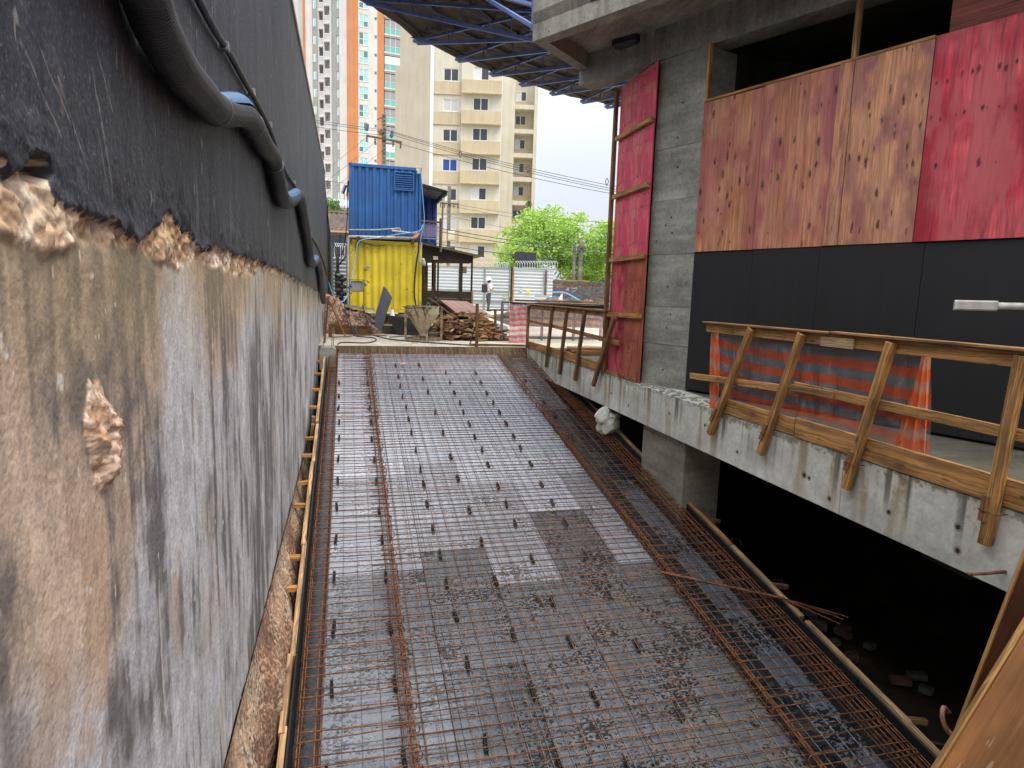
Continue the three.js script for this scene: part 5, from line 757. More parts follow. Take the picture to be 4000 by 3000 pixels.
{
  const blueM = mat([0.035, 0.155, 0.44], { map: tPaint(901, [255, 255, 255]), roughness: 0.5 }), yelM = mat([0.93, 0.74, 0.045], { map: tPaint(911, [130, 100, 60]), roughness: 0.5 });
  const yc = container('shipping_container', 'yellow corrugated container at the bottom of the stack', 0.09, 2.42, 0.5, 2.83, -22, 6.0, yelM, [0, 0, 0.5, 1, 1, 0.5], 0.032);
  // dents in the lower part of the yellow end wall, and its small sticker
  { const w = yc.children[0], p = w.geometry.attributes.position; }
  const bc = container('shipping_container', 'blue corrugated container stacked on the yellow one', 0.08, 2.38, 2.87, 5.22, -22, 6.0, blueM);
  const vt = part(bc, 'vent', [box(1.49, 4.46, -22.03, 2.145, 4.50, -21.965), box(1.49, 5.02, -22.03, 2.145, 5.06, -21.965), box(1.49, 4.503, -22.03, 1.535, 5.017, -21.965), box(2.10, 4.503, -22.03, 2.145, 5.017, -21.965)], blueM);
  for (let y = 4.54; y < 5.0; y += 0.068) part(vt, 'louvre', bar([1.54, y, -21.99], [2.095, y, -21.99], 0.055, 0.012, [0, 1, 0.9]), blueM);
  for (const x of [0.12, 2.36]) part(yc, 'twist_lock', box(x - 0.045, 2.835, -22.06, x + 0.045, 2.868, -21.97), M.rustDark);
  for (const [x, z] of [[0.25, -22.2], [2.3, -22.2], [0.25, -27.8], [2.3, -27.8], [1.25, -25]]) part(yc, 'support_block', box(x - 0.2, yardY(z) - 0.05, z - 0.2, x + 0.2, 0.502, z + 0.2), M.concDark);
  const cv = document.createElement('canvas'); cv.width = 128; cv.height = 96; const cx = cv.getContext('2d'); cx.fillStyle = '#d9d2a0'; cx.fillRect(0, 0, 128, 96); cx.fillStyle = '#2b2a5e'; cx.fillRect(6, 34, 116, 52); cx.fillStyle = '#c9c4d8'; cx.fillRect(14, 46, 60, 8); cx.fillRect(80, 46, 34, 8); cx.fillRect(14, 64, 90, 8); cx.fillStyle = '#6a6030'; cx.fillRect(10, 8, 108, 12);
  const ct = new THREE.CanvasTexture(cv); ct.colorSpace = THREE.SRGBColorSpace;
  part(yc, 'sticker', new THREE.PlaneGeometry(0.14, 0.105).translate(0.655, 1.97, -21.985).toNonIndexed(), mat([1, 1, 1], { map: ct, roughness: 0.5 }));
  const rear = container('shipping_container', 'second blue container set back to the right of the stack', 2.62, 3.30, 2.95, 4.78, -25, 5.0, mat([0.03, 0.085, 0.34], { map: tPaint(921, [200, 200, 220]), roughness: 0.5 }));
  part(rear, 'steel_leg', bar([3.25, 0.2, -25.1], [3.25, 2.95, -25.1], 0.1, 0.1, [1, 0, 0]), M.woodBrown); part(rear, 'steel_leg', bar([2.7, 0.2, -29.5], [2.7, 2.95, -29.5], 0.1, 0.1, [1, 0, 0]), M.woodBrown);
  // corrugated eave over the rear container with its prop and landing rail
  const ev = thing('eave_roof', 'corrugated sheet eave on a bent steel prop beside the blue container', 'roof', [2.9, 2.8, -23.5]);
  part(ev, 'roof_sheet', sheet(6, 44, (u, v, i, j) => { const x = mx(2.42, 3.36, u), z = mx(-22.6, -25.6, v); return [x, 4.84 - 0.2 * u + 0.02 * Math.sin(j * 1.6), z, x, z]; }), mat([0.4, 0.42, 0.43], { map: tGrime, metalness: 0.3, roughness: 0.5, side: THREE.DoubleSide }));
  part(ev, 'edge_beam', bar([3.30, 4.56, -22.65], [3.30, 4.56, -25.5], 0.06, 0.12), M.black); part(ev, 'knee_brace', bar([3.28, 4.54, -22.7], [2.95, 4.18, -22.7], 0.10, 0.05), M.black); part(ev, 'knee_brace', bar([3.28, 4.60, -22.7], [2.42, 4.74, -22.7], 0.05, 0.05), M.black);
  part(ev, 'post', bar([3.16, 2.6, -22.75], [3.20, 4.5, -22.72], 0.05, 0.05, [1, 0, 0]), mat([0.12, 0.11, 0.12])); part(ev, 'post', bar([3.14, 2.62, -22.9], [3.14, 3.75, -22.9], 0.09, 0.06, [1, 0, 0]), M.woodBrown);
  part(ev, 'rail', bar([2.45, 3.63, -22.8], [3.12, 3.60, -22.8], 0.04, 0.06), M.woodBrown); part(ev, 'rail', bar([2.45, 3.05, -22.8], [3.12, 3.04, -22.8], 0.03, 0.035), M.steel); part(ev, 'lamp', box(3.16, 4.26, -22.7, 3.25, 4.40, -22.62), M.white); part(ev, 'mesh_panel', box(2.45, 3.1, -22.84, 3.08, 3.55, -22.83), new THREE.MeshStandardMaterial({ color: 0x9a8fae, transparent: true, opacity: 0.35, roughness: 0.8 }));
  // black timber shelter
  const sh = thing('timber_shelter', 'black painted timber shelter with sloping roof against the yellow container', 'shelter', [3.4, 0.15, -23.3]);
  { const g = rounded([[2.47, 2.22], [4.20, 2.26], [4.33, 2.30], [4.33, 2.53], [2.47, 2.86]], 0.03, 0.003); g.translate(0, 0, -23.0); part(sh, 'front_fascia', NI(g), M.woodDark); }
  part(sh, 'roof_sheet', sheet(24, 2, (u, v, i) => { const x = mx(2.45, 4.72, u), z = mx(-22.8, -25.4, v); return [x, 2.90 - 0.165 * (x - 2.45) + (i % 2 ? 0.015 : 0), z, x, z]; }, true), mat([0.32, 0.27, 0.2], { map: tRust, side: THREE.DoubleSide })); part(sh, 'roof_edge', bar([2.45, 2.875, -22.82], [4.7, 2.505, -22.82], 0.03, 0.035), M.woodGrey);
  for (const [x, w2, z] of [[2.58, 0.07, -22.98], [3.2, 0.09, -25.2], [3.29, 0.06, -24.4], [3.92, 0.12, -23.05], [4.30, 0.06, -22.98], [2.95, 0.05, -25.2], [4.28, 0.07, -25.2]]) part(sh, 'post', bar([x, yardY(z), z], [x, 2.5, z], w2, 0.07, [0, 0, 1]), M.woodDark);
  for (const y of [0.36, 0.62, 0.88, 1.14]) part(sh, 'parapet_board', bar([2.55, y, -22.95], [4.27, y + 0.005, -22.95], 0.03, 0.255, [0, 1, 0], 0.003), mat([0.05, 0.036, 0.03], { map: tWood, bumpMap: bWood, bumpScale: 0.002 }));
  part(sh, 'end_board', bar([4.33, 0.25, -22.96], [4.33, 1.28, -22.96], 0.07, 0.05, [0, 0, 1]), M.pineOld); part(sh, 'back_board', bar([2.72, 0.3, -25.1], [2.72, 2.2, -25.1], 0.2, 0.03, [0, 0, 1]), M.pineOld); part(sh, 'back_board', bar([2.92, 0.3, -25.12], [2.92, 2.2, -25.12], 0.16, 0.03, [0, 0, 1]), M.woodBrown); part(sh, 'switch_box', box(3.98, 1.92, -23.14, 4.12, 2.14, -23.02), M.woodBrown); part(sh, 'flood_lamp', box(2.92, 2.34, -22.965, 3.08, 2.46, -22.93), M.white);
  part(sh, 'cable', tube(smooth([[3.35, 2.68, -22.93], [3.38, 2.5, -22.93], [3.3, 2.28, -22.93], [3.16, 2.2, -22.93]], 12), 0.01, 5), M.plasticBlack);
  // white drain pipe and coloured hoses on the containers
  const wpM = mat([0.76, 0.72, 0.64], { map: tGrime, roughness: 0.45 });
  const pp = thing('drain_pipe', 'white plastic pipe with orange coupling across the container joint', 'pipe', [1.1, 0.5, -21.88]);
  part(pp, 'pipe', tube([[0.03, 0.5, -21.9], [0.03, 2.78, -21.9], [0.045, 2.86, -21.9], [0.09, 2.90, -21.9], [0.2, 2.905, -21.9], [2.10, 2.955, -21.9], [2.17, 2.97, -21.9]], 0.05, 12), wpM); part(pp, 'coupling', tube([[2.15, 2.98, -21.9], [2.20, 3.02, -21.9], [2.29, 3.15, -21.9]], 0.065, 12), mat([0.8, 0.33, 0.15], { roughness: 0.5 })); part(pp, 'branch_pipe', tube([[2.2, 3.10, -21.87], [1.42, 3.16, -21.87]], 0.035, 10), wpM); part(pp, 'thin_pipe', tube([[0.09, 3.12, -21.9], [0.9, 3.16, -21.9], [1.66, 3.25, -21.9], [1.69, 3.24, -21.9], [1.69, 3.14, -21.9]], 0.02, 8), wpM); for (const x of [0.36, 2.1]) part(pp, 'bracket', box(x - 0.05, 2.76, -21.95, x + 0.05, 2.93, -21.84), M.rustDark);
  const hose = (label, pts, r, m, n = 'hose') => solo(n, label, 'hose', tube(smooth(pts, 70), r, 8), m);
  hose('light blue hose drooping across the container fronts to the wall', [[2.42, 3.4, -21.85], [2.35, 3.22, -21.83], [2.24, 3.17, -21.82], [1.72, 3.07, -21.8], [0.94, 2.9, -21.8], [0.38, 2.76, -21.8], [0.28, 2.34, -21.8], [0.17, 1.67, -21.6], [0.12, 1.36, -21.4], [-0.01, 1.0, -20.9], [-0.15, 0.86, -20.5], [-0.32, 0.92, -20.4], [-0.46, 1.19, -20.3], [-0.53, 1.43, -20.2]], 0.016, mat([0.2, 0.42, 0.68], { roughness: 0.4 }));
  hose('black hose hanging down the right edge of the yellow container', [[2.3, 2.86, -21.86], [2.29, 2.6, -21.86], [2.23, 2.17, -21.86], [2.18, 1.64, -21.86], [2.17, 1.1, -21.86], [2.24, 0.7, -21.86]], 0.026, M.plasticBlack);
  hose('thin blue hose running down beside the blue container corner', [[2.34, 5.19, -21.9], [2.42, 4.21, -21.9], [2.47, 3.5, -21.9], [2.36, 2.95, -21.88], [2.37, 2.7, -21.88], [2.30, 2.38, -21.88], [2.37, 2.14, -21.88], [2.45, 2.1, -21.88]], 0.014, mat([0.15, 0.36, 0.6], { roughness: 0.4 }));
  hose('short black cable along the top rail of the yellow container', [[0.34, 2.78, -21.94], [0.6, 2.72, -21.94], [0.95, 2.66, -21.94], [1.2, 2.68, -21.94]], 0.014, M.plasticBlack, 'power_cable');
  solo('security_camera', 'white dome camera on the container corner by the shelter', 'camera', sdfMesh((x, y, z) => capsule(x, y, z, [2.47, 2.15, -21.88], [2.45, 2.27, -21.88], 0.07, 0.06), [2.33, 2.02, -22], [2.6, 2.4, -21.76], 0.02), M.white);
  solo('padlock_box', 'small brass coloured box at the top corner of the blue container', 'box', box(2.22, 5.02, -21.94, 2.33, 5.13, -21.88), mat([0.5, 0.42, 0.25]));
  solo('rag', 'crumpled pale rag hanging over the blue container corner', 'rag', sheet(10, 8, (u, v) => [2.2 + 0.16 * u, 5.26 - 0.16 * v + 0.04 * (fbm(u * 4, v * 4, 3, 931) - 0.5), -21.93 + 0.05 * fbm(u * 5, v * 5, 3, 932), u, v]), mat([0.6, 0.55, 0.45], { side: THREE.DoubleSide }));
  // electric box on its stand
  const eb = thing('electric_box', 'grey electric box on a thin metal stand before the yellow container', 'electric box', [0.3, 0.85, -21.2]);
  part(eb, 'cabinet', box(0.13, 1.17, -21.3, 0.49, 1.5, -21.12, 0.008), mat([0.42, 0.44, 0.47], { map: tGrime, roughness: 0.5 })); part(eb, 'door', box(0.15, 1.19, -21.118, 0.47, 1.48, -21.108, 0.003), mat([0.5, 0.52, 0.55], { map: tGrime })); part(eb, 'lid', box(0.06, 1.53, -21.36, 0.54, 1.545, -21.06, 0.003), M.woodGrey);
  for (const [x, z] of [[0.08, -21.08], [0.52, -21.08], [0.08, -21.34], [0.52, -21.34]]) part(eb, 'leg', bar([x, 0.4, z], [x, 1.53, z], 0.022, 0.022, [1, 0, 0]), M.rustDark); for (const [x, y] of [[0.06, 1.3], [0.55, 1.42], [0.1, 1.38]]) part(eb, 'socket', tube([[x, y, -21.15], [x + 0.03, y - 0.05, -21.05]], 0.03, 8), mat([0.03, 0.12, 0.5], { roughness: 0.4 }));
  // meter post and clutter in the gap between wall and container
  const gp = thing('service_post', 'concrete service post with meter box in the gap by the wall', 'post', [-0.33, 0.2, -25]);
  part(gp, 'post', bar([-0.33, 0.2, -25.2], [-0.33, 2.75, -25.2], 0.14, 0.12, [1, 0, 0]), M.conc); part(gp, 'meter_box', box(-0.43, 1.1, -25.1, -0.25, 1.84, -25.0), mat([0.3, 0.33, 0.28], { map: tGrime })); part(gp, 'bracket', bar([-0.35, 2.0, -24.9], [0.0, 2.45, -24.9], 0.07, 0.05), M.rust);
  for (let i = 0; i < 7; i++) { const x = -0.25 + 0.12 * (i % 2), y = 0.95 + i * 0.12, q = new THREE.IcosahedronGeometry(0.13, 2), p = q.attributes.position; for (let k = 0; k < p.count; k++) { const s = 1 + 0.5 * (fbm(p.getX(k) * 9 + i, p.getY(k) * 9 + p.getZ(k) * 7, 3, 941) - 0.5); p.setXYZ(k, p.getX(k) * s * 1.2, p.getY(k) * s * 0.6, p.getZ(k) * s); } q.computeVertexNormals(); q.translate(x, y, -22.9); solo('cement_sack', 'crumpled grey plastic sack stacked in the gap beside the container', 'sack', NI(q), mat([0.32, 0.33, 0.35], { map: tGrime, roughness: 0.4 }), 'sacks stacked in the gap by the container'); }
  solo('sack_crate', 'dark crate under the sacks in the gap', 'crate', box(-0.45, 0.05, -23.1, 0.02, 0.88, -22.7, 0.01), M.woodDark);
  const fl = thing('flood_light', 'grey flood light on a bracket at the left edge of the blue container', 'lamp', [0.0, 4.3, -22.9]); part(fl, 'head', bar([-0.13, 4.38, -23.0], [-0.02, 4.66, -22.95], 0.14, 0.06, [1, 0, 0.4]), mat([0.35, 0.36, 0.36])); part(fl, 'bracket', bar([0.02, 4.3, -22.95], [0.06, 4.8, -22.95], 0.06, 0.05, [1, 0, 0]), M.black); part(fl, 'cable', tube(smooth([[0.03, 4.4, -22.9], [0.02, 3.6, -22.9], [-0.06, 2.9, -23.6], [-0.2, 2.3, -24.6]], 20), 0.014, 5), M.plasticBlack);
  solo('hanging_cloth', 'black cloth hanging over the sloping end of the wall', 'cloth', sheet(6, 12, (u, v) => [-0.585 + 0.03 * u + 0.01 * Math.sin(v * 9), 3.75 - 0.55 * v, -21.3 + 0.2 * u - 0.5 * (1 - v) * 0.2, u, v]), mat([0.012, 0.012, 0.016], { side: THREE.DoubleSide }));
  // traffic cones
  const cone = (label, x, y, z, s, tilt = 0) => { const t = thing('traffic_cone', label, 'cone', [x, y, z], 'traffic cones in the yard'); const or = mat([0.8, 0.2, 0.06]), wh = mat([0.85, 0.82, 0.8]); part(t, 'base', box(x - 0.17 * s, y, z - 0.17 * s, x + 0.17 * s, y + 0.03 * s, z + 0.17 * s, 0.01), or); const seg = (a, b, m, n) => part(t, n, lathe([[0.14 * (1 - a) * s + 0.02 * s, y + (0.03 + 0.67 * a) * s], [0.14 * (1 - b) * s + 0.02 * s, y + (0.03 + 0.67 * b) * s]], x, z, 18), m); seg(0, 0.18, or, 'foot_band'); seg(0.18, 0.72, wh, 'white_band'); seg(0.72, 1, or, 'tip'); part(t, 'cap', lathe([[0.001, y + 0.70 * s], [0.02 * s, y + 0.70 * s]], x, z, 12), M.black); t.rotation.z = tilt; };
  cone('orange and white cone beside the yellow container foot', 1.41, 0.3, -21.3, 0.65); cone('white banded cone leaning on the pile beyond the guard rail', 8.28, 0.98, -24.95, 0.6, -0.25);
}
// ---------------------------------------------------------------- netted opening guard, stacked material, street fence
{
  const stripe = (seed, a, b, n, al, bl) => tex(256, 256, (u, v) => { const s = ((v * n + 0.10 * Math.sin(u * 7) + 0.06 * fbm(u * 5, v * 5, 3, seed)) % 1 + 1) % 1, k = 40 * (fbm(u * 24, v * 24, 3, seed + 1) - 0.5); return s < 0.5 ? [a[0] + k, a[1] + k, a[2] + k, al] : [b[0] + k, b[1] + k, b[2] + k, bl]; }, null);
  const netA = mat([1, 1, 1], { map: stripe(1001, [214, 92, 96], [178, 176, 184], 7, 205, 165), transparent: true, side: THREE.DoubleSide }), netB = mat([1, 1, 1], { map: stripe(1011, [226, 150, 150], [206, 206, 212], 6, 95, 80), transparent: true, side: THREE.DoubleSide });
  const wave = (u, v, s) => 0.05 * (fbm(u * 6, v * 5, 3, s) - 0.5) + 0.02 * Math.sin(u * 18 + v * 4);
  solo('safety_net', 'red and grey striped net wrapped round the corner of the opening guard', 'net', sheet(30, 30, (u, v) => [mx(4.03, 4.56, u), mx(0.01, 1.0, v), -16.2 + wave(u, v, 1021), u, v]), netA);
  solo('safety_net', 'clear striped net stretched behind the far guard rail', 'net', sheet(70, 30, (u, v) => [mx(4.55, 7.0, u), mx(0.12, 0.98, v), -17.2 + wave(u * 4, v, 1031), u * 2, v]), netB);
  const g = thing('opening_guard', 'low guard frame of grey posts with a dark red top board', 'guard rail', [5.4, 0, -17.2]);
  const gm = mat([0.36, 0.37, 0.4], { map: tGrime, roughness: 0.6 });
  for (const x of [4.1, 5.25, 6.18, 7.0]) part(g, 'post', bar([x, 0, -17.3], [x, 1.0, -17.3], 0.09, 0.06, [1, 0, 0]), gm); for (const y of [0.07, 0.62]) part(g, 'rail', bar([4.1, y, -17.36], [7.0, y, -17.36], 0.04, 0.08), gm);
  part(g, 'top_board', bar([4.02, 1.03, -16.9], [7.05, 1.025, -17.1], 0.30, 0.03), mat([0.14, 0.05, 0.05], { map: tWood })); part(g, 'top_joist', bar([4.3, 0.97, -17.0], [7.0, 0.96, -17.12], 0.05, 0.08), M.woodDark); part(g, 'back_rail', bar([4.6, 1.08, -17.9], [7.1, 1.08, -17.9], 0.05, 0.05), M.pineOld); part(g, 'end_brace', bar([6.85, 1.06, -17.1], [7.4, 0.55, -17.3], 0.05, 0.06), M.pine);
  solo('wood_bench', 'old timber trestle left of the striped net', 'trestle', [bar([3.85, 0.80, -17.6], [4.25, 0.82, -17.3], 0.12, 0.04), bar([3.98, 0, -17.5], [3.95, 0.79, -17.5], 0.07, 0.07, [1, 0, 0])], M.pineOld);
  // stacked planks and pallets seen through the rail
  const q = rng(99); for (let i = 0; i < 16; i++) { const z = -13.2 - 0.11 * (i % 6), y = 0.035 + 0.05 * Math.floor(i / 6), a = (q() - 0.5) * 0.06; solo('timber_plank', 'long plank in the low stack behind the far guard rail', 'timber', bar([4.65 + q() * 0.15, y, z - a], [6.4 + q() * 0.2, y, z + a], 0.09, 0.045), [M.pineOld, M.woodGrey, M.pine, M.woodGrey][i % 4], 'planks stacked behind the far guard rail'); }
  for (let i = 0; i < 5; i++) solo('paving_slab', 'grey slab in the pile beyond the far guard rail', 'slab', box(5.0 + 0.05 * i, 0.002 + i * 0.072, -12.25 - 0.02 * i, 6.2 + 0.04 * i, 0.066 + i * 0.072, -11.4, 0.006), M.conc, 'slabs piled beyond the far guard rail');
  solo('cement_sack', 'white round sack lying beside the slab pile', 'sack', sdfMesh((x, y, z) => capsule(x, y, z, [4.75, 0.11, -10.95], [5.2, 0.11, -11.0], 0.12, 0.12), [4.5, -0.05, -11.3], [5.5, 0.35, -10.7], 0.03), M.white);
  // dark tarpaulin heap and sheet offcuts by the fence
  solo('tarpaulin', 'crumpled black tarpaulin heaped by the fence post', 'tarpaulin', sheet(40, 24, (u, v) => { const x = mx(7.2, 9.0, u), z = mx(-24.4, -26.4, v), e = Math.sin(u * Math.PI) * Math.sin(v * Math.PI); return [x, 0.3 + 0.85 * Math.pow(e, 0.5) + 0.35 * e * (fbm(x * 5, z * 5, 4, 1041) - 0.5), z, u, v]; }), mat([0.05, 0.055, 0.065], { roughness: 0.35 }));
  solo('spoil_heap', 'pale heap of building rubble under the tarpaulin', 'rubble', sheet(60, 30, (u, v) => { const x = mx(5.6, 13.0, u), z = mx(-22.4, -27.5, v), e = Math.sin(u * Math.PI) * Math.sin(v * Math.PI); return [x, yardY(z) - 0.02 + 0.85 * Math.pow(e, 0.8) + 0.3 * e * (fbm(x * 3, z * 3, 4, 1043) - 0.5), z, x, z]; }), mat([0.42, 0.36, 0.28], { map: tMud, roughness: 0.95 }));
  // corrugated metal gate and fence
  const sheetGeo = (ax, az, bx, bz, y0, y1) => { const n = Math.round((y1 - y0) / 0.029), dx = bx - ax, dz = bz - az, L = Math.hypot(dx, dz), nx = -dz / L, nz = dx / L; return sheet(1, n, (u, v, i, j) => { const d = 0.032 * [0, 0, 0.7, 1, 1, 0.7][j % 6]; return [mx(ax, bx, u) + nx * d, mx(y0, y1, v), mx(az, bz, u) + nz * d, u * L, mx(y0, y1, v)]; }); };
  const gate = thing('metal_gate', 'corrugated galvanised gate with tube frame behind the person', 'gate', [6.5, 0.2, -35.6]);
  const gA = [3.3, -36.7], gB = [8.72, -35.3], gl = (k) => [mx(gA[0], gB[0], k), mx(gA[1], gB[1], k)];
  for (let i = 0; i < 4; i++) { const a = gl(i / 4 + 0.003), b = gl((i + 1) / 4 - 0.003); part(gate, 'corrugated_sheet', sheetGeo(...a, ...b, 0.22, 2.6), M.zinc); for (const p of [a, b]) part(gate, 'frame_tube', bar([p[0] + 0.02, 0.2, p[1] + 0.05], [p[0] + 0.02, 2.62, p[1] + 0.05], 0.05, 0.05, [1, 0, 0]), M.steel); part(gate, 'mid_tube', bar([a[0], 1.35, a[1] + 0.05], [b[0], 1.35, b[1] + 0.05], 0.04, 0.04), M.steel); part(gate, 'top_tube', bar([a[0], 2.62, a[1] + 0.03], [b[0], 2.62, b[1] + 0.03], 0.05, 0.05), M.steel); part(gate, 'low_tube', bar([a[0], 0.75, a[1] + 0.05], [b[0], 0.75, b[1] + 0.05], 0.035, 0.035), M.steel); }
  part(gate, 'lock_box', box(8.4, 0.95, -35.33, 8.58, 1.12, -35.25), mat([0.45, 0.42, 0.3]));
  const fen = thing('metal_fence', 'corrugated metal fence panel right of the gate with a yellow sign', 'fence', [9.5, 0.2, -33.1]);
  part(fen, 'corrugated_sheet', sheetGeo(8.45, -33.35, 10.0, -33.05, 0.3, 2.52), M.zinc); part(fen, 'corrugated_sheet', sheetGeo(10.01, -33.04, 10.5, -32.95, 0.3, 2.56), M.zinc); part(fen, 'post', bar([8.42, 0.25, -33.25], [8.42, 2.45, -33.25], 0.08, 0.07, [1, 0, 0]), M.pineOld); part(fen, 'post', bar([8.38, 0.25, -33.45], [8.38, 2.6, -33.45], 0.08, 0.07, [1, 0, 0]), M.black); part(fen, 'post', bar([10.1, 0.25, -32.9], [10.1, 2.5, -32.9], 0.11, 0.08, [1, 0, 0]), M.woodGrey); part(fen, 'top_flashing', bar([8.45, 2.55, -33.33], [10.5, 2.59, -32.93], 0.05, 0.03), mat([0.45, 0.62, 0.7]));
  part(fen, 'yellow_sign', box(9.14, 1.28, -33.14, 9.30, 1.46, -33.12), mat([0.85, 0.7, 0.04])); part(fen, 'sign_symbol', box(9.19, 1.33, -33.118, 9.25, 1.41, -33.112), mat([0.6, 0.45, 0.02])); part(fen, 'grey_plate', box(8.78, 1.36, -33.22, 8.92, 1.52, -33.19), mat([0.5, 0.5, 0.5]));
  // coils of razor wire
  const coil = (label, a, b, turns, r) => solo('razor_wire', label, 'wire coil', tube(Array.from({ length: turns * 12 + 1 }, (_, i) => { const k = i / (turns * 12), w = i / 12 * Math.PI * 2; return [mx(a[0], b[0], k) + 0.25 * r * Math.sin(w), mx(a[1], b[1], k) + r + r * Math.cos(w), mx(a[2], b[2], k) + r * Math.sin(w)]; }), 0.011, 4, false, false), mat([0.6, 0.62, 0.64], { metalness: 0.3, roughness: 0.4 }));
  coil('razor wire coil along the top of the gate', [5.6, 2.6, -36.1], [8.7, 2.6, -35.3], 26, 0.16); coil('razor wire coil on the fence panel right of the gate', [8.5, 2.52, -33.3], [10.7, 2.6, -32.9], 17, 0.2); coil('loose razor wire bunched on the fence post', [10.15, 0.9, -32.8], [10.2, 2.5, -32.8], 9, 0.16); coil('razor wire coil on the fence in the gap by the wall', [-0.55, 2.65, -31.5], [0.0, 2.65, -31.4], 6, 0.32);
  solo('metal_sheet', 'bent corrugated sheet offcut propped before the fence', 'metal sheet', sheetGeo(9.15, -31.6, 9.85, -31.3, 0.75, 1.2), M.zinc); solo('timber_board', 'short orange board standing by the fence post', 'board', bar([9.93, 0.6, -31.9], [9.93, 1.2, -31.9], 0.16, 0.03, [0, 0, 1]), M.pine);
  solo('blue_pipe', 'light blue pipe sloping down in front of the brick wall', 'pipe', tube(smooth([[10.4, 1.36, -32.6], [10.9, 1.38, -32.4], [11.2, 1.15, -31.5], [11.9, 0.5, -30]], 20), 0.035, 8), mat([0.12, 0.36, 0.6], { roughness: 0.4 }));
  solo('metal_fence', 'corrugated fence panel glimpsed between wall and container', 'fence', sheetGeo(-0.7, -31.6, 0.4, -31.3, 0.2, 2.65), M.zinc);
  // low street wall: dark render, a course of bricks and a course of blocks
  const bw = thing('street_wall', 'low dark rendered wall with a brick course and block coping', 'wall', [13.5, 0.2, -36.2]);
  const A = [11.6, -36.6], B = [17.0, -35.3], L = Math.hypot(B[0] - A[0], B[1] - A[1]), al = (s, o = 0) => [mx(A[0], B[0], s / L) - (B[1] - A[1]) / L * o, mx(A[1], B[1], s / L) + (B[0] - A[0]) / L * o];
  const rT = tex(512, 256, (u, v) => { const a = fbm(u * 9, v * 5, 5, 1051), b = fbm(u * 40, v * 20, 3, 1052); let k = 78 + 50 * (b - 0.5); let c = [k, k * 1.01, k * 1.06]; if (a > 0.56) c = mix3(c, [140, 136, 128], ss(0.56, 0.62, a) * ss(0.4, 0.6, b)); return c; }, [5, 1.6]);
  const seg = (s0, s1, y0, y1, o0, o1) => { const a = al(s0, o1), b = al(s1, o1), mid = (y0 + y1) / 2; return bar([a[0], mid, a[1]], [b[0], mid, b[1]], o1 - o0, y1 - y0, [0, 1, 0], 0.006); };
  part(bw, 'render', seg(0, L, 0.1, 1.70, -0.12, 0.02), mat([1, 1, 1], { map: rT, roughness: 0.9 }));
  for (let s = 0.02; s < L - 0.2; s += 0.215) part(bw, 'brick', seg(s, s + 0.205, 1.705 + 0.004 * (s % 1), 1.83, -0.10, 0.02 + 0.012 * ((s * 7) % 1)), [mat([0.42, 0.17, 0.08], { map: tConc }), mat([0.34, 0.19, 0.09], { map: tConc }), mat([0.36, 0.25, 0.13], { map: tConc })][Math.floor(s * 5.3) % 3]);
  for (let s = 0; s < L - 0.3; s += 0.41) part(bw, 'coping_block', seg(s, s + 0.395, 1.84, 2.03, -0.13, 0.03), mat([0.15, 0.155, 0.17], { map: tConc }));
  { const a = al(0, 0.02), b = al(2.2, 0.02); solo('timber_plank', 'long timber plank lying on the street wall', 'timber', bar([a[0], 2.08, a[1]], [b[0], 2.07, b[1]], 0.16, 0.09), M.pineOld); }
  for (let i = 0; i < 9; i++) { const x = 11.4 + i * 0.16; solo('scaffold_tube', 'thin rusty tube leaning in the bundle before the street wall', 'tube', tube([[x + 1.6, 0.35 + 0.02 * i, -29.4 - 0.1 * i], [x - 0.4 + 0.3 * (i % 3), 1.45 - 0.08 * (i % 4), -30.6]], 0.02, 6), [M.rustDark, M.woodGrey, M.pineOld][i % 3], 'tubes leaning before the street wall'); }
  const bs = thing('roadside_panel', 'black panel on posts standing behind the razor wire fence', 'panel', [10.7, 0.2, -39.2]); for (const [x0, x1] of [[10.02, 10.68], [10.7, 11.38]]) part(bs, 'panel', box(x0, 2.9, -39.35, x1, 3.78, -39.3), mat([0.03, 0.033, 0.04])); for (const x of [10.1, 10.69, 11.3]) part(bs, 'post', bar([x, 0.2, -39.38], [x, 3.82, -39.38], 0.05, 0.05, [1, 0, 0]), M.steel);
  structure('road', new THREE.PlaneGeometry(120, 9).rotateX(-Math.PI / 2).translate(10, 0.256, -43.5), mat([0.06, 0.06, 0.062], { map: tGrime })); structure('pavement', box(-60, 0.1, -39, 80, 0.37, -37.4, 0.02), M.conc);
}

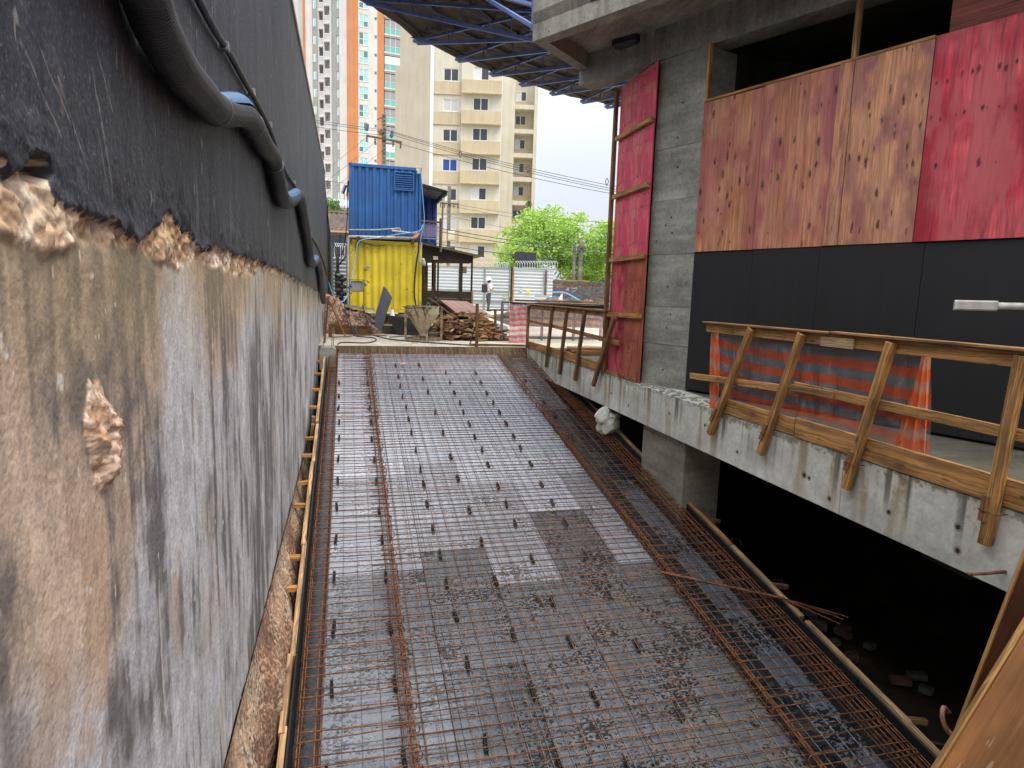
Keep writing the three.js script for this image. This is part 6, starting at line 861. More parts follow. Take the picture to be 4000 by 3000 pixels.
// ---------------------------------------------------------------- the visitor with helmet and backpack
{
  const ox = 7.28, oy = 0.255, oz = -34.0, t = thing('person', 'person in white helmet and T-shirt with black backpack holding a phone', 'person', [ox, oy, oz]);
  const W = (p) => [p[0], p[1], p[2]], J = {   // local: x forward, y up, z to the person's right
    hipL: [0, 0.90, -0.09], hipR: [0, 0.90, 0.09], kneeL: [0.06, 0.49, -0.10], kneeR: [0.0, 0.49, 0.10], ankL: [0.10, 0.08, -0.10], ankR: [-0.08, 0.08, 0.11], toeL: [0.27, 0.03, -0.11], toeR: [0.09, 0.03, 0.13],
    pel: [0, 0.95, 0], waist: [0.0, 1.08, 0], chest: [-0.01, 1.30, 0], neck: [0.0, 1.46, 0], head: [0.04, 1.60, 0], shL: [0, 1.40, -0.18], shR: [0, 1.40, 0.18], elL: [0.02, 1.13, -0.24], elR: [0.02, 1.13, 0.24], wrL: [0.24, 1.17, -0.12], wrR: [0.25, 1.18, 0.10],
  };
  const B = (list, k) => (x, y, z) => { let d = 9; for (const [a, b, ra, rb] of list) d = sMin(d, capsule(x, y, z, a, b, ra, rb), k); return d; };
  const limbs = [[J.pel, J.waist, 0.13, 0.115], [J.waist, J.chest, 0.115, 0.135], [J.chest, J.neck, 0.12, 0.05], [J.neck, [0.015, 1.53, 0], 0.05, 0.05], [J.shL, J.shR, 0.062, 0.062], [J.shL, J.elL, 0.05, 0.04], [J.shR, J.elR, 0.05, 0.04], [J.elL, J.wrL, 0.038, 0.026], [J.elR, J.wrR, 0.038, 0.026], [J.hipL, J.kneeL, 0.08, 0.055], [J.hipR, J.kneeR, 0.08, 0.055], [J.kneeL, J.ankL, 0.052, 0.034], [J.kneeR, J.ankR, 0.052, 0.034]];
  const face = (x, y, z) => { let d = Math.hypot((x - 0.045) / 1.08, (y - 1.625) / 1.22, z / 0.92) - 0.088; d = sMin(d, capsule(x, y, z, [0.075, 1.555, 0], [0.105, 1.565, 0], 0.045, 0.03), 0.03); d = sMin(d, capsule(x, y, z, [0.13, 1.645, 0], [0.155, 1.61, 0], 0.008, 0.014), 0.012); d = sMin(d, capsule(x, y, z, [0.118, 1.57, -0.02], [0.118, 1.57, 0.02], 0.014, 0.014), 0.01); for (const s of [-1, 1]) { d = sMin(d, capsule(x, y, z, [0.03, 1.63, s * 0.083], [0.025, 1.595, s * 0.083], 0.014, 0.01), 0.01); d = Math.max(d, -(Math.hypot(x - 0.137, y - 1.645, z - s * 0.033) - 0.014)); } return d; };
  const hand = (w, s) => { const L = []; const p = [w[0] + 0.07, w[1] + 0.02, w[2]]; L.push([w, p, 0.026, 0.033]); for (let i = 0; i < 4; i++) { const o = (i - 1.5) * 0.018, l = [0.05, 0.06, 0.056, 0.044][i], a = [p[0] + 0.015, p[1] + o * 0.6, p[2] + o * 0.5], b = [a[0] + l * 0.7, a[1] + 0.012, a[2] - s * 0.012]; L.push([a, b, 0.009, 0.0085]); L.push([b, [b[0] + l * 0.2, b[1] + 0.03, b[2] - s * 0.02], 0.0085, 0.007]); } L.push([[w[0] + 0.035, w[1] + 0.02, w[2] - s * 0.015], [w[0] + 0.085, w[1] + 0.055, w[2] - s * 0.03], 0.011, 0.009]); return L; };
  const body = B(limbs, 0.05), full = (x, y, z) => sMin(body(x, y, z), face(x, y, z), 0.02);
  const place = (g) => { g.rotateY(0.35); g.translate(ox, oy, oz); return g; };
  const skin = mat([0.42, 0.22, 0.14], { roughness: 0.6 });
  const hg = [hand(J.wrL, -1), hand(J.wrR, 1)].map((L, i) => sdfMesh(B(L, 0.008), [0.15, 1.08, i ? 0.0 : -0.22], [0.48, 1.34, i ? 0.2 : 0.0], 0.008));
  part(t, 'body', [place(sdfMesh(full, [-0.25, 0.03, -0.34], [0.4, 1.8, 0.34], 0.02)), ...hg.map(place)], skin);
  const shirt = (x, y, z) => Math.max(B(limbs.slice(0, 3).concat([[J.shL, J.shR, 0.065, 0.065], [J.shL, [0.008, 1.24, -0.215], 0.062, 0.06], [J.shR, [0.008, 1.24, 0.215], 0.062, 0.06]]), 0.06)(x, y, z) - 0.02 + 0.006 * Math.sin(y * 60 + z * 20), y - 1.47, 0.93 - y);
  part(t, 'shirt', place(sdfMesh(shirt, [-0.25, 0.85, -0.34], [0.3, 1.56, 0.34], 0.02)), mat([0.78, 0.78, 0.82]));
  const jeans = (x, y, z) => Math.max(B([[J.hipL, J.kneeL, 0.092, 0.07], [J.hipR, J.kneeR, 0.092, 0.07], [J.kneeL, J.ankL, 0.066, 0.055], [J.kneeR, J.ankR, 0.066, 0.055], [[0, 0.96, -0.05], [0, 0.96, 0.05], 0.12, 0.12]], 0.04)(x, y, z) - 0.004 + 0.004 * Math.sin(y * 50), y - 1.0);
  part(t, 'trousers', place(sdfMesh(jeans, [-0.25, 0.02, -0.3], [0.3, 1.1, 0.3], 0.02)), mat([0.06, 0.062, 0.068]));
  for (const [a, b] of [[J.ankL, J.toeL], [J.ankR, J.toeR]]) part(t, 'shoe', place(sdfMesh(B([[[a[0] - 0.04, 0.045, a[2]], [b[0] - 0.06, 0.045, b[2]], 0.045, 0.045], [[a[0], 0.07, a[2]], [b[0], 0.035, b[2]], 0.045, 0.034]], 0.02), [a[0] - 0.15, -0.01, a[2] - 0.1], [b[0] + 0.1, 0.18, b[2] + 0.12], 0.014)), mat([0.03, 0.03, 0.032]));
  part(t, 'backpack', place(sdfMesh((x, y, z) => { const q = [Math.abs(x + 0.245) - 0.055, Math.abs(y - 1.21) - 0.17, Math.abs(z) - 0.10]; const d = Math.hypot(Math.max(q[0], 0), Math.max(q[1], 0), Math.max(q[2], 0)) + Math.min(Math.max(...q), 0) - 0.055; return sMin(d, capsule(x, y, z, [-0.32, 1.10, -0.06], [-0.32, 1.10, 0.06], 0.05, 0.05), 0.04); }, [-0.48, 0.9, -0.24], [-0.06, 1.5, 0.24], 0.02)), mat([0.018, 0.018, 0.02], { roughness: 0.7 }));
  for (const s of [-1, 1]) part(t, 'strap', place(tube(smooth([[-0.2, 1.38, s * 0.1], [-0.05, 1.49, s * 0.12], [0.1, 1.42, s * 0.13], [0.15, 1.25, s * 0.13], [0.02, 1.08, s * 0.15], [-0.2, 1.06, s * 0.1]], 18), 0.016, 6)), M.black);
  part(t, 'hair', place(sdfMesh((x, y, z) => Math.max(Math.hypot((x - 0.02) / 1.05, (y - 1.635) / 1.25, z) - 0.102, x - 0.06, 1.50 - y, -(face(x, y, z) - 0.002)), [-0.15, 1.46, -0.14], [0.12, 1.8, 0.14], 0.014)), mat([0.012, 0.01, 0.009]));
  const hel = sdfMesh((x, y, z) => { const X = x * 0.94 + (y - 1.66) * 0.34, Y = (y - 1.66) * 0.94 - x * 0.34; const shell = Math.max(Math.hypot(X / 1.15, Y / 1.0, z / 0.98) - 0.128, -Y); const brim = Math.max(Math.hypot((X - 0.02) / 1.25, z) - 0.145, Math.abs(Y) - 0.008); const ridge = capsule(X, Y, z, [-0.1, 0.085, 0], [0.1, 0.085, 0], 0.05, 0.05); return sMin(sMin(shell, brim, 0.01), Math.max(ridge, -Y), 0.02); }, [-0.22, 1.58, -0.18], [0.26, 1.86, 0.18], 0.014);
  part(t, 'helmet', place(hel), mat([0.82, 0.83, 0.84], { roughness: 0.35 }));
  solo('mobile_phone', 'small phone held up in the hands of the person', 'phone', place(bar([0.335, 1.205, -0.01], [0.375, 1.28, -0.01], 0.075, 0.010, [1, -0.4, 0])), mat([0.08, 0.12, 0.22], { roughness: 0.2 }));
}

// ---------------------------------------------------------------- street trees, poles and wires
function tree(name, label, x, z, base, h, rx, ry, seed, cols, n, leaf, group) {
  const q = rng(seed), U = (a, b) => a + (b - a) * q(), t = thing(name, label, 'tree', [x, base, z], group), ends = [];
  const cy = base + h - ry, bark = mat([0.16, 0.12, 0.09], { map: tWood, roughness: 0.95 }), parts = [tube(smooth([[x, base - 0.1, z], [x + U(-0.2, 0.2), base + h * 0.25, z], [x + U(-0.3, 0.3), cy, z]], 10), (k) => mx(0.24, 0.12, k) * h / 9, 8)];
  for (let i = 0; i < 11; i++) { const a = i / 11 * Math.PI * 2 + U(-0.3, 0.3), r = U(0.55, 0.9), e = [x + Math.cos(a) * rx * r, cy + U(-0.5, 0.75) * ry, z + Math.sin(a) * rx * r]; parts.push(tube(smooth([[x, base + h * U(0.22, 0.5), z], [mx(x, e[0], 0.45), mx(base + h * 0.4, e[1], 0.6), mx(z, e[2], 0.4)], e], 8), (k) => mx(0.10, 0.02, k) * h / 9, 5, false, false)); ends.push(e); }
  part(t, 'trunk', parts, bark);
  const clumps = []; for (let i = 0; i < 62; i++) { let px, py, pz; do { px = U(-1, 1); py = U(-1, 1); pz = U(-1, 1); } while (px * px + py * py + pz * pz > 1 || px * px + py * py + pz * pz < 0.12); clumps.push([x + px * rx, cy + py * ry, z + pz * rx * 0.8, U(0.14, 0.30) * Math.min(rx, ry)]); } for (const e of ends) clumps.push([...e, 0.28 * Math.min(rx, ry)]);
  const pos = [], nor = [], uv = [], col = []; const C = cols.map((c) => lin(...c));
  for (let i = 0; i < n; i++) {
    const c = clumps[Math.floor(q() * clumps.length)]; let a, b2, d; do { a = U(-1, 1); b2 = U(-1, 1); d = U(-1, 1); } while (a * a + b2 * b2 + d * d > 1);
    const P = V(c[0] + a * c[3] * 1.5, c[1] + b2 * c[3] * 0.85, c[2] + d * c[3] * 1.5), s = leaf * U(0.6, 1.3), o = V(U(-1, 1), U(-0.6, 0.6), U(-1, 1)).normalize(), w = V(U(-1, 1), U(-1, 1), U(-1, 1)).cross(o).normalize(), nn = V(0, 0, 0).crossVectors(o, w), k = C[Math.floor(q() * C.length)], sh = U(0.75, 1.25);
    const A = P.clone().addScaledVector(o, -s), T = P.clone().addScaledVector(o, s), Lf = P.clone().addScaledVector(w, s * 0.5).addScaledVector(nn, s * 0.15), Rg = P.clone().addScaledVector(w, -s * 0.5).addScaledVector(nn, s * 0.15);
    for (const [p, q2, r] of [[A, Lf, T], [A, T, Rg]]) for (const m of [p, q2, r]) { pos.push(m.x, m.y, m.z); nor.push(-nn.x, -nn.y, -nn.z); uv.push(0, 0); col.push(k.r * sh, k.g * sh, k.b * sh); }
  }
  const g = new THREE.BufferGeometry(); for (const [nm, ar, sz] of [['position', pos, 3], ['normal', nor, 3], ['uv', uv, 2], ['color', col, 3]]) g.setAttribute(nm, new THREE.Float32BufferAttribute(ar, sz));
  part(t, 'crown', g, new THREE.MeshPhysicalMaterial({ vertexColors: true, roughness: 1, side: THREE.DoubleSide, transmission: 0.45, thickness: 0 }));
  return t;
}
{
  const fresh = [[0.36, 0.56, 0.07], [0.42, 0.62, 0.10], [0.30, 0.48, 0.06], [0.48, 0.66, 0.13]], dark = [[0.10, 0.19, 0.06], [0.13, 0.22, 0.08], [0.16, 0.25, 0.09]], grp = 'trees along the street beyond the yard';
  tree('street_tree', 'tall bright green tree beside the apartment block', 15.0, -52, 0.25, 8.3, 2.8, 3.2, 5001, fresh, 9000, 0.14, grp); tree('street_tree', 'broad bright green tree in the middle of the row', 18.2, -50.5, 0.25, 7.6, 3.0, 3.0, 5002, fresh, 9000, 0.14, grp); tree('street_tree', 'bright green tree partly hidden by the pink panel edge', 21.6, -48.5, 0.25, 7.4, 2.7, 2.9, 5003, fresh, 8000, 0.14, grp);
  tree('street_tree', 'low bright green tree behind the black roadside panel', 13.0, -50, 0.25, 5.6, 1.9, 2.3, 5006, fresh, 5000, 0.13, grp);
  tree('pine_tree', 'dark pointed tree top rising above the bright trees', 16.6, -60, 0.25, 9.6, 0.8, 4.2, 5004, dark, 5000, 0.12, grp); tree('forest_tree', 'dark green tree far behind the utility poles', 26, -64, 0.25, 6.8, 4.2, 3.2, 5005, dark, 12000, 0.2, grp);
  const pc = mat([0.42, 0.40, 0.36], { map: tConc, roughness: 0.9 }), wireM = mat([0.035, 0.035, 0.038], { roughness: 0.6 }), ins = mat([0.10, 0.09, 0.085], { roughness: 0.4 });
  const pole = (label, x, z, top, arms, holes, w = 0.24) => { const t = thing('utility_pole', label, 'utility pole', [x, 0.25, z], 'utility poles in the street'); part(t, 'shaft', bar([x, 0.2, z], [x, top, z], w, w * 0.8, [0, 0, 1], 0.02), pc); if (holes) for (let y = top - 2.6; y < top - 0.1; y += 0.22) part(t, 'shaft_hole', box(x - 0.035, y, z + w * 0.4, x + 0.035, y + 0.10, z + w * 0.4 + 0.012), M.black); for (const [y, hw, tilt] of arms) { const a = part(t, 'crossarm', bar([x - hw, y + tilt * 0.5, z + 0.16], [x + hw, y - tilt * 0.5, z + 0.16], 0.09, 0.10), M.woodGrey); for (const k of [-0.95, -0.5, 0.5, 0.92]) { const ix = x + hw * k, iy = y - tilt * k * 0.5; part(a, 'insulator', lathe([[0.02, iy - 0.34], [0.06, iy - 0.30], [0.03, iy - 0.25], [0.065, iy - 0.21], [0.03, iy - 0.16], [0.065, iy - 0.12], [0.02, iy - 0.05]], ix, z + 0.16, 8), ins); } for (const s of [-1, 1]) part(t, 'arm_brace', bar([x + s * hw * 0.45, y - 0.05, z + 0.14], [x, y - 0.65, z + 0.14], 0.03, 0.02), M.steel); } return t; };
  const p1 = pole('tall concrete utility pole with crossarm above the blue container', 2.03, -38.2, 10.8, [[9.47, 0.98, 0.2]], true);
  for (const [x, y] of [[1.09, 10.0], [2.42, 9.75]]) part(p1, 'surge_box', sdfMesh((a, b, c) => capsule(a, b, c, [x, y - 0.1, -38.0], [x + 0.05, y + 0.12, -38.0], 0.10, 0.08), [x - 0.2, y - 0.3, -38.2], [x + 0.25, y + 0.3, -37.8], 0.04), mat([0.1, 0.105, 0.12])); part(p1, 'bracket', bar([1.95, 9.9, -38.05], [1.75, 9.75, -38.05], 0.18, 0.22, [0, 1, 0], 0.02), ins); part(p1, 'bracket', bar([1.98, 10.65, -38.05], [1.65, 10.45, -38.05], 0.05, 0.05), ins);
  pole('concrete utility pole with crossarm in front of the apartment block', 7.95, -53, 9.5, [[8.15, 0.75, 0]], false, 0.26); solo('transformer_box', 'cream junction box on the utility pole near the apartments', 'junction box', bar([7.85, 5.6, -52.6], [8.35, 5.6, -52.6], 0.4, 0.75, [0, 1, 0], 0.08), mat([0.62, 0.55, 0.4], { roughness: 0.6 }));
  pole('left of two utility poles among the bright trees', 15.6, -44.2, 4.75, [], false, 0.2); pole('right of two utility poles among the bright trees', 16.03, -44.1, 5.2, [[4.6, 0.3, 0]], false, 0.26); pole('thin pole in front of the far dark trees', 17.95, -43.6, 4.0, [], false, 0.08);
  const wire = (label, a, b, sag, r = 0.013) => { const P = []; for (let i = 0; i <= 24; i++) { const k = i / 24; P.push([mx(a[0], b[0], k), mx(a[1], b[1], k) - sag * 4 * k * (1 - k), mx(a[2], b[2], k)]); } return solo('overhead_wire', label, 'wire', tube(P, r, 4, false, false), wireM, 'overhead wires over the street'); };
  for (const [i, y, e] of [[0, 10.0, 7.2], [1, 9.9, 7.05], [2, 9.75, 6.95], [3, 9.35, 6.85]]) wire(['uppermost wire sloping right from the tall pole over the apartments', 'second wire down from the tall pole over the apartments', 'third wire down from the tall pole over the apartments', 'lowest of the four wires sloping right from the tall pole'][i], [2.1 + 0.2 * i, y, -38.1], [14.5, e - 0.9, -30.0], 0.22);
  for (const [i, y, y2] of [[0, 10.0, 9.9], [1, 9.9, 9.75], [2, 9.7, 9.5]]) wire(['upper wire from the tall pole to behind the wall', 'middle wire from the tall pole to behind the wall', 'lower wire from the tall pole to behind the wall'][i], [1.95, y, -38.2], [-6, y2 + 0.6, -37.5], 0.12);
  for (const [i, y] of [[0, 9.6], [1, 9.3], [2, 8.9]]) wire(['first slanting wire dropping left behind the blue container', 'second slanting wire dropping left behind the blue container', 'third slanting wire dropping left behind the blue container'][i], [1.2 + 0.4 * i, y, -38.1], [-3.5, 4.9 - 0.5 * i, -34], 0.1, 0.009);
  for (const [i, y, e] of [[0, 8.2, 6.3], [1, 8.0, 5.9], [2, 7.2, 4.9]]) wire(['upper wire right of the second pole across the sky', 'middle wire right of the second pole across the sky', 'lower wire right of the second pole above the trees'][i], [8.0, y, -52.9], [19, e, -43], 0.25);
  for (const [i, y, e] of [[0, 5.9, 4.4], [1, 5.7, 4.15], [2, 4.9, 3.6]]) wire(['upper thick cable crossing before the bright trees', 'middle thick cable crossing before the bright trees', 'lower thick cable crossing before the bright trees'][i], [2.9, y - 0.5, -40], [19, e, -42.5], 0.35, 0.022);
  wire('low wire crossing the gap beside the blue container', [-3, 6.4, -33], [1.0, 6.35, -34], 0.05, 0.01); wire('lowest wire crossing the gap beside the blue container', [-3, 5.2, -33], [1.0, 5.15, -34], 0.05, 0.012);
  for (const [i, k] of [0.28, 0.55, 0.84].entries()) { const y = mx(9.35, 6.3, k) + 0.25; const q = [mx(2.6, 14.5, k), y - 0.88 * k * (1 - k), mx(-38.1, -30, k)]; solo('wire_spacer', ['cable spacer nearest the tall pole on its right hand wires', 'cable spacer in the middle of the wires before the sky', 'cable spacer nearest the canopy on the wires before the sky'][i], 'spacer', [bar([q[0], q[1] + 0.16, q[2]], [q[0] + 0.09, q[1], q[2]], 0.03, 0.03), bar([q[0] + 0.09, q[1], q[2]], [q[0], q[1] - 0.2, q[2]], 0.03, 0.03), bar([q[0], q[1] + 0.16, q[2]], [q[0] - 0.09, q[1], q[2]], 0.03, 0.03), bar([q[0] - 0.09, q[1], q[2]], [q[0], q[1] - 0.2, q[2]], 0.03, 0.03)], wireM); }
}

// ---------------------------------------------------------------- buildings behind the yard
function facade(origin, yawDeg) { const a = yawDeg * D2R, r = [Math.cos(a), -Math.sin(a)], n = [Math.sin(a), Math.cos(a)]; return (x, y, o = 0) => V(origin[0] + r[0] * x + n[0] * o, y, origin[1] + r[1] * x + n[1] * o); }
function fbox(F, x0, x1, y0, y1, o0, o1, ch = 0.01) { const m = (y0 + y1) / 2, oo = (o0 + o1) / 2, a = F(x0, m, oo), b = F(x1, m, oo); return bar(a, b, Math.abs(o1 - o0), y1 - y0, [0, 1, 0], ch); }
{
  const plaster = tex(512, 512, (u, v) => { const a = fbm(u * 4, v * 4, 5, 1101, 4, 4), s = fbm(u * 30, v * 2, 4, 1102, 30, 2); const k = 226 + 26 * (a - 0.5) + 26 * (s - 0.5); return [k, k * 0.99, k * 0.965]; }, [6, 6]);
  const cream = mat([0.80, 0.77, 0.66], { map: plaster }), beige = mat([0.70, 0.60, 0.42], { map: plaster }), flank = mat([0.68, 0.62, 0.50], { map: plaster }), frameM = mat([0.78, 0.79, 0.8], { roughness: 0.4 }), dkGlass = mat([0.05, 0.055, 0.06], { roughness: 0.12 }), curtain = mat([0.55, 0.55, 0.55]), blueCur = mat([0.03, 0.07, 0.32]), blind = mat([0.66, 0.68, 0.66]);
  // ---- apartment block
  const F = facade([7.85, -63.03], -12.0), ap = thing('apartment_block', 'cream apartment block with beige bands and sliding windows', 'building', [11, 0.2, -66]);
  const y0 = 0.2, y1 = 25.6, pitch = 2.675;
  const wrow = (k) => 20.45 + 0.02 - k * pitch;     // sill height of the row k of the main bays
  const win = (F2, x, y, w, h, kind, o, parent = ap) => { const f = part(parent, 'window', [fbox(F2, x, x + w, y, y + 0.06, o - 0.09, o - 0.03), fbox(F2, x, x + w, y + h - 0.06, y + h, o - 0.09, o - 0.03), fbox(F2, x, x + 0.06, y + 0.062, y + h - 0.062, o - 0.09, o - 0.03), fbox(F2, x + w - 0.06, x + w, y + 0.062, y + h - 0.062, o - 0.09, o - 0.03), fbox(F2, x + w / 2 - 0.035, x + w / 2 + 0.035, y + 0.062, y + h - 0.062, o - 0.09, o - 0.025)], frameM); part(f, 'pane', fbox(F2, x + 0.06, x + w / 2 - 0.036, y + 0.063, y + h - 0.063, o - 0.085, o - 0.07, 0), kind % 2 ? dkGlass : [curtain, blind, dkGlass][(kind >> 1) % 3]); part(f, 'pane', fbox(F2, x + w / 2 + 0.036, x + w - 0.06, y + 0.063, y + h - 0.063, o - 0.08, o - 0.065, 0), kind === 99 ? blueCur : kind % 3 ? dkGlass : curtain); if (kind === 99) f.children[0].material = blueCur; part(f, 'sill', fbox(F2, x - 0.08, x + w + 0.08, y - 0.07, y - 0.004, o - 0.06, o + 0.05), cream); return f; };
  // wall pieces between the windows so that every window sits in a real opening
  const bay = (F2, xa, xb, wx, ww, rows, sill, hgt, o, m, th = 0.3) => { part(ap, 'wall', fbox(F2, xa, wx, y0, y1, o - th, o, 0), m); part(ap, 'wall', fbox(F2, wx + ww, xb, y0, y1, o - th, o, 0), m); let prev = y1; for (let k = 0; k < rows; k++) { const s = sill(k), t = s + hgt; part(ap, 'wall', fbox(F2, wx, wx + ww, t, prev, o - th, o, 0), m); prev = s; } part(ap, 'wall', fbox(F2, wx, wx + ww, y0, prev, o - th, o, 0), m); };
  const rk = [4, 0, 1, 99, 2, 6, 4, 3], rk2 = [8, 4, 1, 7, 2, 10, 8, 1];
  bay(F, 0, 2.55, 0.9, 1.38, 8, (k) => wrow(k) - 0.06, 1.1, 0, cream); for (let k = 0; k < 8; k++) { win(F, 0.9, wrow(k) - 0.06, 1.38, 1.1, rk[k], 0); part(ap, 'band', fbox(F, 0.002, 2.5, wrow(k) - 1.16, wrow(k) - 0.12, 0.002, 0.035), beige); part(ap, 'ledge', fbox(F, 0.002, 2.53, wrow(k) - 1.26, wrow(k) - 1.165, 0.002, 0.10), beige); }
  bay(F, 2.555, 6.3, 3.66, 1.42, 8, (k) => wrow(k) + 0.05, 1.13, 0.3, cream); for (let k = 0; k < 8; k++) { win(F, 3.66, wrow(k) + 0.05, 1.42, 1.13, rk2[k], 0.3); part(ap, 'band', fbox(F, 2.62, 6.28, wrow(k) - 1.12, wrow(k) - 0.02, 0.302, 0.62), beige); part(ap, 'ledge', fbox(F, 2.60, 6.30, wrow(k) - 1.24, wrow(k) - 1.125, 0.302, 0.75), beige); }
  part(ap, 'edge_pilaster', fbox(F, -0.32, -0.003, y0, y1, -0.3, 0.05, 0), frameM);
  { const a = F(-0.325, 0, 0), b = F(-3.91, 0, -2.55), c = F(-3.91, 0, -9), d = F(-0.325, 0, -9); const P = [[a.x, a.z], [b.x, b.z], [c.x, c.z], [d.x, d.z]]; part(ap, 'flank_wall', prism(P, y0, 22.3), flank); const e = F(-3.42, 0, -2.2), g2 = F(-3.42, 0, -9); part(ap, 'flank_wall', prism([[a.x, a.z], [e.x, e.z], [g2.x, g2.z], [d.x, d.z]], 22.305, y1), flank); }
  { const a = F(-0.3, 0, -0.31), b = F(6.3, 0, -0.31), c = F(6.3, 0, -8.5), d = F(-0.3, 0, -8.5); part(ap, 'core', prism([[a.x, a.z], [b.x, b.z], [c.x, c.z], [d.x, d.z]], y0, y1 - 0.05), beige); part(ap, 'roof', prism([[a.x, a.z], [b.x, b.z], [c.x, c.z], [d.x, d.z]], y1 - 0.045, y1 + 0.2), cream); }
  // set-back wing with recessed balconies
  const Fw = facade([7.85 + 0.2079 * 14, -63.03 - 0.978 * 14], -12.0), sc = 1.222, wx0 = 7.35, wing = (y) => (y - 1.3) * sc + 1.3;
  const xa = 8.03, wA = 8.05, wB = 10.22, wE = 10.6;
  part(ap, 'wing_wall', fbox(Fw, wB, wE, y0, 29, -4, 0.25, 0), cream); part(ap, 'wing_wall', fbox(Fw, 6.6, xa, y0, 29, -4, 0.2, 0), cream); part(ap, 'wing_back', fbox(Fw, xa, wB, y0, 29, -4, -1.2, 0), cream);
  const rw = [8, 4, 2, 8, 2, 4, 7, 4, 2]; for (let k = 0; k < 9; k++) { const yS = wing(19.16 - k * 2.165) - 0.02; part(ap, 'balcony_beam', fbox(Fw, xa + 0.003, wB - 0.003, yS - 1.20, yS - 0.72, -1.2, 0.2), cream); part(ap, 'balcony_front', fbox(Fw, xa + 0.003, wB - 0.003, yS - 0.715, yS - 0.02, -1.198, -0.95), beige); win(Fw, xa + 0.1, yS + 0.02, 1.22, 1.05, rw[k], -1.1); }
  // ---- orange and white tower
  const tw = thing('apartment_tower', 'tall white tower with orange stripes, balconies and green glass', 'building', [2, 0.2, -106]);
  const white = mat([0.78, 0.77, 0.77], { map: plaster }), orange = mat([0.66, 0.28, 0.125], { map: plaster }), grey = mat([0.44, 0.47, 0.46], { map: plaster }), aqua = mat([0.34, 0.60, 0.60], { roughness: 0.15 }), aquaDk = mat([0.10, 0.22, 0.24], { roughness: 0.15 });
  const TR = facade([0.13, -103.21], 7.6), TL = facade([0.13, -103.21], -26), T1 = 52, fp = 2.515;
  const col = (F2, xx0, xx1, o, m, th = 0.4) => part(tw, 'wall_strip', fbox(F2, xx0, xx1, y0, T1, o - th, o, 0), m);
  col(TR, 0.0, 1.64, 0.05, orange); col(TR, 4.45, 5.42, 0.05, orange); col(TR, 1.643, 1.72, 0, white); col(TR, 3.09, 3.98, 0, white); col(TR, 4.38, 4.448, 0, white); col(TR, 5.423, 8.6, -1.6, white); col(TR, 8.6, 9.4, 0, white);
  let pv = T1, pv2 = T1; for (let k = -3; k < 16; k++) {
    const s = 38.98 - k * fp; if (s < 1) break; const t2 = s + 1.78;
    part(tw, 'wall_panel', fbox(TR, 1.72, 3.09, t2, pv, -0.4, 0, 0), white); pv = s; const s2 = 40.16 - k * fp; part(tw, 'wall_panel', fbox(TR, 3.98, 4.38, s2 + 0.48, pv2, -0.4, 0, 0), white); pv2 = s2;
    const f = part(tw, 'window', [fbox(TR, 1.72, 3.09, s, s + 0.08, -0.12, -0.03), fbox(TR, 1.72, 3.09, t2 - 0.07, t2, -0.12, -0.03), fbox(TR, 1.72, 1.79, s + 0.08, t2 - 0.07, -0.12, -0.03), fbox(TR, 3.02, 3.09, s + 0.08, t2 - 0.07, -0.12, -0.03), fbox(TR, 2.37, 2.44, s + 0.08, t2 - 0.07, -0.11, -0.03), fbox(TR, 1.79, 3.02, s + 0.78, s + 0.86, -0.12, -0.02)], frameM);
    const hh = Math.abs(k * 7 + 3) % 4; for (const [i, [xa2, xb2, ya, yb]] of [[1.79, 2.37, s + 0.08, s + 0.78], [2.44, 3.02, s + 0.08, s + 0.78], [1.79, 2.37, s + 0.86, t2 - 0.07], [2.44, 3.02, s + 0.86, t2 - 0.07]].entries()) part(f, 'pane', fbox(TR, xa2, xb2, ya, yb, -0.10, -0.07, 0), (i + hh) % 4 === 0 || (hh === 2 && i % 2 === 0) ? aquaDk : aqua);
    part(f, 'sill', fbox(TR, 1.69, 3.12, s - 0.07, s - 0.003, -0.05, 0.05), white);
    const sw = part(tw, 'small_window', fbox(TR, 3.985, 4.375, s2 + 0.002, s2 + 0.478, -0.15, -0.08), frameM); part(sw, 'pane', fbox(TR, 4.03, 4.33, s2 + 0.06, s2 + 0.42, -0.082, -0.07, 0), aquaDk);
    // glazed balcony
    const by = 37.95 - k * fp - 0.02; const bl = part(tw, 'balcony_slab', [fbox(TR, 5.43, 8.6, by + 0.42, by + 0.62, -1.5, 0.22), fbox(TR, 5.5, 8.6, by + 0.25, by + 0.415, -1.5, 0.08)], white); part(bl, 'glass_rail', fbox(TR, 5.52, 8.55, by + 0.66, by + 1.42, 0.0, 0.03, 0), mat([0.16, 0.44, 0.40], { roughness: 0.12 })); part(bl, 'hand_rail', fbox(TR, 5.5, 8.55, by + 1.425, by + 1.52, -0.02, 0.06), white); part(bl, 'upper_glazing', fbox(TR, 5.52, 8.55, by + 1.55, by + 2.6, 0.0, 0.02, 0), k % 5 === 2 ? frameM : mat([0.30, 0.31, 0.32], { roughness: 0.12 })); for (const mxx of [6.3, 7.1, 7.9]) part(bl, 'mullion', fbox(TR, mxx, mxx + 0.05, by + 0.66, by + 2.75, 0.03, 0.06), frameM);
  }
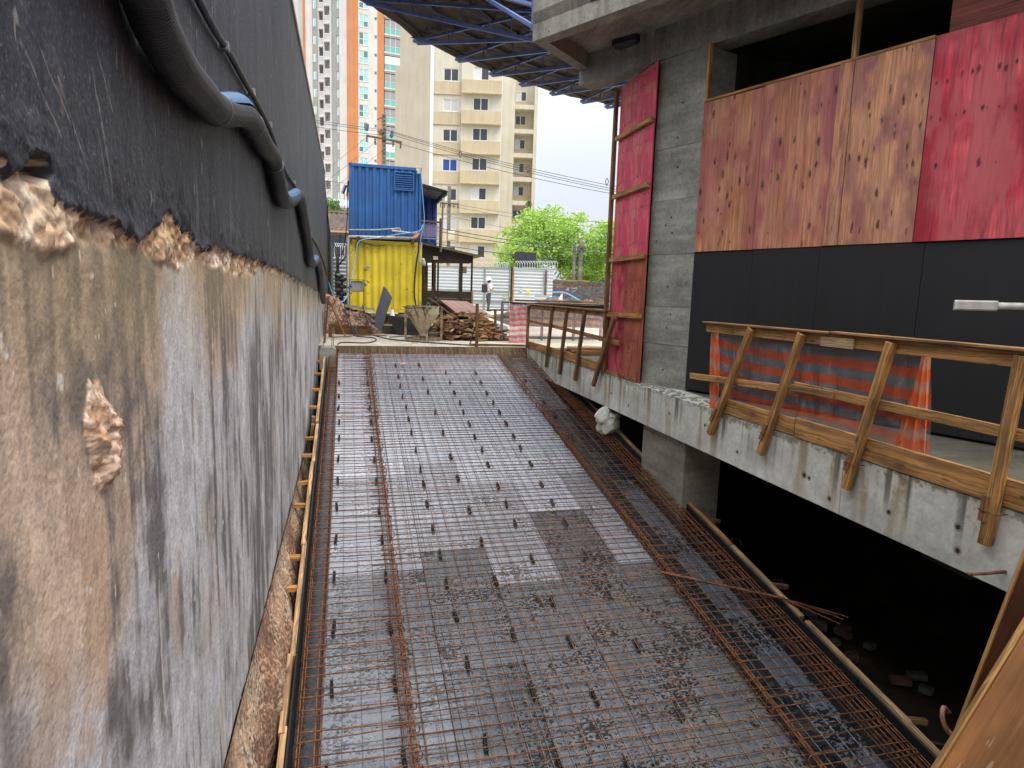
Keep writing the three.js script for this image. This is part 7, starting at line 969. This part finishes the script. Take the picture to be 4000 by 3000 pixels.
  // left face: grey window strips and paired loggias
  col(TL, -1.18, -0.003, 0, white); col(TL, -2.50, -1.76, -0.25, grey, 0.3); col(TL, -5.52, -4.56, -0.25, grey, 0.3); col(TL, -6.55, -5.523, 0, white); col(TL, -6.92, -6.553, 0.05, orange); col(TL, -9.5, -6.923, -0.6, white); col(TL, -2.70, -2.503, 0, white); col(TL, -3.72, -3.60, 0, white); col(TL, -4.555, -4.45, 0, white); part(tw, 'loggia_back', fbox(TL, -4.45, -2.70, y0, T1, -1.6, -1.2, 0), mat([0.5, 0.49, 0.48])); part(tw, 'wall_strip', fbox(TL, -1.757, -1.183, y0, T1, -0.6, -0.42, 0), grey);
  for (let k = -4; k < 16; k++) {
    const s = 38.76 - k * 2.455; if (s < 1) break;
    part(tw, 'grey_panel', fbox(TL, -1.757, -1.183, s - 1.18, s, -0.4, -0.25, 0), grey);
    const f = part(tw, 'window', fbox(TL, -1.757, -1.19, s + 0.004, s + 1.26, -0.40, -0.36), frameM); part(f, 'pane', fbox(TL, -1.52, -1.23, s + 0.08, s + 1.18, -0.358, -0.34, 0), aqua);
    const f2 = part(tw, 'window', fbox(TL, -5.40, -4.98, s + 0.19, s + 1.30, -0.248, -0.20), frameM); part(f2, 'pane', fbox(TL, -5.22, -5.02, s + 0.26, s + 1.22, -0.199, -0.18, 0), aqua);
    for (const [xa2, xb2, off] of [[-3.60, -2.70, 0.55], [-4.45, -3.72, -0.10]]) { const yb = 38.95 - k * 2.455 + off - 0.35; const w = part(tw, 'loggia_front', fbox(TL, xa2 + 0.002, xb2 - 0.002, yb + 0.02, yb + 0.35, -0.4, 0.0), white); for (let x = xa2 + 0.06; x < xb2 - 0.05; x += 0.12) part(w, 'baluster', fbox(TL, x, x + 0.055, yb + 0.352, yb + 1.12, -0.12, -0.06), frameM); part(w, 'hand_rail', fbox(TL, xa2 + 0.003, xb2 - 0.003, yb + 1.123, yb + 1.2, -0.13, -0.04), frameM); part(w, 'floor', fbox(TL, xa2 + 0.002, xb2 - 0.002, yb + 0.2, yb + 0.3, -1.2, -0.4), white); }
  }
  { const a = TR(0, 0, -0.4), b = TR(9.4, 0, -0.4), c = TR(9.4, 0, -9), d = TL(-9.5, 0, -1.0), e = TL(-9.5, 0, -9), z = TL(-1.0, 0, -1.65), z2 = TL(-5, 0, -1.65); part(tw, 'core', prism([[z.x, z.z], [a.x + 0.4, a.z - 0.5], [b.x, b.z - 1.8], [c.x, c.z], [e.x, e.z], [d.x, d.z - 1], [z2.x, z2.z]], y0, T1 - 0.1), white); }
  // ---- house with a tiled roof in the gap
  const hs = thing('house', 'low house with brown tiled roof in the gap beside the wall', 'house', [-2, 0.2, -49]);
  part(hs, 'wall', box(-7, 0.2, -54, 3.0, 5.2, -47.9, 0.01), mat([0.66, 0.44, 0.3], { map: plaster })); part(hs, 'eave', box(-7.2, 5.02, -47.9, 3.2, 5.24, -47.2), mat([0.7, 0.5, 0.36])); part(hs, 'roof', sheet(120, 14, (u, v, i, j) => { const x = mx(-7.2, 3.2, u), z = mx(-47.1, -50.2, v); return [x, 5.25 + 1.35 * v + 0.05 * Math.sin(i * 1.57) + (j % 2 ? 0.04 : 0), z, x, z]; }), mat([0.20, 0.15, 0.12], { map: tConc, roughness: 0.9 })); part(hs, 'ridge', tube([[-7.2, 6.62, -50.2], [3.2, 6.62, -50.2]], 0.13, 8), mat([0.24, 0.18, 0.14], { map: tConc })); part(hs, 'window', box(-1.2, 3.2, -47.9, 0.2, 4.6, -47.85), dkGlass);
  const ds = thing('satellite_dish', 'white satellite dish on a pole behind the tiled roof', 'dish', [-0.15, 5.8, -48.5]); part(ds, 'pole', tube([[-0.15, 5.6, -48.6], [-0.15, 8.0, -48.6]], 0.03, 6), M.steel); part(ds, 'dish', new THREE.SphereGeometry(0.6, 20, 8, 0, Math.PI * 2, 0, 0.55).rotateX(Math.PI / 2).translate(-0.15, 7.0, -49.0).toNonIndexed(), mat([0.75, 0.76, 0.76], { side: THREE.DoubleSide })); part(ds, 'feed_arm', tube([[-0.15, 6.75, -48.45], [-0.12, 6.95, -48.0]], 0.02, 5), M.steel);
  const gh = thing('neighbour_building', 'low building with pale aqua glass roof behind the house', 'building', [-3, 0.2, -70]); part(gh, 'wall', box(-9, 0.2, -76, 3, 9.2, -70, 0.01), mat([0.72, 0.36, 0.24], { map: plaster })); part(gh, 'glass_roof', prism([[-9.5, -69.5], [3.2, -69.5], [3.2, -73], [-9.5, -73]], 9.4, 9.5), aqua); part(gh, 'glass_roof', (() => { const g = new GB(); g.quad(V(-9.5, 9.3, -69.4), V(3.2, 9.3, -69.4), V(2.4, 10.4, -72.5), V(-8.6, 10.4, -72.5), [0, 0], [12, 0], [12, 3], [0, 3]); return g.geo(); })(), mat([0.40, 0.68, 0.66], { roughness: 0.2, side: THREE.DoubleSide }));
  tree('garden_tree', 'small green shrub showing behind the tiled roof', -1.6, -56, 0.25, 8.2, 1.4, 1.1, 5010, [[0.12, 0.22, 0.04], [0.18, 0.28, 0.05]], 5000, 0.1);
  const hd = thing('dark_hoarding', 'dark panel fence before the house in the gap', 'fence', [0, 0.2, -40]); for (let i = 0; i < 4; i++) part(hd, 'panel', box(-1.0 + i * 0.5, 2.4, -40.05, -0.52 + i * 0.5, 4.3, -40), mat([0.03, 0.033, 0.045])); part(hd, 'post', bar([-0.35, 0.25, -39.95], [-0.35, 4.4, -39.95], 0.08, 0.08, [1, 0, 0]), M.black);
}
renderer.render(scene, camera);
